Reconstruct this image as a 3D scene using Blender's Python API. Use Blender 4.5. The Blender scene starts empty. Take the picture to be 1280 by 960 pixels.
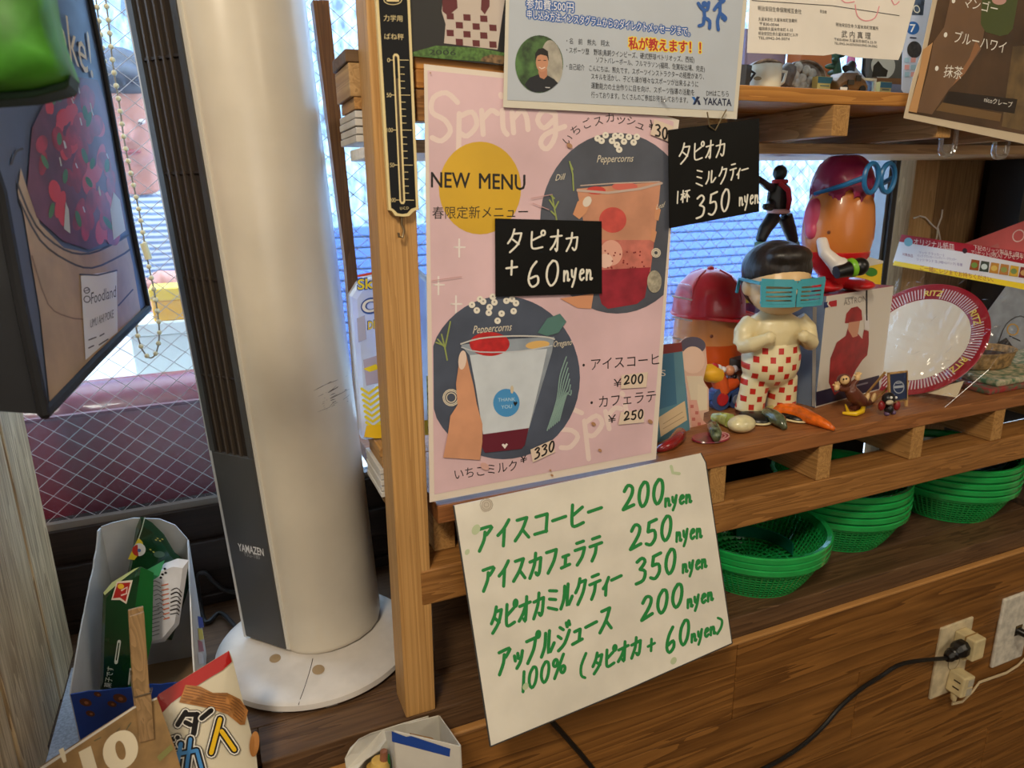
import bpy, bmesh, math, random
from math import sin, cos, pi, radians
from mathutils import Vector, Matrix
from mathutils.geometry import tessellate_polygon
random.seed(7)
SC = bpy.context.scene
COL = SC.collection

# ---------------------------------------------------------------- camera
YAW, PITCH, ROLL, FPX = 0.39846687, 0.26930622, 0.0184625, 880.0
CAM = Vector((0, -0.6, 1.269))
_f = Vector((sin(YAW) * cos(PITCH), cos(YAW) * cos(PITCH), -sin(PITCH)))
_r = Vector((cos(YAW), -sin(YAW), 0))
_d = _f.cross(_r)
RIGHT = _r * cos(ROLL) + _d * sin(ROLL)
DOWN = -_r * sin(ROLL) + _d * cos(ROLL)
cd = bpy.data.cameras.new('camera')
cam = bpy.data.objects.new('camera', cd)
COL.objects.link(cam)
cd.sensor_fit = 'HORIZONTAL'; cd.sensor_width = 36.0; cd.lens = 36.0 * FPX / 1280.0
cd.clip_start = 0.01
cam.matrix_world = Matrix(((RIGHT.x, -DOWN.x, -_f.x, CAM.x), (RIGHT.y, -DOWN.y, -_f.y, CAM.y),
                           (RIGHT.z, -DOWN.z, -_f.z, CAM.z), (0, 0, 0, 1)))
cd.dof.use_dof = True; cd.dof.focus_distance = 0.78; cd.dof.aperture_fstop = 10
SC.camera = cam

# ---------------------------------------------------------------- world, lamps, exposure
SC.view_settings.view_transform = 'Standard'; SC.view_settings.look = 'None'
SC.view_settings.gamma = 1.0; SC.view_settings.exposure = -0.14
SC.view_settings.use_curve_mapping = False
w = bpy.data.worlds.new('world'); SC.world = w; w.use_nodes = True
bg = w.node_tree.nodes['Background']
bg.inputs['Color'].default_value = (0.70, 0.84, 1.0, 1); bg.inputs['Strength'].default_value = 7.8

def area_lamp(name, loc, target, size, power, color):
    l = bpy.data.lights.new(name, 'AREA'); l.shape = 'DISK'; l.size = size; l.energy = power; l.color = color
    o = bpy.data.objects.new(name, l); COL.objects.link(o); o.location = loc
    o.rotation_euler = (Vector(target) - Vector(loc)).to_track_quat('-Z', 'Y').to_euler()
    return o
area_lamp('ceiling_lamp_light', (-0.55, -1.15, 2.36), (0.3, 0, 1.0), 0.35, 25, (1.0, 0.86, 0.66))
area_lamp('ceiling_lamp_light', (1.5, -2.0, 2.36), (0.6, 0, 1.0), 0.6, 15, (1.0, 0.86, 0.64))
area_lamp('fill_light', (0.1, -2.9, 1.45), (0.4, 0.1, 1.1), 1.5, 11, (1.0, 0.94, 0.86))  # fill lamp added behind the camera to raise the low ambient light

# ---------------------------------------------------------------- pixel rays (1280 x 960 frame) to real planes
def ray(x, y): return RIGHT * ((x - 640) / FPX) + DOWN * ((y - 480) / FPX) + _f
def P(x, y, Y):
    r = ray(x, y); return CAM + r * ((Y - CAM.y) / r.y)
def PZ(x, y, Z):
    r = ray(x, y); return CAM + r * ((Z - CAM.z) / r.z)
class Plane:
    def __init__(s, a, b, c):
        s.o = a; s.n = (b - a).cross(c - a).normalized()
        if s.n.dot(CAM - a) < 0: s.n = -s.n
    def at(s, x, y, off=0.0):
        r = ray(x, y); return CAM + r * ((s.o + s.n * off - CAM).dot(s.n) / r.dot(s.n))
def YP(Y): return Plane(Vector((0, Y, 0)), Vector((1, Y, 0)), Vector((0, Y, 1)))

# ---------------------------------------------------------------- materials
def lin(c):
    out = []
    for v in c:
        v = v / 255.0
        out.append(v / 12.92 if v <= 0.04045 else ((v + 0.055) / 1.055) ** 2.4)
    return (*out, 1)
_MC = {}
def M(rgb, rough=0.55, var=0.0, scale=20, bump=0.0, metal=0.0, coat=0.0, stretch=(1, 1, 1), trans=0.0, rgb2=None, spec=0.5, ior=1.45):
    key = (tuple(rgb), rough, var, scale, bump, metal, coat, stretch, trans, rgb2 and tuple(rgb2), spec)
    if key in _MC: return _MC[key]
    m = bpy.data.materials.new('mat_%d' % len(_MC)); m.use_nodes = True
    nt = m.node_tree; b = nt.nodes['Principled BSDF']
    b.inputs['Base Color'].default_value = lin(rgb); b.inputs['Roughness'].default_value = rough
    b.inputs['Metallic'].default_value = metal; b.inputs['Coat Weight'].default_value = coat
    b.inputs['Specular IOR Level'].default_value = spec
    if trans: b.inputs['Transmission Weight'].default_value = trans; b.inputs['IOR'].default_value = ior
    if var or bump or rgb2:
        tc = nt.nodes.new('ShaderNodeTexCoord'); mp = nt.nodes.new('ShaderNodeMapping')
        mp.inputs['Scale'].default_value = stretch
        nz = nt.nodes.new('ShaderNodeTexNoise'); nz.inputs['Scale'].default_value = scale; nz.inputs['Detail'].default_value = 5
        nt.links.new(tc.outputs['Object'], mp.inputs[0]); nt.links.new(mp.outputs[0], nz.inputs['Vector'])
        if var or rgb2:
            cr = nt.nodes.new('ShaderNodeValToRGB')
            cr.color_ramp.elements[0].position = 0.35; cr.color_ramp.elements[1].position = 0.65
            d = rgb2 or [max(0, c * (1 - var)) for c in rgb]; e = rgb if rgb2 else [min(255, c * (1 + var * 0.35)) for c in rgb]
            cr.color_ramp.elements[0].color = lin(d); cr.color_ramp.elements[1].color = lin(e)
            nt.links.new(nz.outputs['Fac'], cr.inputs[0]); nt.links.new(cr.outputs[0], b.inputs['Base Color'])
        if bump:
            bp = nt.nodes.new('ShaderNodeBump'); bp.inputs['Strength'].default_value = bump; bp.inputs['Distance'].default_value = 0.002
            nt.links.new(nz.outputs['Fac'], bp.inputs['Height']); nt.links.new(bp.outputs[0], b.inputs['Normal'])
    _MC[key] = m
    return m
def wood(c1, c2, axis='Z', ring=1.0, rough=0.5, seed=0.0, mark=0.0, along=1.2):
    """planed timber: stretched grain noise, growth-ring bands and a little relief, grain along axis"""
    key = ('wood', tuple(c1), tuple(c2), axis, ring, rough, seed, mark, along)
    if key in _MC: return _MC[key]
    m = bpy.data.materials.new('wood_%d' % len(_MC)); m.use_nodes = True
    nt = m.node_tree; N = nt.nodes.new; L = nt.links.new; b = nt.nodes['Principled BSDF']
    b.inputs['Roughness'].default_value = rough; b.inputs['Specular IOR Level'].default_value = 0.35
    tc = N('ShaderNodeTexCoord'); mp = N('ShaderNodeMapping')
    s = {'X': (along, 26, 26), 'Y': (26, along, 26), 'Z': (26, 26, along)}[axis]
    mp.inputs['Scale'].default_value = s; mp.inputs['Location'].default_value = (seed, seed * 1.7, seed * 0.6)
    L(tc.outputs['Object'], mp.inputs[0])
    nz = N('ShaderNodeTexNoise'); nz.inputs['Scale'].default_value = 2.2 * ring; nz.inputs['Detail'].default_value = 3; nz.inputs['Distortion'].default_value = 0.6
    L(mp.outputs[0], nz.inputs['Vector'])
    mul = N('ShaderNodeMath'); mul.operation = 'MULTIPLY'; mul.inputs[1].default_value = 9.0; L(nz.outputs['Fac'], mul.inputs[0])
    fr = N('ShaderNodeMath'); fr.operation = 'FRACT'; L(mul.outputs[0], fr.inputs[0])
    mp2 = N('ShaderNodeMapping'); mp2.inputs['Scale'].default_value = tuple(v * 9 for v in s); L(tc.outputs['Object'], mp2.inputs[0])
    fine = N('ShaderNodeTexNoise'); fine.inputs['Scale'].default_value = 1.5; fine.inputs['Detail'].default_value = 6; L(mp2.outputs[0], fine.inputs['Vector'])
    mix = N('ShaderNodeMath'); mix.operation = 'MULTIPLY_ADD'; mix.inputs[1].default_value = 0.55; L(fr.outputs[0], mix.inputs[0])
    m3 = N('ShaderNodeMath'); m3.operation = 'MULTIPLY'; m3.inputs[1].default_value = 0.55; L(fine.outputs['Fac'], m3.inputs[0]); L(m3.outputs[0], mix.inputs[2])
    cr = N('ShaderNodeValToRGB'); cr.color_ramp.elements[0].position = 0.12; cr.color_ramp.elements[1].position = 0.85
    cr.color_ramp.elements[0].color = lin(c1); cr.color_ramp.elements[1].color = lin(c2)
    L(mix.outputs[0], cr.inputs[0])
    big = N('ShaderNodeTexNoise'); big.inputs['Scale'].default_value = 7; big.inputs['Detail'].default_value = 2; L(tc.outputs['Object'], big.inputs['Vector'])
    mr = N('ShaderNodeMapRange'); mr.inputs['To Min'].default_value = 0.78; mr.inputs['To Max'].default_value = 1.18; L(big.outputs['Fac'], mr.inputs[0])
    mm = N('ShaderNodeMix'); mm.data_type = 'RGBA'; mm.blend_type = 'MULTIPLY'; mm.inputs[0].default_value = 1.0
    L(cr.outputs[0], mm.inputs[6]); L(mr.outputs[0], mm.inputs[7]); L(mm.outputs[2], b.inputs['Base Color'])
    bp = N('ShaderNodeBump'); bp.inputs['Strength'].default_value = 0.25; bp.inputs['Distance'].default_value = 0.001
    L(mix.outputs[0], bp.inputs['Height']); L(bp.outputs[0], b.inputs['Normal'])
    _MC[key] = m
    return m
def film(rgb=(255, 255, 255), clear=0.85, rough=0.08, key2=0, translucent=False, speck=0.0, scale=60, stretch=(1, 1, 1)):
    """clear sheet: straight-through light mixed with a gloss or a white scatter (dusty or patterned)"""
    key = ('film', tuple(rgb), clear, rough, translucent, speck, scale, stretch)
    if key in _MC: return _MC[key]
    m = bpy.data.materials.new('film_%d' % len(_MC)); m.use_nodes = True
    nt = m.node_tree; N = nt.nodes.new; L = nt.links.new
    nt.nodes.remove(nt.nodes['Principled BSDF']); out = nt.nodes['Material Output']
    tr = N('ShaderNodeBsdfTransparent'); tr.inputs[0].default_value = lin(rgb)
    gl = N('ShaderNodeBsdfGlossy'); gl.inputs['Roughness'].default_value = rough
    mx = N('ShaderNodeMixShader'); mx.inputs[0].default_value = 1 - clear
    fr = N('ShaderNodeLayerWeight'); fr.inputs[0].default_value = 0.5
    pw = N('ShaderNodeMath'); pw.operation = 'POWER'; pw.inputs[1].default_value = 4.0; L(fr.outputs['Facing'], pw.inputs[0])
    sm = N('ShaderNodeMath'); sm.operation = 'MULTIPLY_ADD'; sm.inputs[1].default_value = 0.6; sm.inputs[2].default_value = (1 - clear) * 0.5
    L(pw.outputs[0], sm.inputs[0]); L(sm.outputs[0], mx.inputs[0]); L(tr.outputs[0], mx.inputs[1]); L(gl.outputs[0], mx.inputs[2])
    last = mx
    if translucent:
        tl = N('ShaderNodeBsdfTranslucent'); tl.inputs[0].default_value = lin((235, 240, 245))
        tc = N('ShaderNodeTexCoord'); mp = N('ShaderNodeMapping'); mp.inputs['Scale'].default_value = stretch
        nz = N('ShaderNodeTexNoise'); nz.inputs['Scale'].default_value = scale; nz.inputs['Detail'].default_value = 4
        L(tc.outputs['Object'], mp.inputs[0]); L(mp.outputs[0], nz.inputs['Vector'])
        mr = N('ShaderNodeMapRange'); mr.inputs[1].default_value = 0.4; mr.inputs[2].default_value = 0.72
        mr.inputs['To Min'].default_value = 0.015; mr.inputs['To Max'].default_value = speck
        L(nz.outputs['Fac'], mr.inputs[0])
        m2 = N('ShaderNodeMixShader'); L(mr.outputs[0], m2.inputs[0]); L(mx.outputs[0], m2.inputs[1]); L(tl.outputs[0], m2.inputs[2]); last = m2
    L(last.outputs[0], out.inputs['Surface'])
    _MC[key] = m
    return m

# ---------------------------------------------------------------- mesh builder
class MB:
    def __init__(s): s.v = []; s.f = []; s.m = []
    def add(s, vs, fs, m=0):
        n = len(s.v); s.v += [Vector(v) for v in vs]
        for f in fs: s.f.append([i + n for i in f]); s.m.append(m)
        return s
    def box(s, x0, x1, y0, y1, z0, z1, m=0, mat=None):
        vs = [Vector((x, y, z)) for x in (x0, x1) for y in (y0, y1) for z in (z0, z1)]
        if mat is not None: vs = [mat @ v for v in vs]
        return s.add(vs, [(0, 1, 3, 2), (4, 6, 7, 5), (0, 4, 5, 1), (2, 3, 7, 6), (0, 2, 6, 4), (1, 5, 7, 3)], m)
    def prism(s, pts, off, m=0):
        pts = [Vector(p) for p in pts]; n = len(pts); off = Vector(off)
        tri = tessellate_polygon([pts])
        fs = [tuple(t) for t in tri] + [tuple(i + n for i in reversed(t)) for t in tri] + [(i, (i + 1) % n, (i + 1) % n + n, i + n) for i in range(n)]
        return s.add(pts + [p + off for p in pts], fs, m)
    def poly(s, pts, m=0):
        pts = [Vector(p) for p in pts]
        return s.add(pts, [tuple(t) for t in tessellate_polygon([pts])], m)
    def tube(s, pts, r, n=8, closed=False, m=0, caps=True):
        pts = [Vector(p) for p in pts]; k = len(pts); rs = r if isinstance(r, (list, tuple)) else [r] * k
        vs = []; up = None
        for i, p in enumerate(pts):
            a = pts[(i - 1) % k] if closed or i > 0 else p
            c = pts[(i + 1) % k] if closed or i < k - 1 else p
            t = (c - a).normalized()
            if up is None: up = Vector((0, 0, 1)) if abs(t.z) < 0.9 else Vector((1, 0, 0))
            u = (up - t * up.dot(t)).normalized(); v = t.cross(u); up = u
            for j in range(n):
                a2 = 2 * pi * j / n; vs.append(p + (u * cos(a2) + v * sin(a2)) * rs[i])
        fs = []
        for i in range(k if closed else k - 1):
            for j in range(n):
                fs.append((i * n + j, i * n + (j + 1) % n, ((i + 1) % k) * n + (j + 1) % n, ((i + 1) % k) * n + j))
        if caps and not closed: fs += [tuple(reversed(range(n))), tuple(range((k - 1) * n, k * n))]
        return s.add(vs, fs, m)
    def lathe(s, prof, c=(0, 0, 0), n=32, m=0, sx=1.0, sy=1.0, mat=None, caps=True):
        c = Vector(c); vs = []; fs = []
        for r, z in prof:
            for j in range(n):
                v = Vector((r * cos(2 * pi * j / n) * sx, r * sin(2 * pi * j / n) * sy, z))
                vs.append((mat @ v if mat is not None else v) + c)
        for i in range(len(prof) - 1):
            for j in range(n): fs.append((i * n + j, i * n + (j + 1) % n, (i + 1) * n + (j + 1) % n, (i + 1) * n + j))
        if caps and prof[0][0] > 1e-6: fs.append(tuple(reversed(range(n))))
        if caps and prof[-1][0] > 1e-6: fs.append(tuple(range((len(prof) - 1) * n, len(prof) * n)))
        return s.add(vs, fs, m)
    def ball(s, c, r, n=20, k=12, m=0, mat=None):
        r = (r, r, r) if not isinstance(r, (tuple, list)) else r
        c = Vector(c); vs = []; fs = []
        for i in range(k + 1):
            t = pi * i / k
            for j in range(n):
                v = Vector((r[0] * sin(t) * cos(2 * pi * j / n), r[1] * sin(t) * sin(2 * pi * j / n), r[2] * cos(t)))
                vs.append((mat @ v if mat is not None else v) + c)
        for i in range(k):
            for j in range(n): fs.append((i * n + j, (i + 1) * n + j, (i + 1) * n + (j + 1) % n, i * n + (j + 1) % n))
        return s.add(vs, fs, m)
    def loft(s, rings, m=0, caps=True):
        n = len(rings[0]); vs = [v for r in rings for v in r]; fs = []
        for i in range(len(rings) - 1):
            for j in range(n): fs.append((i * n + j, i * n + (j + 1) % n, (i + 1) * n + (j + 1) % n, (i + 1) * n + j))
        if caps: fs += [tuple(reversed(range(n))), tuple(range((len(rings) - 1) * n, len(rings) * n))]
        return s.add(vs, fs, m)
    def build(s, name, mats, parent=None, smooth=False, bevel=0.0, base=None, remesh=0.0, autosmooth=True):
        mats = mats if isinstance(mats, (list, tuple)) else [mats]
        if base is None: base = parent.location if parent is not None and parent.parent is None else (ROOTLOC(parent) if parent else _basept(s.v))
        base = Vector(base)
        me = bpy.data.meshes.new(name); me.from_pydata([v - base for v in s.v], [], s.f)
        for mt in mats: me.materials.append(mt)
        me.polygons.foreach_set('material_index', s.m)
        bm = bmesh.new(); bm.from_mesh(me)
        bmesh.ops.remove_doubles(bm, verts=bm.verts, dist=1e-6)
        bmesh.ops.recalc_face_normals(bm, faces=bm.faces)
        bm.to_mesh(me); bm.free()
        if smooth and not remesh:
            for p in me.polygons: p.use_smooth = True
            if autosmooth: me.set_sharp_from_angle(angle=radians(42))
        o = bpy.data.objects.new(name, me); COL.objects.link(o)
        if parent is None: o.location = base
        else: o.parent = parent
        if remesh:
            r = o.modifiers.new('fuse', 'REMESH'); r.mode = 'VOXEL'; r.voxel_size = remesh; r.use_smooth_shade = True
            sm = o.modifiers.new('soft', 'SMOOTH'); sm.factor = 0.5; sm.iterations = 3
        if bevel:
            b = o.modifiers.new('edge', 'BEVEL'); b.width = bevel; b.segments = 2; b.limit_method = 'ANGLE'; b.angle_limit = radians(40)
        return o
def ROOTLOC(o):
    while o.parent is not None: o = o.parent
    return o.location
def _basept(vs):
    n = len(vs); return Vector((sum(v.x for v in vs) / n, sum(v.y for v in vs) / n, min(v.z for v in vs)))
def tag(o, label, cat, group=None):
    o['label'] = label; o['category'] = cat
    if group: o['group'] = group
    return o
def thing(name, label, cat, loc, group=None):
    o = bpy.data.objects.new(name, None); COL.objects.link(o); o.location = loc; o.empty_display_size = 0.02
    return tag(o, label, cat, group)
def struct(o): o['kind'] = 'structure'; return o
def sempty(name, loc=(0, 0, 0)):
    o = bpy.data.objects.new(name, None); COL.objects.link(o); o.location = loc; o.empty_display_size = 0.02
    return struct(o)
def bx(name, mat, parent, x0, x1, y0, y1, z0, z1, bevel=0.0, rot=None, about=None):
    b = MB()
    mt = None
    if rot is not None:
        c = Vector(about if about else ((x0 + x1) / 2, (y0 + y1) / 2, z0)); mt = Matrix.Translation(c) @ rot.to_4x4() @ Matrix.Translation(-c)
    b.box(x0, x1, y0, y1, z0, z1, 0, mt)
    return b.build(name, mat, parent, bevel=bevel)
def copy_tree(o, loc=None, parent=None):
    c = o.copy(); COL.objects.link(c); c.parent = parent
    if loc is not None: c.location = loc
    for ch in o.children: copy_tree(ch, None, c)
    return c
def curve3(pts, n=5):
    out = [Vector(pts[0])]
    for i in range(len(pts) - 1):
        p0, p1, p2, p3 = pts[max(i - 1, 0)], pts[i], pts[i + 1], pts[min(i + 2, len(pts) - 1)]
        for k in range(1, n + 1):
            t = k / n; out.append(0.5 * (2 * p1 + (p2 - p0) * t + (2 * p0 - 5 * p1 + 4 * p2 - p3) * t * t + (3 * p1 - p0 - 3 * p2 + p3) * t ** 3))
    return out
def RZ(a): return Matrix.Rotation(a, 3, 'Z')

# ---------------------------------------------------------------- flat print on sheets
def text_mesh(s, weight=0.0, shear=0.0, _c={}):
    if any(ord(ch) > 0x2E7F for ch in s): weight = 0.0
    k = (s, weight, shear)
    if k not in _c:
        c = bpy.data.curves.new('t', 'FONT'); c.body = s; c.resolution_u = 2 if len(s) > 3 else 6; c.offset = weight; c.shear = shear
        o = bpy.data.objects.new('t', c); COL.objects.link(o)
        m = bpy.data.meshes.new_from_object(o, depsgraph=bpy.context.evaluated_depsgraph_get())
        vs = [v.co.xy.copy() for v in m.vertices]; fs = [tuple(p.vertices) for p in m.polygons]
        bpy.data.objects.remove(o); bpy.data.curves.remove(c); bpy.data.meshes.remove(m)
        _c[k] = (vs, fs)
    return _c[k]
class Sheet:
    """a flat surface: prints are given in the photo's pixel frame and land on the sheet's own plane"""
    def __init__(s, obj, plane, start=0.0003, step=0.000035): s.o = obj; s.pl = plane; s.off = min(start, 0.0008); s.step = min(step, 0.00004); s.off0 = start; s.off = start; s.id = 0; s.L = {}; s.b = {}; s.k = 0
    SEP = {'leaf_print', 'herb', 'peppercorns_below', 'leaping_figures', 'pepper_print_fruit', 'spark', 'hand', 'fruit', 'price_patch', 'stain', 'crease', 'drink_picture', 'bullet', 'chocolate_print', 'tub_hoop', 'cup_rim', 'onion', 'nail',
           'herb_leaf', 'header_photo', 'header_food', 'picture_band', 'batter', 'white_patch', 'side_print', 'lilac_panel', 'marker_smudge', 'scuff', 'scribble', 'foam'}
    def _g(s, part, mat, call=None):
        lk = (part, mat.name)
        if lk not in s.L: s.L[lk] = s.off; s.off += s.step
        if call is None and part in s.SEP: s.id += 1; call = s.id
        k = (part, mat.name, call)
        if k not in s.b: s.b[k] = (MB(), mat, s.L[lk])
        return s.b[k]
    def poly(s, part, pts, mat):
        b, _, off = s._g(part, mat); s.k += 1; off += (s.k % 40) * 0.8e-6; 
        if not getattr(s.pl, 'curved', False): b.poly([s.pl.at(x, y, off) for x, y in pts]); return s
        tris = [[Vector((pts[i][0], pts[i][1])) for i in t] for t in tessellate_polygon([[Vector((x, y, 0)) for x, y in pts]])]
        for _ in range(6):      # follow the curved surface: split long edges
            new = []
            for t in tris:
                e = [(t[i] - t[(i + 1) % 3]).length for i in range(3)]; k = e.index(max(e))
                if e[k] < 7: new.append(t); continue
                a_, b_, c_ = t[k], t[(k + 1) % 3], t[(k + 2) % 3]; m_ = (a_ + b_) / 2; new += [[a_, m_, c_], [m_, b_, c_]]
            tris = new
        for t in tris: b.add([s.pl.at(q.x, q.y, off) for q in t], [(0, 1, 2)])
        return s
    def oval(s, part, c, rx, ry, mat, rot=0.0, n=36, a0=0.0, a1=2 * pi, clip=None):
        pts = []
        for i in range(n):
            a = a0 + (a1 - a0) * i / (n - (0 if abs(a1 - a0 - 2 * pi) < 1e-6 else 1)); x, y = rx * cos(a), ry * sin(a)
            q = [c[0] + x * cos(rot) - y * sin(rot), c[1] + x * sin(rot) + y * cos(rot)]
            if clip: q = clip(q)
            pts.append(q)
        return s.poly(part, pts, mat)
    def text(s, part, txt, p0, p1, h, mat, weight=0.0, up=(0.0, -1.0), shear=0.0, call=None, lift=0.0):
        """baseline from p0 to p1; h = em height in pixels; up = pixel direction of the letters' uprights"""
        s.id += 1; b, _, off = s._g(part, mat, call or s.id); vs, fs = text_mesh(txt, weight, shear)
        if not vs: return s
        x0 = min(v.x for v in vs); x1 = max(v.x for v in vs); L = max(x1 - x0, 1e-4)
        out = []
        for v in vs:
            t = (v.x - x0) / L
            out.append(s.pl.at(p0[0] + (p1[0] - p0[0]) * t + up[0] * h * v.y, p0[1] + (p1[1] - p0[1]) * t + up[1] * h * v.y, off + lift))
        b.add(out, fs); return s
    def halo(s, part, txt, p0, p1, h, mat, r, **kw):
        """coloured outline round lettering: the word set again in a ring of small shifts"""
        s.id += 1; c = s.id
        for i in range(10):
            dx, dy = r * cos(2 * pi * i / 10), r * sin(2 * pi * i / 10)
            s.text(part, txt, (p0[0] + dx, p0[1] + dy), (p1[0] + dx, p1[1] + dy), h, mat, call=c, lift=i * 1e-6, **kw)
        s.off += 1.2e-5
        return s
    def stroke(s, part, pts, wd, mat, call=None):
        b, _, off = s._g(part, mat, call); s.k += 2; off += (s.k % 40) * 0.8e-6
        pts = [Vector((p[0], p[1])) for p in pts]; Lp = []; Rp = []
        if getattr(s.pl, 'curved', False):
            q_ = [pts[0]]
            for a, c in zip(pts, pts[1:]):
                m = max(1, int((c - a).length / 5)); q_ += [a + (c - a) * (k / m) for k in range(1, m + 1)]
            pts = q_
        for i, p in enumerate(pts):
            a = pts[max(i - 1, 0)]; c = pts[min(i + 1, len(pts) - 1)]; t = c - a
            t = t.normalized() if t.length > 1e-6 else Vector((1, 0)); nn = Vector((-t.y, t.x)) * wd / 2
            Lp.append(p + nn); Rp.append(p - nn)
        n = len(pts); vs = [s.pl.at(q.x, q.y, off + (i_ % n) * 3e-7) for i_, q in enumerate(Lp + Rp)]
        b.add(vs, [(i, i + 1, n + i + 1, n + i) for i in range(n - 1)])
        for ie, p in enumerate((pts[0], pts[-1])):
            off += 0.4e-6
            b.add([s.pl.at(p.x + wd / 2 * cos(a * pi / 4), p.y + wd / 2 * sin(a * pi / 4), off) for a in range(8)], [tuple(range(8))])
        return s
    def hand(s, part, txt, p0, p1, h, wd, mat, adv=None):
        """hand-drawn strokes; baseline p0 to p1, glyph height h pixels"""
        s.id += 1; cid = s.id; ws = [GW.get(ch, 1.0) for ch in txt]; tot = sum(ws); x = 0.0
        for ch, wv in zip(txt, ws):
            for st in GL.get(ch, []):
                q = []
                for gx, gy in st:
                    t = (x + gx * wv * 0.86 + 0.05 * wv) / tot
                    q.append((p0[0] + (p1[0] - p0[0]) * t + (1 - gy) * h * 0.04, p0[1] + (p1[1] - p0[1]) * t - (1 - gy) * h))
                s.stroke(part, smooth2(q), wd, mat, cid)
            x += wv
        return s
    def done(s):
        for (part, _, _c), (b, mat, off) in s.b.items():
            if b.v: b.build(part, mat, s.o)
        s.b = {}
        return s.o
def smooth2(q):
    if len(q) < 3: return q
    out = [q[0]]
    for i in range(len(q) - 1):
        p0 = q[max(i - 1, 0)]; p1 = q[i]; p2 = q[i + 1]; p3 = q[min(i + 2, len(q) - 1)]
        for t in (0.33, 0.66, 1.0):
            out.append(tuple(0.5 * (2 * p1[k] + (p2[k] - p0[k]) * t + (2 * p0[k] - 5 * p1[k] + 4 * p2[k] - p3[k]) * t * t + (3 * p1[k] - p0[k] - 3 * p2[k] + p3[k]) * t ** 3) for k in (0, 1)))
    return out
def paper(name, label, cat, pts, plane, mat, group=None, thick=0.0005):
    b = MB(); q = [plane.at(x, y) for x, y in pts]; b.prism(q, -plane.n * thick)
    o = b.build(name, mat); tag(o, label, cat, group)
    return Sheet(o, plane)
def ring_pts(cx, cy, r, n=10): return [(cx + r * cos(2 * pi * i / n), cy + r * sin(2 * pi * i / n)) for i in range(n + 1)]
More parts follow.
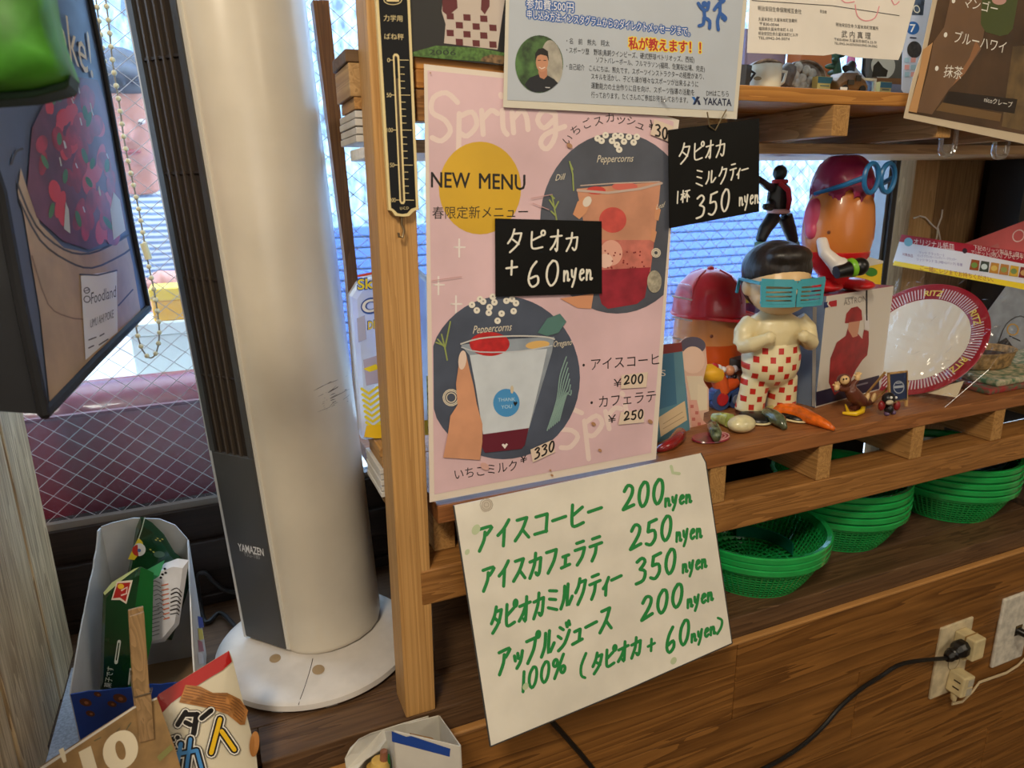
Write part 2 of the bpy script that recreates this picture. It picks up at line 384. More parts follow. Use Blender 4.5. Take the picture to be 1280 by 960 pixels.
GL = {
 'ア': [[(.1,.15),(.88,.13),(.8,.28),(.6,.42)],[(.5,.3),(.46,.6),(.2,.98)]],
 'イ': [[(.8,.05),(.5,.35),(.15,.55)],[(.54,.35),(.52,1)]],
 'ス': [[(.15,.15),(.75,.13)],[(.75,.13),(.5,.55),(.08,.92)],[(.5,.55),(.92,.9)]],
 'コ': [[(.15,.2),(.85,.18)],[(.85,.18),(.82,.85)],[(.12,.85),(.86,.83)]],
 'ー': [[(.05,.5),(.95,.45)]],
 'ヒ': [[(.2,.08),(.2,.72),(.35,.92),(.92,.85)],[(.82,.25),(.25,.48)]],
 'カ': [[(.08,.34),(.88,.28)],[(.88,.28),(.82,.8),(.68,.94),(.55,.82)],[(.48,.05),(.42,.5),(.12,.98)]],
 'フ': [[(.12,.15),(.85,.13)],[(.85,.13),(.7,.55),(.3,.98)]],
 'ェ': [[(.25,.5),(.8,.48)],[(.52,.5),(.5,.88)],[(.15,.92),(.92,.86)]],
 'ラ': [[(.25,.12),(.75,.1)],[(.15,.38),(.85,.36)],[(.85,.36),(.7,.7),(.35,.98)]],
 'テ': [[(.25,.12),(.78,.1)],[(.08,.4),(.95,.36)],[(.55,.4),(.5,.7),(.28,.98)]],
 'タ': [[(.42,.03),(.3,.35),(.06,.62)],[(.35,.22),(.86,.2)],[(.86,.2),(.68,.65),(.2,1)],[(.35,.46),(.72,.66)]],
 'ピ': [[(.15,.08),(.15,.72),(.3,.92),(.85,.85)],[(.72,.3),(.2,.5)],ring_pts(.86,.14,.12)],
 'オ': [[(.06,.32),(.94,.28)],[(.62,.03),(.6,.92),(.45,.85)],[(.58,.32),(.35,.65),(.06,.88)]],
 'ミ': [[(.2,.1),(.8,.2)],[(.22,.42),(.75,.52)],[(.15,.74),(.88,.92)]],
 'ル': [[(.3,.12),(.27,.6),(.05,.95)],[(.58,.08),(.58,.92),(.97,.6)]],
 'ク': [[(.4,.03),(.3,.3),(.08,.52)],[(.36,.18),(.88,.16)],[(.88,.16),(.7,.6),(.3,1)]],
 'ワ': [[(.15,.5),(.15,.12),(.9,.1)],[(.9,.1),(.75,.6),(.4,1)]],
 'ィ': [[(.85,.35),(.5,.6),(.15,.72)],[(.55,.6),(.52,1)]],
 'プ': [[(.05,.15),(.72,.13)],[(.72,.13),(.6,.55),(.2,.98)],ring_pts(.9,.05,.11)],
 'ッ': [[(.15,.5),(.25,.7)],[(.45,.45),(.52,.65)],[(.88,.42),(.75,.78),(.42,1)]],
 'ジ': [[(.2,.12),(.45,.25)],[(.08,.42),(.32,.55)],[(.15,.97),(.6,.78),(.92,.36)],[(.66,.04),(.74,.2)],[(.84,.0),(.92,.16)]],
 'ュ': [[(.2,.5),(.72,.48)],[(.72,.48),(.66,.9)],[(.05,.94),(.95,.88)]],
 '0': [[(.5,.02),(.2,.25),(.14,.65),(.4,.97),(.72,.8),(.84,.4),(.72,.08),(.45,.03)]],
 '1': [[(.5,.05),(.46,.98)]],
 '2': [[(.15,.25),(.4,.04),(.75,.16),(.68,.48),(.12,.96)],[(.12,.96),(.9,.84)]],
 '3': [[(.15,.12),(.55,.02),(.8,.2),(.42,.44)],[(.42,.44),(.84,.58),(.72,.9),(.15,.97)]],
 '5': [[(.3,.1),(.24,.45)],[(.24,.45),(.7,.45),(.8,.75),(.5,.98),(.14,.9)],[(.28,.1),(.84,.04)]],
 '6': [[(.62,.03),(.3,.3),(.16,.72),(.4,.98),(.76,.85),(.7,.58),(.28,.66)]],
 'y': [[(.1,.42),(.2,.75),(.5,.78),(.62,.45)],[(.7,.35),(.55,.9),(.25,1.3)]],
 'e': [[(.12,.68),(.8,.58),(.65,.42),(.3,.5),(.2,.82),(.5,.98),(.88,.86)]],
 'n': [[(.15,.45),(.18,.98)],[(.18,.7),(.5,.45),(.7,.6),(.75,.98),(.98,.9)]],
 '+': [[(.1,.55),(.92,.5)],[(.5,.12),(.5,.95)]],
 '%': [ring_pts(.22,.28,.16),ring_pts(.82,.72,.16),[(.82,.02),(.2,1)]],
 '(': [[(.8,.0),(.35,.45),(.4,.85),(.8,1.02)]], ')': [[(.2,.0),(.7,.3),(.65,.7),(.2,1.0)]],
 '杯': [[(.05,.35),(.42,.32)],[(.25,.05),(.25,.98)],[(.22,.4),(.05,.75)],[(.28,.42),(.42,.6)],[(.5,.15),(.98,.12)],[(.75,.15),(.48,.65)],[(.74,.38),(.74,.98)],[(.78,.45),(.96,.65)]],
 ' ': []}
GW = {'1': .45, '0': .8, '2': .85, '3': .8, '5': .85, '6': .8, 'y': .75, 'e': .62, 'n': .72, 'ッ': .8, 'ュ': .8, 'ィ': .6, 'ェ': .8, '(': .6, ')': .6, ' ': .5, 'ー': .9}

# ================================================================ THE SETTING
CT = 0.75          # counter top
SH = 0.978         # lower shelf top
US = 1.365         # upper shelf top
GY = 0.335         # window glass
PLASTER = M((205, 195, 178), 0.8, 0.06, 6)
def wallbox(name, mat, *a): return struct(bx(name, mat, None, *a))
wallbox('floor', wood((90, 70, 50), (120, 95, 70), 'X'), -2.2, 2.6, -3.0, 0.36, -0.05, 0.0)
wallbox('ceiling', PLASTER, -2.2, 2.6, -3.0, 0.36, 2.5, 2.55)
wallbox('wall_back', PLASTER, -2.2, 2.6, -3.05, -3.0, 0.0, 2.5)
wallbox('wall_right', PLASTER, 2.6, 2.65, -3.0, 0.36, 0.0, 2.5)
wallbox('wall_left', PLASTER, -2.25, -2.2, -3.0, 0.36, 0.0, 2.5)

# the panelled wall under the counter: every board its own piece
wf = sempty('wall_front', (0.5, 0, 0))
PW = [wood((82, 49, 19), (148, 100, 48), 'X', 0.42, 0.42, 3.1 * i) for i in range(4)]
bx('backing', M((40, 28, 18)), wf, -2.2, 2.6, 0.012, 0.33, 0.0, 0.70)
rows = [(0.6035, 0.7168, [-2.2, -0.62, 0.549, 1.62, 2.6]), (0.489, 0.6031, [-2.2, -0.25, 0.775, 1.9, 2.6]),
        (0.391, 0.4886, [-2.2, -0.5, 0.52, 1.5, 2.6]), (0.26, 0.3895, [-2.2, 0.0, 1.1, 2.6]), (0.13, 0.2585, [-2.2, 0.6, 1.7, 2.6]), (0.0, 0.1285, [-2.2, -0.3, 0.9, 2.6])]
k = 0
for z0, z1, xs in rows:
    for a, b_ in zip(xs, xs[1:]):
        bx('plank', PW[k % 4], wf, a + 0.0003, b_ - 0.0003, -0.006 if z1 < .7 else -0.0075, 0.012, z0, z1, bevel=0.0018); k += 1
bx('lit_edge_strip', M((186, 134, 76), .4, .1, 60, stretch=(.1, 1, 1)), wf, -0.012, 2.6, -0.0092, -0.0002, 0.7170, 0.7215, bevel=0.0016)  # added strip, its paler colour paints the lit chamfer under the slab
bx('wall_panel', M((38, 32, 28), 0.8), wf, 1.25, 2.6, 0.34, 0.36, CT, 2.5)
bx('wall_panel', PLASTER, wf, -2.2, -0.95, 0.33, 0.36, CT, 2.5)
bx('wall_panel', PLASTER, wf, -0.95, 1.25, 0.33, 0.36, 2.05, 2.5)

# counter top: front board, dark inner board
CW = wood((62, 42, 27), (106, 78, 52), 'X', 0.8, 0.5, 5)
ct = sempty('trim_1', (0.5, 0.1, CT))
bx('board', CW, ct, -0.012, 2.6, 0.0, 0.050, 0.7155, CT, bevel=0.0015)
bx('board', wood((66, 46, 32), (104, 78, 56), 'X', 0.8, 0.5, 9), ct, -2.2, 2.6, 0.0515, 0.33, 0.7155, CT - 0.0008, bevel=0.001)
bx('board', CW, ct, -2.2, -0.0125, 0.036, 0.050, 0.7155, CT - 0.0008)

# window: dark sill rail, aluminium frame, wired patterned glass
wn = sempty('window_1', (0.1, GY, CT))
DARKW = wood((24, 16, 12), (44, 31, 24), 'X', 0.8, 0.5, 2)
ALU = M((150, 150, 150), 0.35, metal=0.8)
bx('bottom_rail', DARKW, wn, -0.95, 1.125, 0.318, 0.365, CT - 0.0008, 0.884)
bx('rail_lip', DARKW, wn, -0.95, 1.125, 0.306, 0.318, 0.800, 0.842, bevel=0.002)
bx('rail_lip', DARKW, wn, -0.95, 1.125, 0.309, 0.318, CT, 0.765, bevel=0.002)
bx('glazing_bead', M((120, 112, 104), 0.45), wn, -0.95, 1.10, 0.325, 0.334, 0.884, 0.892)
bx('top_rail', DARKW, wn, -0.95, 1.125, 0.318, 0.36, 2.0, 2.05)
bx('side_frame', ALU, wn, 1.098, 1.105, 0.312, 0.36, 0.884, 2.0)
bx('side_frame', M((70, 70, 72), 0.4, metal=0.6), wn, 1.1055, 1.116, 0.306, 0.36, 0.884, 2.0)
bx('side_frame', ALU, wn, 1.1165, 1.125, 0.312, 0.36, 0.884, 2.0)
bx('side_frame', DARKW, wn, -0.95, -0.91, 0.318, 0.36, 0.884, 2.0)
mb = MB(); mb.prism([P(391, 0, .315), P(411, 0, .315), P(446, 335, .315), P(466, 560, .315), P(450, 560, .315), P(433, 335, .315)], (0, 0.02, 0))
mb.build('mullion', wood((96, 60, 32), (140, 94, 54), 'Z', 1, 0.5, 4), wn)
bx('pane', film((240, 246, 250), 0.985, 0.12, translucent=True, speck=0.04, scale=210, stretch=(1, 1, 0.5)), wn, -0.91, 1.098, GY, GY + 0.004, 0.886, 2.0)
mb = MB(); s_ = 0.0275; x0, x1, z0, z1 = -0.6, 1.098, 0.890, 1.62
k = -70
while k < 110:
    c = k * s_
    for sg in (1, -1):
        # z = z0 + sg*(x-c)*0.83
        pts = []
        for x in (x0, x1): pts.append((x, z0 + sg * (x - c) * 0.83))
        (xa, za), (xb, zb) = pts
        t0, t1 = 0.0, 1.0
        dz = zb - za
        for lim, sgn in ((z0, 1), (z1, -1)):
            ta = (lim - za) / dz
            if (dz > 0) == (sgn > 0): t0 = max(t0, ta)
            else: t1 = min(t1, ta)
        if t1 > t0 + 0.001:
            A = Vector((xa + (xb - xa) * t0, GY - 0.0006, za + dz * t0)); B = Vector((xa + (xb - xa) * t1, GY - 0.0006, za + dz * t1))
            mb.tube([A, B], 0.00042, 4)
    k += 1
wi = mb.build('glass_wire', M((176, 172, 176), 0.35, metal=0.3), wn); wi['kind'] = 'stuff'

# right of the window: timber stud and board
struct(bx('trim_2', wood((150, 116, 74), (186, 150, 102), 'Z', 1, 0.6, 6), None, 1.148, 1.207, 0.30, 0.335, CT, 2.05, bevel=0.001))
struct(bx('trim_3', wood((112, 84, 52), (160, 126, 84), 'Z', 1.2, 0.6, 8), None, 1.212, 1.352, 0.318, 0.338, CT, 2.05, bevel=0.001))

# left side: low board partition running towards us, each board its own piece
pt = sempty('wall_side', (-0.215, 0.1, 0.76))
LW = [wood((128, 100, 66), (216, 190, 148), 'Z', 0.9, 0.6, 2.7 * i) for i in range(3)]
ys = [-0.30, -0.185, -0.07, 0.03, 0.105, 0.178, 0.222, 0.268]
for i, (a, b_) in enumerate(zip(ys, ys[1:])):
    bx('plank', LW[i % 3], pt, -0.228, -0.203 + 0.0012 * (i % 2), a + 0.0008, b_ - 0.0008, CT + (0.0002 if a > 0.03 else -0.1), 1.168 + 0.002 * (i % 3), bevel=0.002)
mat_ = tag(bx('counter_mat', M((176, 180, 190), 0.75, 0.12, 400, 0.4), None, -0.201, -0.085, 0.0525, 0.235, CT - 0.0006, CT + 0.0012), 'pale grey woven mat on the counter beneath the blue snack box', 'mat')

# ================================================================ OUTSIDE
wallbox('ground', M((205, 205, 200), 0.9, 0.05, 3), -8, 12, 0.37, 14, 0.15, 0.17)
og = sempty('wall_outside', (2.0, 3.2, 0.3))
bx('wall_panel', M((170, 196, 226), 0.9, 0.42, 34, stretch=(1, 1, .45)), og, -6, 10, 3.25, 3.4, 0.17, 4.5)
SL = M((72, 104, 178), 0.6)
for i in range(14):
    bx('slat', SL, og, 0.6, 6.0, 3.19 + 0.0, 3.25, 0.32 + i * 0.056, 0.32 + i * 0.056 + 0.047, bevel=0.006)
# red vinyl bench with its back to the window
bn = thing('vinyl_bench', 'maroon vinyl bench back standing just outside the wired window', 'bench', (-0.3, 0.5, 0.3))
VIN = M((118, 17, 36), 0.35, 0.10, 14, coat=0.3)
mb = MB()
prof = [(0.385, 0.17), (0.385, 1.0), (0.395, 1.025), (0.415, 1.037), (0.445, 1.037), (0.465, 1.022), (0.47, 0.99), (0.47, 0.62), (0.47, 0.17)]
mb.loft([[Vector((x, y, z)) for y, z in prof] for x in (-1.3, -0.9, -0.4, 0.02)])
mb.build('backrest', VIN, bn, smooth=True)
bx('seat', VIN, bn, -1.3, 0.02, 0.471, 0.80, 0.56, 0.68, bevel=0.02)
bx('base', M((40, 30, 30)), bn, -1.28, 0.0, 0.475, 0.78, 0.17, 0.56)
mb = MB(); mb.tube([Vector((x, 0.383, 1.008)) for x in (-1.28, -0.6, 0.01)], 0.003, 6); mb.build('piping', M((96, 18, 38), 0.4), bn)
tb = thing('terrace_table', 'white topped table beyond the maroon bench outside', 'table', (-0.2, 1.15, 0.17))
bx('tabletop', M((240, 240, 238), 0.5), tb, -0.55, 0.12, 0.84, 1.45, 0.895, 0.92, bevel=0.004)
for x in (-0.5, 0.07):
    for y in (0.90, 1.39): bx('leg', M((120, 120, 122), 0.4, metal=0.6), tb, x - 0.015, x + 0.015, y - 0.015, y + 0.015, 0.17, 0.895)
wc = thing('white_carton', 'pale carton under the yellow carton on the table outside', 'box', (-0.055, 0.98, 0.92))
bx('body', M((206, 212, 206), 0.5), wc, -0.16, 0.06, 0.93, 1.06, 0.92, 1.005, bevel=0.003); bx('lid', M((220, 226, 220), 0.5), wc, -0.162, 0.062, 0.928, 1.062, 1.005, 1.03, bevel=0.003)
yb = thing('yellow_carton', 'yellow carton standing on the pale carton outside', 'box', (-0.055, 0.98, 1.03))
bx('body', M((246, 180, 30), 0.5), yb, -0.115, 0.03, 0.94, 1.03, 1.03, 1.07, bevel=0.003)
bx('lid', M((250, 206, 60), 0.5), yb, -0.117, 0.032, 0.938, 1.032, 1.07, 1.095, bevel=0.003)
gc = thing('grey_chair', 'pale grey rounded chair back beyond the bench outside', 'chair', (-0.02, 0.82, 0.17))
ch = [(-0.085, 0.68), (-0.085, 0.93), (-0.07, 0.99), (-0.03, 1.02), (0.03, 1.03), (0.09, 1.02), (0.125, 0.99), (0.135, 0.93), (0.135, 0.68)]
mb = MB(); mb.prism([(x + 0.055, 0.805, z) for x, z in ch], (0, 0.022, 0)); mb.build('backrest', M((150, 168, 196), 0.5), gc, bevel=0.006)
for x in (-0.02, 0.17): bx('leg', M((90, 95, 105), 0.4), gc, x - 0.01, x + 0.01, 0.807, 0.825, 0.17, 0.70)

# person outside: one fused body, clothing and hair as its children
pr = thing('person', 'person in a finely striped blue shirt with dark hair, forearms folded on the table outside', 'person', (-0.1, 1.62, 0.17))
SKIN = M((206, 140, 122), 0.5, 0.05, 30)
hc = Vector((-0.14, 1.42, 1.47)); tilt = Matrix.Rotation(radians(24), 3, 'X')
b = MB()
b.ball(hc, (0.075, 0.092, 0.115), 24, 16, 0, tilt)                                        # skull
b.ball(hc + tilt @ Vector((0, -0.035, -0.065)), (0.052, 0.055, 0.055), 18, 12)             # jaw
b.ball(hc + tilt @ Vector((0, -0.094, -0.02)), (0.013, 0.018, 0.026), 12, 8)               # nose
for sx in (-1, 1): b.ball(hc + Vector((sx * 0.074, 0.012, -0.015)), (0.010, 0.022, 0.032), 10, 8)   # ears
b.tube([hc + Vector((0, 0.03, -0.07)), hc + Vector((0, 0.07, -0.18))], [0.052, 0.058], 14)
b.ball((-0.14, 1.54, 1.17), (0.19, 0.105, 0.16), 24, 14); b.ball((-0.14, 1.58, 0.95), (0.155, 0.10, 0.2), 24, 14)
b.ball((-0.14, 1.62, 0.77), (0.165, 0.115, 0.13), 20, 12)
for sx in (-1, 1):
    s0 = Vector((-0.14 + sx * 0.185, 1.53, 1.23)); el = Vector((-0.14 + sx * 0.25, 1.36, 1.03)); wr = Vector((-0.14 + sx * 0.02, 1.20, 1.03 + 0.05 * (sx > 0)))
    b.tube([s0, (s0 + el) / 2, el], [0.058, 0.05, 0.042], 12); b.tube([el, (el + wr) / 2, wr], [0.042, 0.038, 0.028], 12)
    hd = Vector((-sx, -0.25, 0)).normalized(); b.ball(wr + hd * 0.045, (0.045, 0.036, 0.018), 14, 8)
    for fi in range(4):
        o_ = Vector((0, -0.026 + fi * 0.017, 0)); l_ = (0.06, 0.07, 0.066, 0.052)[fi]
        b.tube([wr + hd * 0.07 + o_, wr + hd * (0.07 + l_ * 0.6) + o_, wr + hd * (0.07 + l_) + o_ + Vector((0, 0, -0.012))], [0.0095, 0.009, 0.0075], 8)
    b.tube([wr + hd * 0.03 + Vector((0, -0.03, 0.005)), wr + hd * 0.07 + Vector((0, -0.055, 0.004))], [0.011, 0.009], 8)
    hip = Vector((-0.14 + sx * 0.085, 1.62, 0.73)); kn = Vector((-0.14 + sx * 0.095, 1.60, 0.46)); an = Vector((-0.14 + sx * 0.095, 1.64, 0.23))
    b.tube([hip, kn, an], [0.085, 0.058, 0.042], 14); b.ball(an + Vector((0, -0.05, -0.025)), (0.045, 0.11, 0.035), 14, 8)
body = b.build('body', SKIN, pr, remesh=0.007)
b = MB(); b.ball(hc + tilt @ Vector((0, 0.022, 0.022)), (0.086, 0.094, 0.112), 24, 14, 0, tilt)
b.ball(hc + tilt @ Vector((0, -0.05, 0.085)), (0.068, 0.042, 0.035), 18, 10); b.build('hair', M((40, 40, 58), 0.5, 0.3, 60, 0.3), pr, remesh=0.006)
b = MB(); b.ball((-0.14, 1.54, 1.17), (0.205, 0.12, 0.172), 24, 14); b.ball((-0.14, 1.58, 0.95), (0.170, 0.114, 0.22), 24, 14)
for sx in (-1, 1):
    s0 = Vector((-0.14 + sx * 0.185, 1.53, 1.23)); el = Vector((-0.14 + sx * 0.25, 1.36, 1.03)); b.tube([s0, (s0 * 2 + el * 3) / 5], [0.072, 0.066], 14)
sm_ = bpy.data.materials.new('striped_cloth'); sm_.use_nodes = True; nt = sm_.node_tree
tc = nt.nodes.new('ShaderNodeTexCoord'); wv = nt.nodes.new('ShaderNodeTexWave'); wv.bands_direction = 'Z'; wv.inputs['Scale'].default_value = 22; wv.inputs['Distortion'].default_value = 1.0
cr = nt.nodes.new('ShaderNodeValToRGB'); cr.color_ramp.elements[0].color = lin((92, 120, 168)); cr.color_ramp.elements[1].color = lin((220, 228, 238))
nt.links.new(tc.outputs['Object'], wv.inputs['Vector']); nt.links.new(wv.outputs['Fac'], cr.inputs[0]); nt.links.new(cr.outputs[0], nt.nodes['Principled BSDF'].inputs['Base Color'])
b.build('shirt', sm_, pr, remesh=0.008)
b = MB(); b.ball((-0.14, 1.62, 0.77), (0.178, 0.127, 0.13), 20, 12)
for sx in (-1, 1):
    hip = Vector((-0.14 + sx * 0.085, 1.62, 0.73)); kn = Vector((-0.14 + sx * 0.095, 1.60, 0.46)); an = Vector((-0.14 + sx * 0.095, 1.64, 0.26)); b.tube([hip, kn, an], [0.098, 0.072, 0.06], 14)
b.build('trousers', M((58, 62, 78), 0.8), pr, remesh=0.008)
for sx in (-1, 1):
    b = MB(); ec = hc + tilt @ Vector((sx * 0.03, -0.0775, 0.0)); b.ball(ec, (0.011, 0.009, 0.0075), 12, 8); ey = b.build('eye', M((226, 214, 208), 0.3), pr); b = MB(); b.ball(ec + tilt @ Vector((0, -0.0065, -.001)), (0.0048, 0.003, 0.0048), 10, 8); b.build('iris', M((40, 28, 24), 0.3), ey)
b = MB(); b.ball(hc + tilt @ Vector((0, -0.086, -0.07)), (0.022, 0.01, 0.007), 12, 8); b.build('mouth', M((170, 84, 84), 0.5), pr)

# ================================================================ TIMBER RACK
rk = thing('timber_rack', 'open timber shelf rack of post, rail, joists and boards before the window', 'shelf', (0.145, 0.02, CT))
WP = wood((160, 116, 64), (202, 156, 96), 'Z', 1.5, 0.5, 1.0, along=0.3)
def pr4(xb0, xb1, xt0, xt1, y0, y1, z0, z1):
    b = MB(); vs = [(xb0, y0, z0), (xb1, y0, z0), (xb1, y1, z0), (xb0, y1, z0), (xt0, y0, z1), (xt1, y0, z1), (xt1, y1, z1), (xt0, y1, z1)]
    return b.add(vs, [(3, 2, 1, 0), (4, 5, 6, 7), (0, 1, 5, 4), (1, 2, 6, 5), (2, 3, 7, 6), (3, 0, 4, 7)])
pr4(0.1285, 0.1600, 0.1370, 0.1720, 0.0, 0.040, CT, 1.55).build('post', WP, rk, bevel=0.0016)
RW = wood((112, 72, 32), (166, 116, 62), 'X', 1.0, 0.5, 7)
bx('rail', RW, rk, 0.1515, 1.75, -0.0006, 0.046, 0.874, 0.913, bevel=0.0022)
bx('shelf_board', wood((122, 74, 38), (160, 104, 60), 'X', 0.8, 0.42, 12), rk, 0.1425, 0.1722, 0.0405, 0.145, 0.959, SH, bevel=0.0012)
bx('shelf_board', wood((122, 74, 38), (160, 104, 60), 'X', 0.8, 0.42, 11), rk, 0.1725, 1.75, -0.001, 0.145, 0.959, SH, bevel=0.0012)
bx('shelf_board', wood((122, 74, 38), (160, 104, 60), 'X', 0.8, 0.42, 13), rk, 0.1425, 1.75, 0.146, 0.30, 0.959, SH, bevel=0.0012)
JW = [wood((140, 100, 52), (188, 142, 84), 'Y', 1.0, 0.55, 1.3 * i) for i in range(3)]
for i, x in enumerate((0.176, 0.335, 0.4965, 0.660, 0.8235, 0.986, 1.149, 1.312, 1.475)):
    bx('joist', JW[i % 3], rk, x, x + 0.0225, 0.0006 if i else 0.03, 0.298, 0.9135, 0.9585, bevel=0.0008)
bx('stub_board', JW[1], rk, 0.129, 0.175, 0.0405, 0.105, 1.0205, 1.0300, bevel=0.0008)
bx('stub_batten', JW[0], rk, 0.131, 0.150, 0.0405, 0.100, 1.0090, 1.0203, bevel=0.0006)
bx('rail', RW, rk, 0.174, 1.75, 0.255, 0.299, 0.872, 0.9125, bevel=0.002)
# upper shelf
UW = [wood((150, 94, 36), (196, 136, 64), 'X', 0.9, 0.5, 2 + 3 * i) for i in range(3)]
for i, (a, b_) in enumerate(((0.0, 0.092), (0.098, 0.19), (0.196, 0.29))): bx('shelf_board', UW[i], rk, 0.1725, 1.75, a, b_, 1.3505, US, bevel=0.0012)
for i, x in enumerate((0.305, 0.467, 0.6295, 0.792, 0.954, 1.117, 1.28)): bx('joist', JW[i % 3], rk, x, x + 0.0235, 0.0, 0.285, 1.3185, 1.350, bevel=0.0008)
bx('rail', RW, rk, 0.1725, 0.300, 0.001, 0.020, 1.325, 1.350, bevel=0.001)
bx('edge_batten', UW[1], rk, 0.1730, 0.400, 0.0015, 0.018, 1.3652, 1.3800, bevel=0.001)
bx('stub_board', wood((70, 52, 34), (112, 86, 58), 'X', 1, .5, 3), rk, 0.1245, 0.1720, 0.0405, 0.105, 1.3745, 1.3845, bevel=0.0008)
bx('stub_block', wood((150, 116, 72), (190, 154, 104), 'Y', 1, .5, 3), rk, 0.1262, 0.1720, 0.0405, 0.105, 1.3475, 1.3740, bevel=0.0008)
bx('stub_batten', JW[0], rk, 0.129, 0.150, 0.0405, 0.100, 1.3375, 1.3470, bevel=0.0006)
bx('soffit_board', wood((168, 132, 92), (206, 170, 124), 'X', 1, 0.5, 5), rk, 0.1725, 1.75, 0.105, 0.302, 1.3055, 1.3180, bevel=0.001)
# white ribbed boards lying along the shelf ends
def ribbed(name, label, x0, x1, y0, y1, z0, n, dz, cat='board'):
    t = thing(name, label, cat, ((x0 + x1) / 2, (y0 + y1) / 2, z0))
    for i in range(n): bx('sheet', M((206, 204, 200), 0.6, 0.05, 30), t, x0 + 0.0007 * (i % 2), x1, y0 + 0.0008 * (i % 2), y1, z0 + i * dz, z0 + (i + 0.86) * dz, bevel=0.0006)
    return t
ribbed('ribbed_board', 'stack of thin white ribbed boards lying on the lower shelf end behind the post', 0.128, 0.17, 0.041, 0.108, SH + .0003, 5, 0.0061)
tag(bx('wood_offcut', wood((66, 46, 30), (100, 74, 50), 'X', 1.4, 0.6, 15), None, 0.178, 0.24, 0.060, 0.10, CT + 0.0, 0.9295), 'dark brown timber block standing behind the front rail right of the post', 'wood block')
tag(bx('white_lath', M((196, 192, 184), .6, .06, 30), None, 0.178, 0.24, 0.052, 0.108, 0.930, 0.9585), 'short white painted lath on top of the dark brown timber block', 'wood block')
ribbed('ribbed_board', 'white ribbed board bundle tucked under the upper shelf end behind the post', 0.1285, 0.17, 0.0405, 0.115, 1.311, 4, 0.0066)

# ================================================================ TOWER FAN
WHITE_PL = M((210, 201, 184), 0.28, 0.05, 9)
GREYP = M((66, 66, 66), 0.42, 0.04, 20)
BLACKP = M((24, 20, 18), 0.5)
fan = thing('tower_fan', 'tall white tower fan with dark grille standing on a round white base', 'fan', (0.062, 0.158, CT))
FC = Vector((0.062, 0.158, 0))
b = MB(); b.lathe([(0.098, CT + 0.002), (0.110, CT + 0.0025), (0.1125, CT + 0.005), (0.1115, CT + 0.0105), (0.107, CT + 0.0135), (0.075, CT + 0.0165), (0.0, CT + 0.018)], FC, 72)
base = b.build('base', M((206, 200, 194), 0.3, 0.04, 40), fan, smooth=True)
for a in range(0, 360, 30): b = MB(); b.box(-0.006, 0.006, 0.098, 0.108, CT, CT + 0.004, 0, Matrix.Translation(FC) @ Matrix.Rotation(radians(a), 4, 'Z')); b.build('foot_pad', M((160, 156, 150), 0.5), base)
sv = Vector((0.047 - 0.062, 0.105 - 0.158, 0)); b = MB()
seam = []
for t in range(12):
    r_ = 0.045 + 0.066 * t / 11; a = -1.78 - 0.09 * (t / 11); zz = CT + 0.0182 - (0.0018 * max(0, (r_ - 0.02) / 0.055) if r_ < 0.075 else 0.0018 + (r_ - 0.075) / 0.032 * 0.003)
    if r_ > 0.107: zz = CT + 0.0136 - (r_ - 0.107) * 0.6
    seam.append(FC + Vector((r_ * cos(a), r_ * sin(a), zz + 0.0001)))
b.tube(seam, 0.0004, 4); b.build('seam', M((80, 74, 70), 0.6), base)
st_ = M((156, 132, 98), 0.45)
for px_, py_, r1 in ((344, 824, 0.0062), (398, 838, 0.0066)):
    q = PZ(px_, py_, CT + 0.016); b = MB(); b.lathe([(r1 * 1.0, 0.0009), (r1 * 0.6, 0.0014), (0, 0.0015)], q + Vector((0, 0, 0.0002)), 20, sx=1.0, sy=1.3); b.build('scuff', st_, base)
# shell: outline swept up with a slight lean
LEAN = Vector((-0.027 / 0.675, 0, 1))
A_ = Vector((-0.012, 0.184, 0)); B_ = Vector((0.030, 0.136, 0))
outl = [Vector((0.0318, 0.1343, 0)), Vector((0.0375, 0.1275, 0)), Vector((0.046, 0.1215, 0)), Vector((0.058, 0.1165, 0)), Vector((0.073, 0.1145, 0)), Vector((0.090, 0.1170, 0)),
        Vector((0.108, 0.1240, 0)), Vector((0.124, 0.1360, 0)), Vector((0.136, 0.1520, 0)), Vector((0.1430, 0.1720, 0)), Vector((0.1420, 0.1930, 0)), Vector((0.132, 0.2130, 0)),
        Vector((0.115, 0.2280, 0)), Vector((0.09, 0.2360, 0)), Vector((0.06, 0.2350, 0)), Vector((0.028, 0.2250, 0)), Vector((0.003, 0.2050, 0)), Vector((-0.0138, 0.1860, 0))]
Z0 = CT + 0.017; ZT = 1.56
cen = Vector((0.06, 0.175, 0))
def fr_(z, k=1.0): return [cen + (p - cen) * k + LEAN * (z - Z0) * 1.0 + Vector((0, 0, Z0)) for p in outl]
b = MB(); b.loft([fr_(Z0, 0.93), fr_(Z0 + 0.003, 0.985), fr_(Z0 + 0.008), fr_(1.2), fr_(ZT - 0.02), fr_(ZT, 0.9)]); b.build('shell', WHITE_PL, fan, smooth=True)
fd = (B_ - A_).normalized(); fnrm = Vector((-abs(fd.y), -abs(fd.x), 0)).normalized()
def FP(u, z, d=0.0): return A_ + (B_ - A_) * u + fnrm * d + LEAN * (z - Z0) + Vector((0, 0, Z0))
def slab(bm, u0, u1, z0, z1, d0, d1, m=0):
    vs = [FP(u, z, d) for u in (u0, u1) for d in (d0, d1) for z in (z0, z1)]
    bm.add(vs, [(0, 1, 3, 2), (4, 6, 7, 5), (0, 4, 5, 1), (2, 3, 7, 6), (0, 2, 6, 4), (1, 5, 7, 3)], m)
GZ = 1.005
b = MB(); slab(b, 0.02, 0.98, Z0 + 0.006, GZ, -0.004, 0.0035); b.build('front_panel', GREYP, fan, bevel=0.0015)
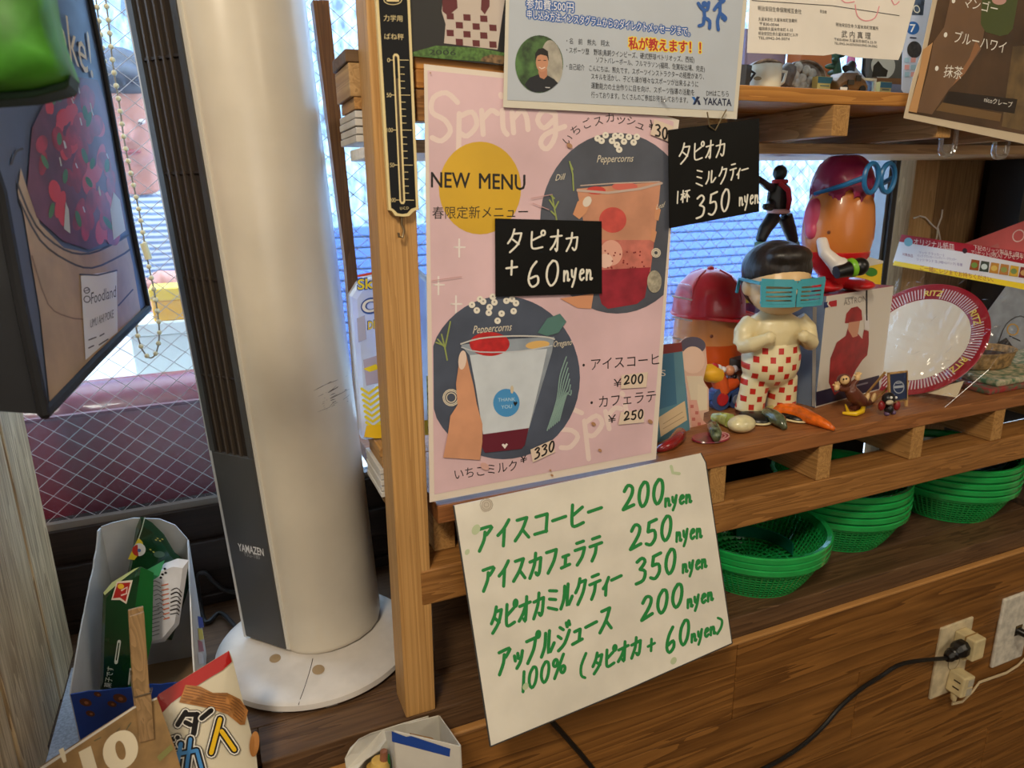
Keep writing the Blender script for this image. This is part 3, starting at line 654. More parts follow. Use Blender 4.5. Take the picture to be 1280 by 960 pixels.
b = MB(); slab(b, 0.02, 0.98, GZ, ZT - 0.01, -0.004, 0.0004); b.build('grille_backing', M((34, 26, 20), 0.7), fan)
for i, u in enumerate((0.06, 0.235, 0.39, 0.545, 0.70, 0.92)):
    w_ = 0.055 if i in (0, 5) else 0.018
    b = MB(); slab(b, u - w_, u + w_, GZ, ZT - 0.01, -0.001, 0.0036); b.build('grille_bar', GREYP if i in (0, 5) else M((70, 60, 50), 0.5), fan)
for z in (1.09, 1.19, 1.29, 1.39, 1.49): b = MB(); slab(b, 0.08, 0.9, z - 0.0012, z + 0.0012, 0.0006, 0.0024); b.build('grille_cross_bar', M((40, 32, 26), 0.6), fan)
b = MB(); slab(b, -0.035, 0.02, Z0 + 0.004, ZT - 0.005, -0.006, 0.003); b.build('edge_trim', M((196, 194, 190), 0.35), fan)
b = MB(); slab(b, 0.98, 1.03, Z0 + 0.006, ZT - 0.005, -0.006, 0.0022); b.build('edge_trim', M((206, 202, 192), 0.35), fan)
fp = Plane(FP(0.5, 0.8, 0.0036), FP(0.9, 0.8, 0.0036), FP(0.5, 1.0, 0.0036))
S = Sheet(fan, fp, 0.0002); LG = M((214, 214, 214), 0.4)
S.text('lettering', 'YAMAZEN', (298, 688), (330, 695), 13, LG, 0.02, up=(-0.12, -1)); S.text('model_lettering', 'YSG-T80', (305, 694.5), (325, 699.5), 7.5, M((150, 150, 150)), 0, up=(-0.12, -1)); S.done()
# scratches on the shell
b = MB(); rnd = random.Random(3)
for i in range(13):
    y = 478 + i * 2.4; x = 396 + rnd.uniform(-4, 14) ; pts = []
    for t in range(4):
        px_ = x + t * rnd.uniform(9, 15); py_ = y + 8 - t * 5.5
        # meet the shell: intersect the ray with the swept outline
        r = ray(px_, py_); best = None
        for a_, c_ in zip(outl[:-1], outl[1:]):
            pa = a_ + Vector((0, 0, Z0)); pb = c_ + Vector((0, 0, Z0)); n_ = (pb - pa).cross(LEAN); dn = r.dot(n_)
            if abs(dn) < 1e-9: continue
            tt = (pa - CAM).dot(n_) / dn; h = CAM + r * tt; q = h - LEAN * (h.z - Z0) - pa
            uu = q.dot(pb - pa) / (pb - pa).length_squared
            if 0 <= uu <= 1 and (best is None or tt < best[0]): best = (tt, h)
        if best and best[1].y < 0.2: pts.append(best[1] - r.normalized() * 0.0003)
    if len(pts) > 2: b.tube(pts, [0.0001] + [0.00035 * rnd.uniform(.5, 1.2)] * (len(pts) - 2) + [0.0001], 4)
if b.v: b.build('scuff', M((110, 102, 96), 0.6), fan)
b = MB(); b.tube(curve3([PZ(300, 790, CT + 0.006), PZ(276, 766, CT + 0.006), PZ(258, 778, CT + 0.004) + Vector((0, 0, 0)), P(250, 752, 0.30), P(247, 722, 0.295), P(256, 716, 0.295), P(268, 728, 0.30), P(282, 738, 0.302), P(300, 742, 0.302)]), 0.0028, 8)
tag(b.build('fan_cord', M((34, 34, 36), 0.5), None, smooth=True), 'black power cord looping on the counter behind the fan base', 'cord')

# ================================================================ SPRING SCALE ON THE POST
CREAM = M((226, 206, 150), 0.4); INK = M((26, 22, 22), 0.5); SIGNBLK = M((9, 9, 10), 0.35, spec=.3)
sc_ = thing('spring_scale', 'black spring scale with a white graduated slot hanging on the wooden post', 'scale', P(503, 268, -0.004))
sp = Plane(P(470, 0, -.007), P(513, 0, -.007), P(488, 262, -.007))
def quad_prism(pts, pl, th, o=0.0): 
    b = MB(); b.prism([pl.at(x, y, o) for x, y in pts], -pl.n * th); return b
quad_prism([(469, -14), (512, -14), (523.6, 262), (518, 264), (512, 270), (503, 271), (494, 270), (490, 264), (486, 263)], sp, 0.006).build('frame', CREAM, sc_, bevel=0.0004)
S = Sheet(sc_, sp, 0.0002)
S.poly('face', [(472.5, -14), (508.5, -14), (520, 259), (514, 261), (509, 266.5), (503, 267.5), (497, 266.5), (492, 261.5), (489, 260)], SIGNBLK)
S.poly('slot_rim', [(491, 70), (493, 67), (496.5, 67), (499, 70), (506.5, 252), (505, 255), (501.5, 255), (499.5, 252)], CREAM)
S.poly('slot', [(493, 71), (494.5, 69.5), (496.5, 71), (504.3, 251), (502.5, 253), (501.3, 251)], M((70, 54, 34), 0.5))
S.poly('slot_shade', [(493.3, 72), (496.6, 72), (498, 98), (494.3, 98)], SIGNBLK)
for i in range(21):
    t = i / 20; y = 75 + 175 * t; x = 499.8 + 6.4 * t; L_ = 11 if i % 5 == 0 else 5
    S.stroke('tick', [(x, y), (x + L_, y + .2)], 0.8, CREAM)
for i, n_ in enumerate(('0', '50', '100', '150', '200')):
    y = 75 + 43.75 * i; x = 490.5 + 1.75 * i * 1.02
    S.stroke('tick', [(x - 3, y), (x + 1.5, y)], 0.8, CREAM); w_ = (3.5, 6, 7.5, 7.5, 7.5)[i]
    S.text('numeral', n_, (x - 3 - w_, y + 2.6), (x - 3, y + 2.6), 7.5, CREAM)
S.text('lettering', '力学用', (479.5, 25.5), (503, 26.5), 8.6, CREAM, 0.01); S.text('lettering', 'ばね秤', (480.5, 48.5), (504.5, 49.5), 8.6, CREAM, 0.01)
S.text('lettering', 'U.C.D', (500, 262), (511, 261.6), 5.0, CREAM)
S.oval('emblem', (491, 0), 11.5, 6.2, CREAM); S.oval('emblem_field', (491, 0), 10.5, 5.2, SIGNBLK); S.stroke('emblem_mark', [(484, 0.8), (498, 1)], 2.2, CREAM); S.done()
b = MB(); hk = P(502, 278, -.005)
b.tube([P(502, 266, -.004), P(502, 280, -.005), P(505, 288, -.006), P(503, 297, -.007), P(499, 296, -.007), P(498, 291, -.007)], 0.0011, 8); b.build('hook', M((120, 104, 80), 0.35, metal=0.8), sc_, smooth=True)

# ================================================================ PAPER ON THE RACK
PAPER = M((222, 216, 202), 0.5, 0.03, 14); PINK = M((226, 192, 198), 0.38, 0.07, 9); PALE = M((228, 214, 200), 0.4)
# wall picture at the upper left: dark print of a checked cloth
pY = YP(-0.003)
S = paper('dark_print', 'dark printed picture of a checked cloth above grass, top left of the flyer', 'poster', [(512, -20), (640, -20), (640, 83), (514, 70)], pY, M((34, 32, 31), 0.45))
S.poly('picture', [(556, -20), (634, -20), (628, 20), (624, 48), (622, 62), (555, 54), (557, 30), (552, 14)], M((196, 182, 170), 0.5))
RB = M((96, 30, 34), 0.5)
for i in range(6):
    for j in range(4):
        if (i + j) % 2 == 0:
            x = 558 + i * 10.5 + (j % 2); y = 16 + j * 10.5 + i * 0.8
            S.poly('cloth_checks', [(x, y), (x + 9, y + .5), (x + 9.5, y + 8.5), (x + .5, y + 8)], RB)
S.poly('picture_band', [(553, -20), (570, -20), (572, 10), (560, 20), (553, 14)], RB); S.poly('picture_band', [(603, -20), (612, -20), (612, 8), (606, 18), (601, 12)], RB)
S.poly('grass', [(514, 70), (513, 66), (545, 57), (600, 60), (631, 66), (637, 72), (637, 79), (560, 74)], M((84, 120, 56), 0.6, 0.3, 300))
S.poly('straw', [(600, 76), (604, 71), (615, 68), (630, 70), (638, 74), (638, 82)], M((128, 100, 66), 0.6, 0.3, 300))
S.text('lettering', '2006', (536, 68), (570, 69), 9, M((30, 40, 34))); S.done()

# pink spring menu
pY = YP(-0.0055)
S = paper('pink_menu', 'large pink spring drinks menu with two round drink pictures hanging on the rack', 'poster', [(530, 80), (690, 98), (849, 150), (846, 178), (820, 574), (537, 628)], pY, PALE)
S.poly('pink_field', [(534.5, 88), (690, 104), (842, 152), (838, 262), (814, 566), (543, 618)], PINK)
SPR = M((234, 212, 206), 0.45)
spring = [[(572, 128), (558, 116), (542, 122), (540, 140), (556, 150), (563, 164), (552, 176), (540, 172)], [(574, 142), (573, 205)], [(574, 146), (590, 140), (596, 156), (584, 170), (575, 166)],
          [(602, 138), (604, 168)], [(604, 148), (614, 138), (622, 142)], [(628, 138), (629, 160), (634, 168)], [(626, 118), (627, 121)], [(640, 140), (642, 166)], [(642, 148), (652, 138), (658, 146), (660, 162)],
          [(694, 142), (680, 138), (672, 150), (680, 160), (692, 150)], [(694, 142), (694, 170), (684, 186), (676, 180), (682, 168), (706, 158)]]
for st in spring: S.stroke('pale_script', smooth2(st), 6.5, SPR)
for st in spring[:7]: S.stroke('pale_script_below', smooth2([(696 + (x - 540) * 0.95 + (y - 120) * .1, 528 + (y - 130) * .75 - (x - 540) * .32) for x, y in st]), 6, SPR)
S.oval('yellow_disc', (600, 235), 51.5, 58, M((216, 172, 44), 0.45, 0.05, 12), 0)
S.halo('lettering', 'NEW', (539, 234), (587.5, 235), 27.5, INK, .35); S.halo('lettering', 'MENU', (599, 235.5), (656.5, 237.5), 27.5, INK, .35)
S.text('lettering', '春限定新メニュー', (540.5, 272.5), (660, 271), 17, INK)
WSP = M((236, 226, 222), 0.45)
for cx, cy in ((574, 310), (570, 381), (802, 374), (828, 336), (548, 357)): S.stroke('spark', [(cx, cy - 11), (cx, cy + 11)], 2.2, WSP); S.stroke('spark', [(cx - 6, cy - 1), (cx + 7, cy - 1)], 2.2, WSP)
SLATE = M((86, 90, 102), 0.42, 0.12, 20)
def clipR(q):
    lim = 838 - (q[1] - 262) * 0.079 if q[1] > 200 else 839
    return [min(q[0], lim), q[1]]
S.oval('drink_picture', (771, 279), 96, 113, SLATE, 0, 48, clip=clipR)
def clipL(q): return [max(q[0], 541 + (q[1] - 400) * 0.012), q[1]]
S.oval('drink_picture', (629, 472), 96, 102, M((80, 88, 106), 0.42, 0.12, 20), 0, 48, clip=clipL)
# upper drink: peach to berry
S.poly('cup', [(721, 236), (826, 227), (824, 248), (818, 300), (806, 372), (796, 380), (760, 386), (752, 380), (726, 262)], M((206, 146, 116), 0.4, 0.08, 30))
S.poly('cup_lower', [(733, 300), (818, 300), (813, 340), (742, 346)], M((206, 120, 106), 0.4, 0.15, 60))
S.poly('cup_berry', [(741, 338), (813, 334), (806, 372), (796, 380), (760, 386), (752, 380)], M((158, 44, 58), 0.4, 0.15, 60))
S.oval('fruit', (766, 275), 17, 16, M((206, 84, 76), 0.4, 0.1, 60)); S.oval('fruit', (745, 238), 12, 5, M((206, 70, 62), 0.4)); S.oval('fruit', (781, 233), 16, 5, M((214, 110, 96), 0.4))
S.oval('foam', (764, 316), 14, 16, M((226, 168, 150), 0.4)); S.oval('foam', (757, 326), 9, 9, M((234, 196, 180), 0.4))
rr = random.Random(5)
for i in range(26): S.oval('bubble', (rr.uniform(748, 806), rr.uniform(312, 336)), 1.1, 1.1, M((140, 52, 52), 0.4), 0, 8)
RIM = M((198, 176, 164), 0.35)
S.stroke('cup_rim', [(722, 238), (760, 241), (800, 236), (827, 229)], 3.0, RIM); S.stroke('cup_rim', [(726, 232), (770, 229), (824, 227)], 1.5, RIM)
S.poly('hand', [(716, 268), (722, 252), (731, 246), (738, 254), (733, 266), (724, 274)], M((212, 150, 110), 0.5)); S.poly('hand', [(819, 257), (826, 262), (823, 276), (818, 274)], M((212, 150, 110), 0.5)); S.poly('hand', [(815, 285), (821, 290), (818, 303), (813, 300)], M((212, 150, 110), 0.5))
S.oval('nail', (734, 252), 5, 7, M((226, 214, 200), 0.3), 0.5)
S.poly('hand', [(700, 373), (742, 367), (739, 386), (722, 385)], M((214, 150, 112), 0.5))
CRM = M((226, 216, 196), 0.45); PEPS = M((236, 230, 216), 0.45); PEPD = M((150, 146, 140))
for ox, oy, pp in ((0, 0, [(747, 173), (757, 169), (765, 176), (771, 181), (776, 170), (780, 177), (792, 178), (786, 171), (774, 187), (769, 170), (796, 171), (752, 176)]), (0, 0, [(590, 381), (596, 388), (604, 377), (611, 391), (618, 378), (627, 392), (633, 376), (642, 389), (645, 379), (622, 401), (612, 384), (600, 374), (640, 374), (616, 371)])):
    for x, y in pp: S.oval('peppercorns' if y < 300 else 'peppercorn_cluster', (x, y), 4.1, 4.1, PEPS, 0, 12)
    for x, y in pp: S.oval('peppercorn_dots' if y < 300 else 'peppercorn_cluster_dots', (x, y - .5), 1.2, 1.2, PEPD, 0, 8)
S.text('script_lettering', 'Peppercorns', (746, 203), (792, 202), 13, CRM, 0.0, shear=0.35); S.text('script_lettering', 'Dill', (694, 226), (707, 224), 11, CRM, 0, shear=.35); S.text('script_lettering', 'Leaf', (820, 262), (832, 258), 9, CRM, 0, shear=.35)
S.text('script_lettering', 'Peppercorns', (591, 417), (640, 413), 14, CRM, 0.0, shear=0.35); S.text('script_lettering', 'Oregano', (692, 434), (715, 431), 11, CRM, 0, shear=.35)
GRN = M((150, 164, 92), 0.5); LGN = M((136, 166, 160), 0.5)
for pts in ([(712, 202), (716, 218), (717, 238)], [(716, 212), (713, 205)], [(690, 244), (693, 260), (696, 276)], [(692, 258), (687, 250)], [(693, 262), (698, 252)], [(695, 270), (689, 264)], [(552, 418), (556, 434), (559, 450)], [(556, 434), (547, 424)], [(556, 436), (563, 402)], [(555, 432), (545, 428)], [(693, 248), (688, 244)]): S.stroke('herb', pts, 1.8, GRN)
for i in range(7): S.stroke('herb_sprig', smooth2([(684 + i * 2.5, 538 - i * 2), (696 + i * 2, 500 - i), (700 + i * 2.2, 470 + i * 4), (708 + i, 446 + i * 7)]), 1.5, LGN)
S.poly('herb_leaf', [(672, 416), (684, 398), (700, 392), (708, 402), (698, 416), (684, 420)], M((84, 124, 118), 0.5))
for r_ in (5, 7.5, 10): S.stroke('onion', ring_pts(820, 316, r_ * .55, 14), 1.0, CRM)
for r_ in (7, 10, 12): S.stroke('onion', ring_pts(564, 497, r_ * .85, 14), 1.2, CRM)
S.oval('onion', (818, 352), 9, 14, M((176, 168, 148), 0.5, .2, 200))
# lower drink: strawberry milk held in a hand
S.poly('cup', [(576, 431), (634, 424), (693, 421), (690, 440), (660, 540), (604, 545), (590, 448)], M((150, 160, 172), 0.35, 0.08, 60))
S.poly('milk', [(587, 444), (630, 440), (684, 436), (678, 464), (661, 536), (604, 543), (594, 480)], M((206, 214, 222), 0.4, 0.04, 40))
S.poly('cup_berry', [(603.5, 543), (661, 535), (656, 556), (652, 561), (606, 566), (602, 558)], M((104, 34, 50), 0.4))
S.oval('strawberry', (612, 430), 25, 15, M((196, 44, 46), 0.4, 0.12, 150)); S.oval('citrus', (672, 431), 15, 5, M((222, 180, 110), 0.4), -.1)
S.stroke('cup_rim', smooth2([(576, 430), (600, 423), (640, 420), (680, 421), (693, 424)]), 1.8, M((206, 204, 200), .3)); S.stroke('cup_rim', smooth2([(577, 434), (600, 440), (650, 439), (690, 432)]), 1.5, M((196, 200, 206), .3))
S.oval('blue_label', (633, 503.5), 16.5, 17.5, M((74, 148, 206), 0.4)); S.oval('blue_label', (640, 487), 2, 5, M((206, 190, 160), .5))
S.text('cup_lettering', 'THANK', (622.5, 502), (644, 501), 6.2, M((190, 220, 236)), 0.0); S.text('cup_lettering', 'YOU', (626.5, 511), (640, 510), 6.2, M((190, 220, 236)))
S.poly('label_heart', [(644, 508), (641.5, 503.5), (643, 501.5), (644.2, 503), (645.6, 501.5), (647, 503.5)], INK); S.poly('tiny_heart', [(631, 561), (627, 556), (629, 554.5), (631, 556), (633, 554), (635, 555.5)], WSP)
HANDP = M((214, 154, 118), 0.5, 0.06, 30)
S.poly('hand', [(577, 440), (583, 444), (587, 462), (592, 482), (596, 505), (603, 530), (603, 552), (600, 575), (554, 572), (560, 542), (563, 520), (572, 506), (570, 480), (574, 452)], HANDP)
S.oval('nail', (578, 450), 5, 12, M((230, 206, 190), 0.3), 0.1)
PATCH = M((224, 204, 184), 0.5)
arc = 'いちごスカッシュ'
pos = [(713, 173, -40), (722, 162, -32), (736, 154, -24), (749, 151, -16), (763, 147, -8), (776, 149, 4), (788, 151, 12), (799, 156, 20)]
for ch, (x, y, a) in zip(arc, pos):
    ca, sa = cos(radians(a)), sin(radians(a)); h = 13.5
    S.text('lettering', ch, (x - 5.2 * ca + 0, y + 5 - 5.2 * sa), (x + 5.2 * ca, y + 5 + 5.2 * sa), h, INK, 0.0, up=(sa, -ca))
S.text('lettering', '¥', (810, 161), (818, 163.5), 16, INK, 0.01, up=(.2, -1))
S.poly('price_patch', [(818, 149), (842, 158), (838, 178), (813, 168)], PATCH)
S.hand('price_numerals', '300', (818, 169), (844, 180), 15, 2.3, INK)
S.text('lettering', 'いちごミルク', (569, 599), (647, 587), 15, INK, 0.0, up=(-0.1, -1)); S.text('lettering', '¥', (650, 580), (659, 577), 14, INK, 0.0)
S.poly('price_patch', [(663, 562), (690, 550), (694, 565), (666, 578)], PATCH); S.hand('price_numerals', '330', (667, 575), (694, 563), 13.5, 2.1, INK)
S.text('lettering', '・アイスコーヒ', (728, 463), (824, 455), 17, INK, 0.0); S.text('lettering', '¥', (767, 484), (777, 483), 14, INK)
S.poly('price_patch', [(777, 469), (810, 465), (808, 484), (776, 486)], PATCH); S.hand('price_numerals', '200', (779, 481), (805, 479), 11.5, 2.0, INK)
S.text('lettering', '・カフェラテ', (738, 510), (820, 501), 17, INK, 0.0); S.text('lettering', '¥', (760, 529), (770, 528), 14, INK)
S.poly('price_patch', [(776, 515), (805, 512), (805, 528), (773, 531)], PATCH); S.hand('price_numerals', '250', (779, 526), (805, 523), 11.5, 2.0, INK)
STN = M((176, 132, 96), 0.5)
for x, y, a in ((712, 182, 4), (742, 530, 3.2), (750, 563, 2.6), (813, 527, 3.4), (606, 583, 6), (688, 588, 1.6), (538, 91, 1.2), (690, 594, 2)): S.oval('stain', (x, y), a, a * .7, STN if a < 5 else M((212, 168, 158)), .6, 10)
for pts in ([(540, 351), (575, 346), (577, 346)], [(664, 248), (690, 243)], [(666, 254), (686, 262)]): S.stroke('crease', pts, .9, M((196, 150, 150)))
pink_menu = S.done()

# flyer above it
GREYB = M((186, 194, 204), 0.42, 0.03, 10); BLUE = M((36, 92, 170), 0.45); RED = M((180, 30, 34), 0.45); YEL = M((240, 212, 60), 0.45); NAVY = M((26, 34, 66), 0.45)
pY = YP(-0.0085)
S = paper('sports_flyer', 'grey blue sports class flyer with a round portrait and blue leaping figures', 'flyer', [(633, -20), (936, -20), (934, 0), (921, 149), (629, 134)], pY, M((214, 208, 192), 0.45))
S.poly('field', [(637, -20), (931, -20), (929, 0), (917, 139), (634, 125)], GREYB)
U = (0.0, -1)
for nm, mt in (('lettering_outline', BLUE), ('lettering', M((240, 240, 240), .45))):
    for tx, pa, pb_, h in (('参加費:500円', (658, 9.5), (717, 14.5), 14), ('申し込み方法:インスタグラムからのダイレクトメッセージまで。', (659, 22), (862, 44.5), 12.2)):
        S.halo(nm, tx, pa, pb_, h, mt, 1.7) if mt is BLUE else S.text(nm, tx, pa, pb_, h, mt, .006)
S.halo('headline_outline', '私が教えます！！', (786, 60), (876, 66), 16.5, YEL, 1.8); S.halo('headline', '私が教えます！！', (786, 60), (876, 66), 16.5, RED, .45)
T = [('・名　前　熊丸　翔太', 708, 54, 762, 57.5, 8.2), ('・スポーツ歴　野球(鳥飼クインビーズ、硬式野球ペトリオッズ、西短)', 708, 65.5, 868, 78, 8.4), ('ソフトバレーボール、フルマラソン(福岡、佐賀桜出場、完走)', 745, 77.5, 881, 89.5, 8.2),
     ('・自己紹介　こんにちは。熊丸です。スポーツインストラクターの経歴があり、', 708, 86, 880, 99, 8.4), ('スキルを活かし、子ども達が様々なスポーツが出来るように', 739, 98.5, 873, 108.5, 8.4), ('運動能力の土台作りに目を向け、スポーツ指導の活動を', 739, 110, 868, 119, 8.6),
     ('行っております。たくさんのご参加お待ちしております。', 739, 121.5, 860, 128.5, 8.6)]
for t, x0_, y0_, x1_, y1_, h in T: S.text('small_lettering', t, (x0_, y0_), (x1_, y1_), h, INK, 0.0)
S.text('small_lettering', 'DMはこちら', (883, 119.5), (911, 120.5), 8.5, INK, 0.0)
S.text('lettering_blue', 'YAKATA', (879, 130.5), (914.5, 132.5), 12.5, NAVY, 0.02)
S.poly('mark', [(864.5, 121), (868, 121), (871, 125.5), (869, 130.5), (866, 130.5), (868, 126)], M((40, 110, 190))); S.poly('mark', [(871, 120.5), (875, 121), (869, 130.8), (866.5, 130.6)], NAVY); S.poly('mark', [(871.5, 126), (874, 125), (876, 131), (873, 131)], NAVY)
# round portrait print
S.oval('portrait', (674, 80), 30, 36, M((70, 104, 54), 0.5, 0.5, 90)); S.oval('portrait_building', (690, 78), 13, 28, M((178, 172, 158), 0.5, .25, 60), -.12)
S.poly('portrait_shirt', [(655.5, 106), (662, 97), (673, 93), (684, 94), (693, 99), (697.5, 104), (690, 110.5), (680, 115), (668, 115), (660, 111)], M((26, 28, 36)))
S.poly('portrait_face', [(673, 91), (673, 86), (684, 86), (684, 95), (680, 99), (675, 97)], M((186, 128, 98))); S.oval('portrait_face', (677.5, 78), 7.6, 11.8, M((198, 142, 110)))
S.poly('portrait_hair', [(669, 77), (669, 67), (673, 61), (679, 60), (685, 64), (686.2, 77), (683.5, 70), (676, 68), (671.5, 70)], M((24, 20, 20)))
S.stroke('portrait_features', [(674, 84), (677, 86), (681, 84.2)], 1.1, M((236, 220, 210))); S.stroke('portrait_features', [(672.5, 75.5), (675.5, 75.2)], .9, INK); S.stroke('portrait_features', [(679.5, 75.4), (682.5, 75.6)], .9, INK)
S.stroke('portrait_badge', [(682, 109.2), (687, 109.6)], 1.1, M((200, 200, 204)))
for fig in ([[(873, 4), (878, 11), (884, 12), (886, 3)], [(880, 12), (881, 22)], [(881, 22), (887, 26), (887, 35)], [(880, 22), (879, 30), (874, 32)]], [[(893, 12), (899, 4), (905, 1), (903, -8)], [(900, 3), (900, 16)], [(900, 16), (907, 22), (906, 25)], [(900, 16), (897, 26), (898, 37)], [(903, 22), (907, 24)]]):
    for st in fig: S.stroke('leaping_figures', smooth2(st), 4.2, BLUE)
S.oval('leaping_figures', (880.5, 5), 3.6, 3.8, BLUE); S.oval('leaping_figures', (901, -3), 4, 4.5, BLUE)
S.done()
b = MB(); q = P(829, 126, -0.0115); b.ball(q, (0.0022, 0.0016, 0.0022), 10, 6); b.tube([q, q + Vector((0.001, -0.006, 0.001))], 0.0012, 8); tag(b.build('push_pin', film((245, 245, 245), .6, .1), None, smooth=True), 'clear push pin through the lower edge of the sports flyer', 'pin')

# letter, pamphlet and brown crepe poster, upper right
pY = YP(-0.0035)
S = paper('letter', 'cream letter with small printed addresses and pink scribble over the upper shelf', 'letter', [(938, -20), (1150, -20), (1143, 4), (1128.5, 62), (1123, 75), (1088, 73), (1070, 72), (1045, 67), (1030, 69.5), (934, 66)], pY, M((240, 232, 220), 0.6, 0.04, 12, 0.15))
LINK = M((60, 58, 58), .5)
S.stroke('rule', [(940, 0.5), (1040, 7), (1124, 19.5)], .8, LINK)
for t, x0_, y0_, x1_, y1_, h in (('明治安田生命保険相互会社', 947.5, 12.5, 1002, 17, 6.6), ('久留米支社 久留米本町営業所', 948, 25.5, 996.5, 28, 5.0), ('〒830-0044', 949.5, 31.5, 973.5, 33, 5.2), ('福岡県久留米市本町４-33', 948.5, 37.5, 991, 39.5, 5.0), ('明治安田生命久留米本町ビル7F', 948, 43.5, 997.5, 45.7, 5.0), ('TEL:0942-34-5074', 948, 49, 987, 50.5, 5.0),
                                  ('担当者', 1025, 15.5, 1033.5, 16.8, 4.5), ('明治安田生命 久留米本町営業所', 1045, 32.5, 1098, 37.6, 5.2), ('武 内 真 理', 1052, 46, 1088.5, 48.5, 9.5), ('〒830-0044 久留米市本町4-33-7F', 1043, 50.5, 1096, 55, 4.6), ('TEL:0942-34-5074/FAX:0942-34-5062', 1043, 55.5, 1096.5, 59.5, 4.4)):
    S.text('lettering', t, (x0_, y0_), (x1_, y1_), h, LINK, 0.0)
PKI = M((236, 150, 160), .5)
for st in ([(1048, -6), (1056, 3), (1068, 2)], [(1069, 6), (1072, 20), (1082, 26), (1094, 22), (1099, 8)], [(1113, -4), (1118, 6), (1124, 2)]): S.stroke('scribble', smooth2(st), 1.2, PKI)
S.done()
pY = YP(0.006)
S = paper('blue_leaflet', 'narrow pale blue leaflet with a blue numbered disc behind the brown poster', 'leaflet', [(1131, -20), (1170, -20), (1160, 40), (1140, 132), (1127, 112), (1128, 74)], pY, M((190, 202, 226), 0.45))
S.oval('blue_disc', (1141, 35), 8.2, 8.2, M((44, 104, 180), .45)); S.text('lettering', '7', (1137.5, 40), (1144.5, 40), 14, M((236, 240, 244)), .01); S.stroke('lettering_line', [(1138, 47), (1145, 47.5)], 1.6, NAVY)
S.oval('photo_print', (1143, 62), 9, 10.5, M((54, 52, 52), .5, .5, 200)); S.poly('heading', [(1130, -20), (1158, -20), (1154, 19), (1130, 18)], M((70, 88, 116), .5, .5, 140)); S.text('heading_lettering', '8O', (1136, 14), (1150, 17), 14, M((226, 226, 210)))
for i in range(3):
    for j in range(2): S.poly('swatch', [(1131 + 8 * j, 72 + 9 * i), (1137 + 8 * j, 72 + 9 * i), (1136.5 + 8 * j, 78 + 9 * i), (1130.5 + 8 * j, 78 + 9 * i)], M(((150, 186, 206), (214, 160, 160))[(i + j) % 2]))
S.done()
pY = YP(-0.008)
BRN = M((84, 62, 44), 0.25, 0.25, 14)
S = paper('crepe_poster', 'brown laminated crepe menu poster with white lettering, upper right corner', 'poster', [(1170, -20), (1300, -20), (1300, 184), (1129.5, 147.5), (1141, 98), (1152, 66)], pY, M((206, 188, 160), .4))
S.poly('picture', [(1176, -20), (1300, -20), (1300, 172), (1135.5, 141), (1147, 96), (1158, 64)], BRN)
S.poly('picture_table', [(1266, 58), (1300, 56), (1300, 168), (1252, 158)], M((110, 88, 58), .3, .3, 40)); S.poly('picture_band', [(1186, 114), (1272, 124), (1268, 142), (1178, 128)], M((40, 30, 24), .3)); S.poly('picture_band', [(1178, 128), (1252, 142), (1250, 152), (1170, 138)], M((116, 88, 54), .3))
S.poly('forearm', [(1154, 62), (1166, 53), (1146, 141), (1135.5, 139), (1148, 96)], M((196, 148, 98), .3)); 
S.poly('sleeve', [(1192, -20), (1236, -20), (1231, 36), (1226, 62), (1206, 92), (1186, 112), (1165, 143), (1146, 140), (1160, 90), (1167, 52), (1180, 34)], M((120, 90, 66), .3, .1, 14))
S.poly('hand', [(1225, 60), (1206, 92), (1190, 108), (1196, 98), (1212, 72), (1220, 50)], M((150, 104, 70), .3))
S.poly('green_cup', [(1228, -20), (1276, -20), (1266, 36), (1260, 43), (1250, 45), (1232, 40), (1226, 30)], M((74, 84, 44), .3)); S.oval('cup_emblem', (1249, 0), 9, 6, M((196, 150, 140), .3))
LW_ = M((238, 234, 224), .4)
for x, y in ((1192, 1), (1182, 43.5), (1171, 85.5)): S.oval('bullet', (x, y), 2.2, 3.2, LW_, .2, 14)
S.text('lettering', 'マンゴー', (1204, 8), (1246, 17), 15, LW_, -.01, up=(.2, -1)); S.text('lettering', 'ブルーハワイ', (1192, 52), (1256, 66), 17, LW_, -.012, up=(.2, -1)); S.text('lettering', '抹茶', (1179, 95), (1202, 98), 17, LW_, -.012, up=(.2, -1)); S.text('lettering', 'nicoクレープ', (1230, 127), (1265, 134.5), 8.5, LW_, 0.005, up=(.15, -1))
S.done()

# black price cards
def card(name, label, pts, Y, edge=None):
    return paper(name, label, 'price card', pts, YP(Y - .001), M((9, 9, 8), .5, .3, 30, spec=.25), None, .0008)
CHALK = M((232, 228, 214), .6)
S = card('black_price_card', 'black price card with white tapioca plus sixty yen writing over the pink menu', [(619, 273), (752, 276.5), (752.5, 367), (619.5, 371)], -0.0075)
for ch, x0_, x1_, y0_, y1_ in (('タ', 632, 656, 315.5, 286), ('ピ', 660, 683, 313, 288), ('オ', 686, 704, 315.5, 287), ('カ', 705, 725, 314.5, 290)): S.hand('chalk_lettering', ch, (x0_, y0_), (x1_, y0_ - .5), y0_ - y1_, 2.4, CHALK)
S.hand('chalk_lettering', '+', (630, 345), (649, 344), 21, 2.6, CHALK); S.hand('chalk_lettering', '60', (656, 359.5), (702, 357.5), 33, 2.7, CHALK); S.hand('chalk_lettering', 'nyen', (703, 352), (741, 350), 24, 2.5, CHALK); S.done()
S = card('black_price_card', 'tilted black price card reading three hundred and fifty yen at the menu corner', [(835.5, 162.5), (949, 148), (949, 264.5), (837, 285.5)], -0.010)
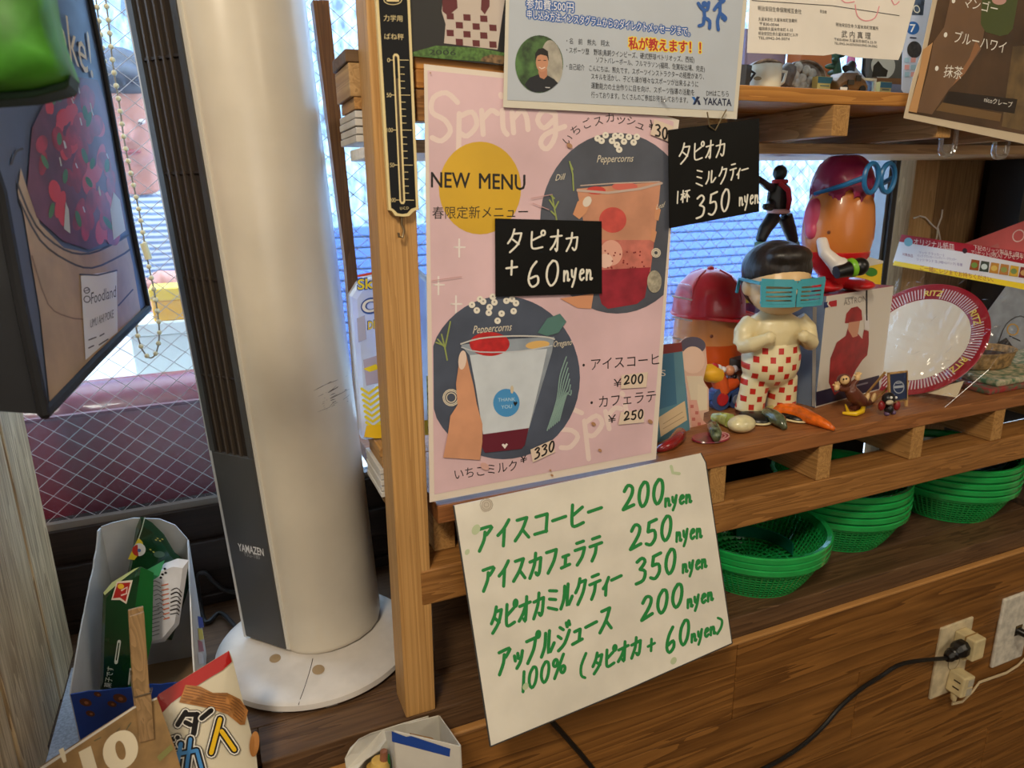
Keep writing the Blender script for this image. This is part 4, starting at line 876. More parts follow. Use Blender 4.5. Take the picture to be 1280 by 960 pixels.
for ch, x0_, x1_, y0_, y1_ in (('タ', 847, 865, 205.5, 179), ('ピ', 865, 881, 202.5, 178), ('オ', 881, 892.5, 200, 176), ('カ', 893, 908, 197.5, 175), ('ミ', 868, 880, 236, 211), ('ル', 881, 896, 231, 213), ('ク', 897, 910, 230.5, 209), ('テ', 911, 921, 226, 204), ('ィ', 920, 926, 224, 206), ('ー', 926, 936, 221, 205)):
    S.hand('chalk_lettering', ch, (x0_, y0_), (x1_, y0_ - 2), y0_ - y1_, 1.9, CHALK)
S.hand('chalk_lettering', '1杯', (844, 255), (863, 251.5), 16, 1.7, CHALK); S.hand('chalk_lettering', '350', (868, 274.5), (914, 263), 29, 2.4, CHALK); S.hand('chalk_lettering', 'nyen', (923, 258), (949, 254), 20, 1.8, CHALK); S.done()
b = MB(); q = P(886, 152, -0.0112); b.tube([P(884, 140, -.0125), P(887, 158, -.0125), P(894, 163, -.0125), P(901, 150, -.0125), P(908, 137, -.0125)], 0.0007, 6)
tag(b.build('wire_clip', M((150, 132, 100), .3, metal=.8), None, smooth=True), 'bent wire clip holding the tilted black card', 'clip')

# handwritten white board, its foot swung forward
wp = Plane(P(567, 632, -0.010), P(878, 567, -0.010), P(760, 868, -0.064))
S = paper('white_price_sheet', 'laminated white drinks price sheet handwritten in green marker, leaning at the rail', 'price sheet', [(567, 632), (876, 566.5), (882, 578), (915, 804), (770, 868), (613, 933)], wp, M((226, 220, 206), .28, .05, 16), None, .001)
b = MB()
for pts in ([(567, 632), (613, 933)], [(613, 933), (770, 868), (915, 804)], [(915, 804), (882, 578), (876, 566.5)]):
    b.tube([wp.at(x, y, -.0004) for x, y in pts], 0.0009, 6)
b.build('laminate_edge', M((70, 68, 66), .25), S.o)
MK = M((32, 132, 62), .5)
S.hand('marker_lettering', 'アイスコーヒー', (594, 691), (754, 652), 33, 4.2, MK); S.hand('marker_lettering', '200', (776, 639), (832, 629), 32, 4.4, MK); S.hand('marker_lettering', 'nyen', (830, 634), (865, 628), 19, 3.4, MK)
S.hand('marker_lettering', 'アイスカフェラテ', (600, 741), (754, 698), 32, 4.2, MK); S.hand('marker_lettering', '250', (785, 689), (842, 674), 32, 4.3, MK); S.hand('marker_lettering', 'nyen', (844, 678), (878, 672), 22, 3.3, MK)
S.hand('marker_lettering', 'タピオカミルクティー', (612, 793), (778, 737), 33, 4.1, MK); S.hand('marker_lettering', '350', (792, 732), (847, 715), 32, 4.3, MK); S.hand('marker_lettering', 'nyen', (852, 717), (884, 709), 20, 3.3, MK)
S.hand('marker_lettering', 'アップルジュース', (620, 846), (767, 787), 34, 4.2, MK); S.hand('marker_lettering', '200', (799, 778), (856, 756), 30, 4.3, MK); S.hand('marker_lettering', 'nyen', (858, 761), (892, 750), 20, 3.4, MK)
S.hand('marker_lettering', '100%', (650, 867), (708, 842), 27, 3.9, MK); S.hand('marker_lettering', '(', (721, 851), (735, 845), 30, 3.6, MK); S.hand('marker_lettering', 'タピオカ', (739, 844), (803, 818), 26, 3.8, MK); S.hand('marker_lettering', '+', (808, 817), (820, 812), 18, 3.4, MK); S.hand('marker_lettering', '60', (830, 820), (864, 802), 32, 4.0, MK); S.hand('marker_lettering', 'nyen', (863, 804), (895, 792), 19, 3.2, MK); S.hand('marker_lettering', ')', (894, 794), (906, 787), 20, 3.2, MK)
SMD = M((186, 198, 160), .4); GLU = M((198, 188, 172), .3)
for x, y, a, c_ in ((595, 662, 7, SMD), (842, 590, 7, MK), (584, 690, 4, SMD), (842, 826, 5, SMD), (608, 632, 9, GLU), (657, 858, 5, SMD)):
    if c_ is MK: S.stroke('marker_smudge', [(839, 583), (841, 591), (849, 592)], 4, SMD)
    else: S.oval('marker_smudge', (x, y), a * .7, a, c_, .5, 14)
for r_ in (3, 6, 8): S.stroke('stain_ring', ring_pts(608, 631, r_), .9, M((168, 156, 140)))
S.done()

# ================================================================ GREEN BASKETS
def basket_proto():
    t = thing('colander_basket', 'x', 'basket', (0, 0, 0), 'green plastic colanders under the shelf')
    GR = M((30, 160, 76), 0.22, 0.06, 40, coat=0.5)
    R0, R1, H = 0.066, 0.091, 0.045
    b = MB(); b.lathe([(R1, H - 0.001), (R1 + 0.0012, H + 0.0108), (R1 + 0.0070, H + 0.0122), (R1 + 0.0088, H + 0.0108), (R1 + 0.0082, H + 0.0046), (R1 + 0.0064, H + 0.0044), (R1 + 0.0060, H + 0.0088), (R1 + 0.003, H + 0.0082), (R1 + 0.0025, H - 0.001), (R1, H - 0.001)], (0, 0, 0), 56, caps=False)
    b.build('rim', GR, t, smooth=True)
    b = MB(); n = 76; rows_ = 9
    def wp_(i, j):
        f = j / rows_; a = 2 * pi * i / n; r = R0 + (R1 - R0) * f ** 0.8; return Vector((r * cos(a), r * sin(a), 0.002 + (H - 0.002) * f))
    th = 0.00088
    for i in range(n):     # upright ribs
        a = 2 * pi * i / n; da = Vector((-sin(a), cos(a), 0)) * th; dn = Vector((cos(a), sin(a), -.4)) * (0.0016 if i % 13 == 0 else 0.0011)
        for j in range(rows_):
            p, q = wp_(i, j), wp_(i, j + 1); b.add([p - da, p + da, q + da, q - da, p - da + dn, p + da + dn, q + da + dn, q - da + dn], [(4, 5, 6, 7), (0, 3, 2, 1), (0, 4, 7, 3), (1, 2, 6, 5)])
    for j in range(rows_):  # hoops
        dz = Vector((0, 0, th * 0.75))
        for i in range(n):
            p, q = wp_(i, j), wp_(i + 1, j); on = Vector((cos(2 * pi * i / n), sin(2 * pi * i / n), 0)) * 0.0009
            b.add([p - dz, q - dz, q + dz, p + dz, p - dz + on, q - dz + on, q + dz + on, p + dz + on], [(4, 5, 6, 7), (0, 3, 2, 1), (3, 7, 6, 2), (0, 1, 5, 4)])
    b.build('lattice_wall', GR, t)
    b = MB(); b.lathe([(R0 + 0.001, 0.0), (R0 + 0.002, 0.004), (R0 - 0.002, 0.004), (R0 - 0.004, 0.0), (R0 + 0.001, 0.0)], (0, 0, 0), 48, caps=False)
    for r_ in (0.012, 0.022, 0.032, 0.042, 0.052): b.lathe([(r_ + .0011, .001), (r_ + .0011, .0026), (r_ - .0011, .0026), (r_ - .0011, .001), (r_ + .0011, .001)], (0, 0, 0), 32, caps=False)
    for k_ in range(40): b.box(-0.0009, 0.0009, 0.010 if k_ % 2 else 0.030, R0 - .002, .001, .0024, 0, Matrix.Rotation(2 * pi * k_ / 40, 4, 'Z'))
    b.build('bottom', GR, t)
    return t
ordn = ['bottom', 'second', 'third', 'fourth', 'fifth', 'top']
bk0 = basket_proto(); first = True
BS = [('left', (0.640, 0.080), 3, 0.0088, 'stack beside the white price sheet'), ('middle', (0.838, 0.120), 5, 0.0108, 'middle stack'), ('right', (1.074, 0.112), 5, 0.0108, 'stack farthest from the white sheet')]
for nm, (bx_, by_), n_, dz, where in BS:
    for i in range(n_):
        o = bk0 if first else copy_tree(bk0); first = False
        o.location = (bx_ + 0.0008 * (i % 2), by_ - 0.0006 * (i % 3), CT + 0.0002 + i * dz); o.rotation_euler = (0, 0, 0.37 * i)
        lv = 'lowest' if i == 0 else ('topmost' if i == n_ - 1 else ('middle' if n_ == 3 else ordn[i] + ' from the bottom'))
        o['label'] = 'green plastic colander, %s of the %s' % (lv, where)
def band(cx, cy, r, a0, a1, z0, z1):
    b = MB(); n = 16; vs = []
    for i in range(n + 1):
        a = a0 + (a1 - a0) * i / n
        for rr_, z in ((r, z0), (r + 0.002, z0), (r + 0.002, z1), (r, z1)): vs.append(Vector((cx + rr_ * cos(a), cy + rr_ * sin(a), z)))
    fs = []
    for i in range(n):
        for j in range(4): fs.append((i * 4 + j, i * 4 + (j + 1) % 4, (i + 1) * 4 + (j + 1) % 4, (i + 1) * 4 + j))
    b.add(vs, fs + [(0, 1, 2, 3), (n * 4 + 3, n * 4 + 2, n * 4 + 1, n * 4)]); return b
tag(band(0.640, 0.080, 0.058, -0.35, 1.2, CT + 0.0232, CT + 0.040).build('plastic_band', M((8, 92, 72), .3), None, smooth=True), 'dark teal plastic band curled inside the leftmost top colander', 'band')
tr = thing('dark_bowl', 'dark green bowl nested in the top colander of the right stack', 'bowl', (1.074, 0.112, CT + 0.0485))
b = MB(); b.lathe([(0.050, 0.0), (0.066, 0.022), (0.076, 0.045), (0.0745, 0.045), (0.064, 0.022), (0.048, 0.002), (0, 0.002)], (1.074, 0.112, CT + 0.0485), 40); b.build('body', M((10, 46, 40), .3), tr, smooth=True)
bw = thing('dark_mat', 'rough brown doormat piece lying on the counter right of the colanders', 'mat', (1.3, 0.1, CT))
b = MB(); rd = random.Random(2)
b.box(1.19, 1.5, 0.03, 0.24, CT, CT + 0.010); 
for i in range(500):
    x, y = rd.uniform(1.193, 1.497), rd.uniform(0.032, 0.238); b.add([(x - .002, y, CT + .010), (x + .002, y, CT + .010), (x + rd.uniform(-.004, .004), y + .003, CT + .0165)], [(0, 1, 2)])
b.build('pile', M((66, 46, 28), .9, .3, 200), bw)

# ================================================================ SOCKETS AND CORDS
WY = -0.006
IV = M((206, 190, 156), .45, .12, 60); IV2 = M((214, 196, 150), .4, .1, 40); BLK = M((16, 15, 15), .35)
def wallY(x, y): return P(x, y, WY)
a0, a1 = wallY(1172, 780), wallY(1158, 868)
sx0, sz1, sz0 = 0.935, 0.633, 0.512
so = thing('socket_plate', 'yellowed white double socket plate with plugs on the wood panelling', 'socket', (0.972, WY, 0.57))
bx('plate', IV, so, 0.931, 1.002, WY - 0.0045, WY, 0.5065, 0.6315, bevel=0.0015)
b = MB(); b.tube([Vector((0.972 + 0.013 * cos(t * pi / 12), WY - 0.0046, 0.563 + 0.015 * sin(t * pi / 12))) for t in range(24)], 0.0005, 4, closed=True); b.build('socket_outline', M((120, 100, 70)), so)
bx('slot', BLK, so, 0.9775, 0.9795, WY - 0.005, WY - 0.0044, 0.567, 0.573)
ad = thing('plug_adapter', 'upper cream cube adapter on the socket with a black plug in its side', 'adapter', (0.985, -0.03, 0.597))
bx('body', IV2, ad, 0.962, 0.987, -0.042, WY - 0.0046, 0.585, 0.6195, bevel=0.002); bx('tab', IV2, ad, 0.964, 0.977, -0.030, -0.0125, 0.577, 0.586, bevel=0.003); bx('seam', M((150, 116, 66)), ad, 0.9615, 0.9875, -0.0285, -0.0265, 0.590, 0.6197)
pl = thing('black_plug', 'black moulded plug in the upper cream adapter with its cord', 'plug', (0.95, -0.028, 0.6))
b = MB(); b.loft([[Vector((x, -0.027 + s * cos(a) * 1.0, 0.6015 + dz + s * 1.1 * sin(a))) for a in [pi / 4 + k * pi / 2 + d for k in range(4) for d in (-.35, .35)]] for x, s, dz in ((0.9615, 0.0120, 0), (0.953, 0.0128, -0.0005), (0.947, 0.0115, -.001), (0.942, 0.0080, -.003), (0.939, 0.0085, -.004), (0.932, 0.0085, -.006), (0.926, 0.0055, -.008))])
b.build('body', BLK, pl, bevel=.0012)
b = MB(); b.tube([Vector((0.940, -0.027, 0.5975)), Vector((0.9395, -0.027, 0.5973)), Vector((0.9375, -0.027, 0.5965))], [0.0095, 0.0100, 0.0092], 12); b.build('strain_relief', BLK, pl, smooth=True)
cp = [Vector((0.927, -0.027, 0.5935)), P(1130, 829, -.02), P(1100, 846, -.014), P(1075, 862, -.0125), P(1050, 884, -.0125), P(1030, 907, -.013), P(1005, 930, -.014), P(975, 950, -.0145), P(940, 968, -.015)]
sm_pts = []
for i in range(len(cp) - 1):
    p0, p1, p2, p3 = cp[max(i - 1, 0)], cp[i], cp[i + 1], cp[min(i + 2, len(cp) - 1)]
    for t in (0, .25, .5, .75): sm_pts.append(0.5 * (2 * p1 + (p2 - p0) * t + (2 * p0 - 5 * p1 + 4 * p2 - p3) * t * t + (3 * p1 - p0 - 3 * p2 + p3) * t ** 3))
b = MB(); b.tube(sm_pts, 0.0030, 8); b.build('cord', BLK, pl, smooth=True)
a2 = thing('plug_adapter', 'lower cream slotted plug tilted in the socket with a thin white cord', 'adapter', (0.985, -0.03, 0.53))
rt = Matrix.Rotation(0.12, 3, 'Y')
bx('body', IV2, a2, 0.960, 0.985, -0.036, WY - 0.0046, 0.516, 0.550, bevel=0.0025, rot=rt)
for z in (0.527, 0.538): bx('slot', M((60, 44, 30)), a2, 0.9592, 0.9604, -0.031, -0.021, z, z + 0.0018, rot=rt, about=(0.9725, -0.023, 0.516))
bx('label_patch', M((176, 168, 150)), a2, 0.970, 0.982, -0.0366, -0.0358, 0.519, 0.531, rot=rt, about=(0.9725, -0.023, 0.516)); bx('label_patch', M((176, 168, 150)), a2, 0.970, 0.982, -0.0366, -0.0358, 0.5345, 0.546, rot=rt, about=(0.9725, -0.023, 0.516))
b = MB(); b.tube([Vector((0.967, -0.022, 0.5165)), Vector((0.967, -0.022, 0.506)), Vector((0.969, -0.022, 0.502))], [0.005, 0.0045, 0.003], 10); b.build('strain_relief', IV2, a2, smooth=True)
cq = [Vector((0.968, -0.022, 0.503)), P(1190, 880, -.02), P(1203, 877, -.016), P(1216, 864, -.012), P(1224, 853, -.010), P(1238, 848, -.010), P(1258, 841, -.010), P(1272, 832, -.010), P(1284, 820, -.010), P(1300, 800, -.010)]
for dv in (-0.0011, 0.0011):
    b = MB(); b.tube([p + Vector((0, 0, dv)) for p in cq], 0.00125, 6); b.build('cord', M((196, 176, 140), .5), a2, smooth=True)
s2 = thing('wall_plate', 'worn white wall plate with a black cable plugged in, at the right edge', 'socket', (1.09, WY, 0.62))
wa, wb_ = wallY(1250, 748), wallY(1237, 833); WX = (wa.x + wb_.x) / 2
bx('plate', M((214, 208, 194), .4, .12, 90), s2, WX, WX + .075, WY - 0.006, WY, wb_.z, wa.z, bevel=0.004); wm = wallY(1268, 785); hx_ = wm.x; hz_ = wm.z
bx('socket_hole', M((50, 40, 30)), s2, hx_ - .008, hx_ + .008, WY - 0.0066, WY - 0.0056, hz_ - .009, hz_ + .009); bx('hole_edge', M((120, 100, 62), .4, metal=.5), s2, hx_ - .0075, hx_ + .0075, WY - 0.0072, WY - 0.0060, hz_ + .0055, hz_ + .0085)
b = MB(); b.tube([Vector((hx_ - .002, -0.010, hz_)), Vector((hx_ + .001, -0.024, hz_ - .001)), Vector((hx_ + .008, -0.036, hz_ - .005)), Vector((hx_ + .02, -0.046, hz_ - .011)), Vector((hx_ + .05, -0.05, hz_ - .026))], [0.0062, 0.0058, 0.0045, 0.0032, 0.003], 12); b.build('plug', BLK, s2, smooth=True)
b = MB(); b.tube([P(672, 880, -.012), P(690, 902, -.012), P(708, 922, -.012), P(724, 940, -.012), P(742, 962, -.012), P(760, 985, -.012)], 0.0030, 8)
tag(b.build('black_cable', BLK, None, smooth=True), 'black cable running down the panelling behind the white price sheet', 'cord')

# ================================================================ LOWER SHELF THINGS
def onS(x, y): return PZ(x, y, SH)
GL_ = 0.12
# clay vegetables
def veg(name, label, pts, rs, mat, extra=None, cat='ornament'):
    t = thing(name, label, cat, Vector(((pts[0].x + pts[-1].x) / 2, (pts[0].y + pts[-1].y) / 2, SH)), 'glazed clay vegetables on the shelf edge')
    b = MB(); b.tube(pts, rs, 14); b.build('body', mat, t, smooth=True, autosmooth=False); return t
def lift(x, y, r): return onS(x, y) + Vector((0, 0, r))
ORG = M((226, 106, 26), .25, .2, 90, .2, coat=.4)
cpts = [(962, 523), (975, 521), (990, 524), (1005, 528), (1022, 533), (1035, 537), (1043, 539)]
crs = [0.004, 0.0095, 0.0105, 0.0095, 0.0072, 0.0050, 0.0022]
t = veg('clay_carrot', 'orange glazed clay carrot lying on the shelf edge', [lift(x, y, r) for (x, y), r in zip(cpts, crs)], crs, ORG)
b = MB(); b.tube([lift(966, 521, .008), lift(958, 519, .006)], [0.008, 0.006], 10); b.build('green_top', M((178, 176, 110), .4), t, smooth=True)
t = veg('clay_gherkin', 'dark green clay gherkin lying between the garlic and the carrot', [lift(953, 524, .006), lift(958, 526, .009), lift(966, 530, .0095), lift(974, 534, .0085), lift(981, 539, .004)], [.004, .009, .0095, .0085, .003], M((84, 92, 66), .22, .35, 120, .3, coat=.5))
t = veg('clay_gherkin', 'small mottled green clay gherkin lying across the red slice', [lift(889, 538, .009) , lift(891, 545, .0105), lift(894, 552, .011), lift(895, 557, .009)], [.005, .0075, .0072, .0045], M((88, 98, 70), .2, .4, 150, .3, coat=.5))
t = veg('clay_chilli', 'red clay chilli lying before the blue card', [lift(820, 566, .003), lift(828, 565, .005), lift(838, 562, .0065), lift(846, 555, .0075), lift(850, 549, .0075), lift(853, 546, .005)], [.0025, .005, .0065, .0075, .0072, .003], M((136, 26, 28), .2, .15, 60, coat=.5))
b = MB(); g = onS(929, 541); b.ball(g + Vector((0, 0.004, .0105)), (0.0185, 0.014, 0.0105), 24, 14)
tg = thing('clay_garlic', 'cream glazed clay garlic bulb with pale green stalk on the shelf edge', 'ornament', g, 'glazed clay vegetables on the shelf edge')
b.build('bulb', M((222, 212, 166), .25, .1, 90, .3, coat=.4), tg, smooth=True, autosmooth=False)
b = MB(); b.tube([lift(912, 535, .0095), lift(902, 531, .009), lift(891, 528, .007)], [0.009, 0.008, 0.005], 12); b.build('stalk', M((168, 178, 96), .3, .25, 120, coat=.3), tg, smooth=True)
q = onS(888, 549); ts = thing('clay_slice', 'flat oval red and pink clay slice lying on the shelf edge', 'ornament', q, 'glazed clay vegetables on the shelf edge')
b = MB(); b.lathe([(0.9, 0.0), (1.0, 0.0015), (0.96, 0.003), (0.0, 0.0032)], (0, 0, 0), 30)
b2 = MB(); b2.add([Vector((v.x * 0.0245, v.y * 0.017, v.z)) + q for v in b.v], b.f); b2.build('disc', M((140, 36, 52), .3, .35, 80, coat=.3), ts, smooth=True)
b = MB()
for k in range(3): b.tube([q + Vector((0.0225 * cos(a) * (1 - .2 * k) + .002, 0.0152 * sin(a) * (1 - .22 * k), 0.0034)) for a in [(-1.9 + i * .42) for i in range(8)]], 0.0008, 6)
b.build('marbling', M((206, 150, 150), .35), ts, smooth=True)

# blue card, cut-out figure card
def stand_card(name, label, cat, pts, Y, lean, mat, th=0.0012, group=None):
    base = P(pts[0][0], pts[0][1], Y)
    pl_ = Plane(base, base + Vector((1, lean[1], 0)), base + Vector((0, lean[0], 1)))
    S = paper(name, label, cat, pts, pl_, mat, group, th); return S
g = onS(841, 551)
S = stand_card('blue_card', 'teal blue card with red top and cream sticker standing at the shelf end', 'card', [(819, 556), (863, 547), (852, 428), (826, 431), (816, 480)], g.y, (0.12, 0.35), M((92, 140, 158), .45, .05, 20))
S.poly('dark_panel', [(826, 441), (842, 439), (846, 505), (823, 512)], M((60, 112, 142), .4)); S.poly('red_band', [(827, 431), (852, 428), (853, 439), (827, 443)], M((130, 48, 50), .4))
S.poly('sticker', [(823, 522), (856, 501), (859, 525), (826, 546)], M((216, 190, 152), .5)); S.stroke('sticker_lines', [(829, 530), (853, 515)], .8, M((170, 140, 110))); S.stroke('sticker_lines', [(829, 536), (855, 521)], .8, M((170, 140, 110))); S.text('lettering', 'S', (826, 470), (832, 470), 11, PALE); S.done()
S = stand_card('cutout_card', 'pink and cream cut-out card of a small standing figure behind the blue card', 'card', [(864, 544), (893, 541), (891, 534), (879, 527), (880, 516), (886, 514), (886, 486), (879, 476), (881, 466), (884, 455), (882, 432), (872, 422), (858, 421), (850, 428), (848, 470), (858, 480)], onS(862, 540).y + 0.012, (0.1, 0.15), M((214, 176, 156), .45))
S.oval('hair', (866, 432), 16, 11, M((84, 78, 96), .45)); S.oval('head', (866, 450), 15, 17, M((226, 192, 172), .45)); S.poly('shirt', [(858, 470), (878, 470), (884, 490), (878, 512), (866, 512)], M((216, 200, 176), .45)); S.poly('sleeve', [(872, 480), (884, 484), (884, 512), (872, 514)], M((222, 206, 180), .45))
S.poly('trousers', [(861, 500), (871, 500), (876, 522), (888, 536), (866, 542)], M((214, 160, 146), .45))
for x, y in ((863, 506), (869, 514), (865, 522), (872, 528), (868, 535), (878, 532)): S.poly('check', [(x, y), (x + 4, y), (x + 4, y + 4), (x, y + 4)], M((186, 104, 96), .45))
S.poly('shoe', [(876, 540), (892, 534), (893, 540), (880, 544)], M((86, 96, 104), .4)); S.done()

# red-capped orange tub in a clear case
g = PZ(884, 462, SH) ; tp = Vector((0.640, 0.200, SH))
tb_ = thing('capped_tub', 'amber plastic tub with a red cap lid standing behind the toys', 'tub', tp)
AMB = M((226, 146, 78), .3, .08, 12, coat=.3); AMD = M((206, 84, 24), .3); REDP = M((204, 44, 54), .28, coat=.3)
b = MB(); b.lathe([(0.030, 0.012), (0.040, 0.016), (0.046, 0.030), (0.048, 0.060), (0.047, 0.098), (0.045, 0.118), (0.0, 0.120)], tp, 40); b.build('body', AMB, tb_, smooth=True)
b = MB(); b.lathe([(0.028, 0.0), (0.030, 0.012), (0.0, 0.013)], tp, 32); b.build('base', M((40, 26, 20), .4), tb_, smooth=True)
b = MB()
vs = [];  n = 20
for i in range(n + 1):
    a = -2.45 + 1.7 * i / n
    for r, z in ((0.0478, 0.018), (0.0492, 0.080)): vs.append(tp + Vector((r * cos(a) * 1.0, r * sin(a), z)))
b.add(vs, [(2 * i, 2 * i + 2, 2 * i + 3, 2 * i + 1) for i in range(n)]); b.build('front_label', AMD, tb_, smooth=True)
b = MB(); b.lathe([(0.050, 0.117), (0.0505, 0.122), (0.049, 0.140), (0.043, 0.158), (0.030, 0.172), (0.014, 0.179), (0.0, 0.180)], tp, 44); b.build('lid', REDP, tb_, smooth=True)
b = MB()
rim_ = [tp + Vector((cos(a) * (0.0505 + 0.020 * max(0, cos(a + 0.75)) ** 2), sin(a) * (0.0505 + 0.020 * max(0, cos(a + 0.75)) ** 2), 0.1185 - 0.006 * max(0, cos(a + .75)) ** 2)) for a in [2 * pi * i / 48 for i in range(48)]]
b.tube(rim_, 0.0024, 8, closed=True); b.add(rim_ + [tp + Vector((0, 0, 0.121))], [(i, (i + 1) % 48, 48) for i in range(48)]); b.build('brim', REDP, tb_, smooth=True)
b = MB()
for k in range(4):
    a = 0.4 + k * pi / 2; b.tube([tp + Vector((r * cos(a), r * sin(a), z + .0006)) for r, z in ((0.0495, 0.135), (0.044, 0.156), (0.0305, 0.1715), (0.014, 0.1788))], 0.0011, 6)
b.ball(tp + Vector((0, 0, .181)), (.005, .005, .003), 12, 8); b.build('lid_seams', M((196, 60, 62), .3), tb_, smooth=True)
b = MB(); b.ball(tp + Vector((-0.0245, -0.0405, 0.094)), .0024, 10, 8); b.build('peg_hole', M((110, 50, 20), .5), tb_)
cc = thing('clear_case', 'clear plastic blister case with ribs standing left of the amber tub', 'case', Vector((0.555, 0.185, SH)))
q0, q1, q2, q3 = P(838, 470, .18), P(866, 472, .18), P(866, 356, .18), P(838, 352, .18)
q0.z = q1.z = SH + 0.0003
b = MB(); b.prism([q0, q1, q2, q3], (0, .045, 0)); b.build('shell', film((250, 246, 246), .82, .08), cc, bevel=.004)
b = MB()
for y in (372, 398, 424): b.tube([P(840, y - 2, .1785), P(865, y + 3, .1785)], .0012, 6)
b.build('rib', M((225, 225, 230), .2), cc)

# standing doll: plain figure with turquoise slotted glasses
dz0 = SH; dc = (onS(940, 523) + onS(1010, 517)) / 2; dc = Vector((0.647, 0.080, SH))
dl = thing('doll', 'vinyl doll with dark hair, turquoise slotted glasses and red checked trousers', 'doll', dc)
CREAMV = M((222, 206, 160), .32, .04, 20); FACE = M((218, 182, 132), .35)
ck = bpy.data.materials.new('checked_vinyl'); ck.use_nodes = True; nt = ck.node_tree; N_ = nt.nodes.new; L_ = nt.links.new
tc = N_('ShaderNodeTexCoord'); sp_ = N_('ShaderNodeSeparateXYZ'); L_(tc.outputs['Object'], sp_.inputs[0])
def MT(op, a, b_=None):
    n = N_('ShaderNodeMath'); n.operation = op
    for i, v in enumerate((a, b_)):
        if v is None: continue
        if isinstance(v, (int, float)): n.inputs[i].default_value = v
        else: L_(v, n.inputs[i])
    return n.outputs[0]
ux = MT('MULTIPLY', MT('SUBTRACT', sp_.outputs[0], MT('MULTIPLY', sp_.outputs[1], 0.55)), 92.0); uz = MT('MULTIPLY', sp_.outputs[2], 92.0)
fx, fz = MT('FRACT', ux), MT('FRACT', uz)
par = MT('FLOORED_MODULO', MT('ADD', MT('FLOOR', ux), MT('FLOOR', uz)), 2.0)
inx = MT('MULTIPLY', MT('GREATER_THAN', fx, 0.12), MT('LESS_THAN', fx, 0.82)); inz = MT('MULTIPLY', MT('GREATER_THAN', fz, 0.12), MT('LESS_THAN', fz, 0.82))
fac = MT('MULTIPLY', MT('MULTIPLY', inx, inz), MT('LESS_THAN', par, 0.5))
mx = N_('ShaderNodeMix'); mx.data_type = 'RGBA'; L_(fac, mx.inputs[0]); mx.inputs[6].default_value = lin((224, 210, 166)); mx.inputs[7].default_value = lin((186, 40, 28))
L_(mx.outputs[2], nt.nodes['Principled BSDF'].inputs['Base Color']); nt.nodes['Principled BSDF'].inputs['Roughness'].default_value = .32
def D(x, y, z): return dc + RZd @ Vector((x, y, z * .86))
def DH(x, y, z): return dc + RZd @ Vector((x * 1.22, y * 1.22 - .002, .172 + (z - .186) * 1.26))
RZd = RZ(radians(-16))
b = MB()
for sx in (-1, 1): b.loft([[D(sx * 0.0195 * k + r * 1.05 * cos(a), yo + r * .95 * sin(a), z) for a in [2 * pi * i / 20 for i in range(20)]] for r, z, k, yo in ((0.0185, 0.010, 1.12, 0.004), (0.0178, 0.020, 1.1, 0.003), (0.0172, 0.04, 1.02, 0), (0.0195, 0.062, .85, 0))])
b.ball(D(0, 0.0, 0.082), (0.0385, 0.033, 0.031), 24, 14); b.loft([[D(r * 1.12 * cos(a), r * .95 * sin(a), z) for a in [2 * pi * i / 24 for i in range(24)]] for r, z in ((0.033, 0.078), (0.0335, 0.095), (0.0305, 0.112), (0.0285, 0.118))])
b.build('trousers', ck, dl, remesh=.0022)
b = MB(); b.loft([[D(r * 1.14 * cos(a), r * .92 * sin(a), z) for a in [2 * pi * i / 24 for i in range(24)]] for r, z in ((0.029, 0.108), (0.031, 0.122), (0.031, 0.136), (0.027, 0.150), (0.017, 0.158), (0.0145, 0.163))])
for sx in (-1, 1):
    b.tube([D(sx * 0.030, -.002, 0.147), D(sx * 0.042, -.006, 0.132), D(sx * 0.0455, -.010, 0.113)], [0.0125, 0.0125, 0.0105], 14)
    b.tube([D(sx * 0.0455, -.010, 0.113), D(sx * 0.038, -.025, 0.118), D(sx * 0.0255, -.034, 0.128)], [0.0105, 0.0095, 0.0075], 12); b.ball(D(sx * 0.022, -.036, 0.1295), (.0085, .0065, .0085), 12, 8)
b.build('shirt', CREAMV, dl, remesh=.0022)
b = MB(); b.ball(DH(0, -.002, 0.186), (0.0391, 0.0384, 0.0366), 28, 18); b.ball(DH(0, -.006, 0.176), (0.0360, 0.0335, 0.0248), 20, 12); b.ball(DH(0, -.034, 0.183), (0.0068, 0.0062, 0.0056), 12, 8)
for sx in (-1, 1): b.ball(DH(sx * 0.0315, .001, .184), (0.0062, 0.0087, 0.0112), 12, 8)
b.build('head', FACE, dl, remesh=.0018)
b = MB(); b.tube([DH(-.009, -.0335, .1735), DH(0, -.0350, .1722), DH(.009, -.0335, .1735)], .0011, 8); b.build('mouth', M((150, 70, 56), .4), dl, smooth=True)
b = MB(); b.ball(DH(0, .005, .2015), (0.0428, 0.0415, 0.0341), 28, 16); b.ball(DH(0, .013, .188), (0.0415, 0.0322, 0.0372), 24, 14); b.ball(DH(0.003, -.012, .214), (0.0322, 0.0223, 0.0149), 20, 10)
b.build('hair', M((40, 32, 28), .38, .3, 160, .5, stretch=(1, 1, .2)), dl, remesh=.0024)
for sx in (-1, 1):
    b = MB(); b.ball(D(sx * .0265, -.021, .0060), (.0165, .0225, .0068), 20, 10); shoe_ = b.build('shoe', BLK, dl, smooth=True)
    b = MB(); b.ball(D(sx * .0265, -.021, .0030), (.0182, .0245, .0032), 20, 8); b.build('sole', CREAMV, shoe_, smooth=True)
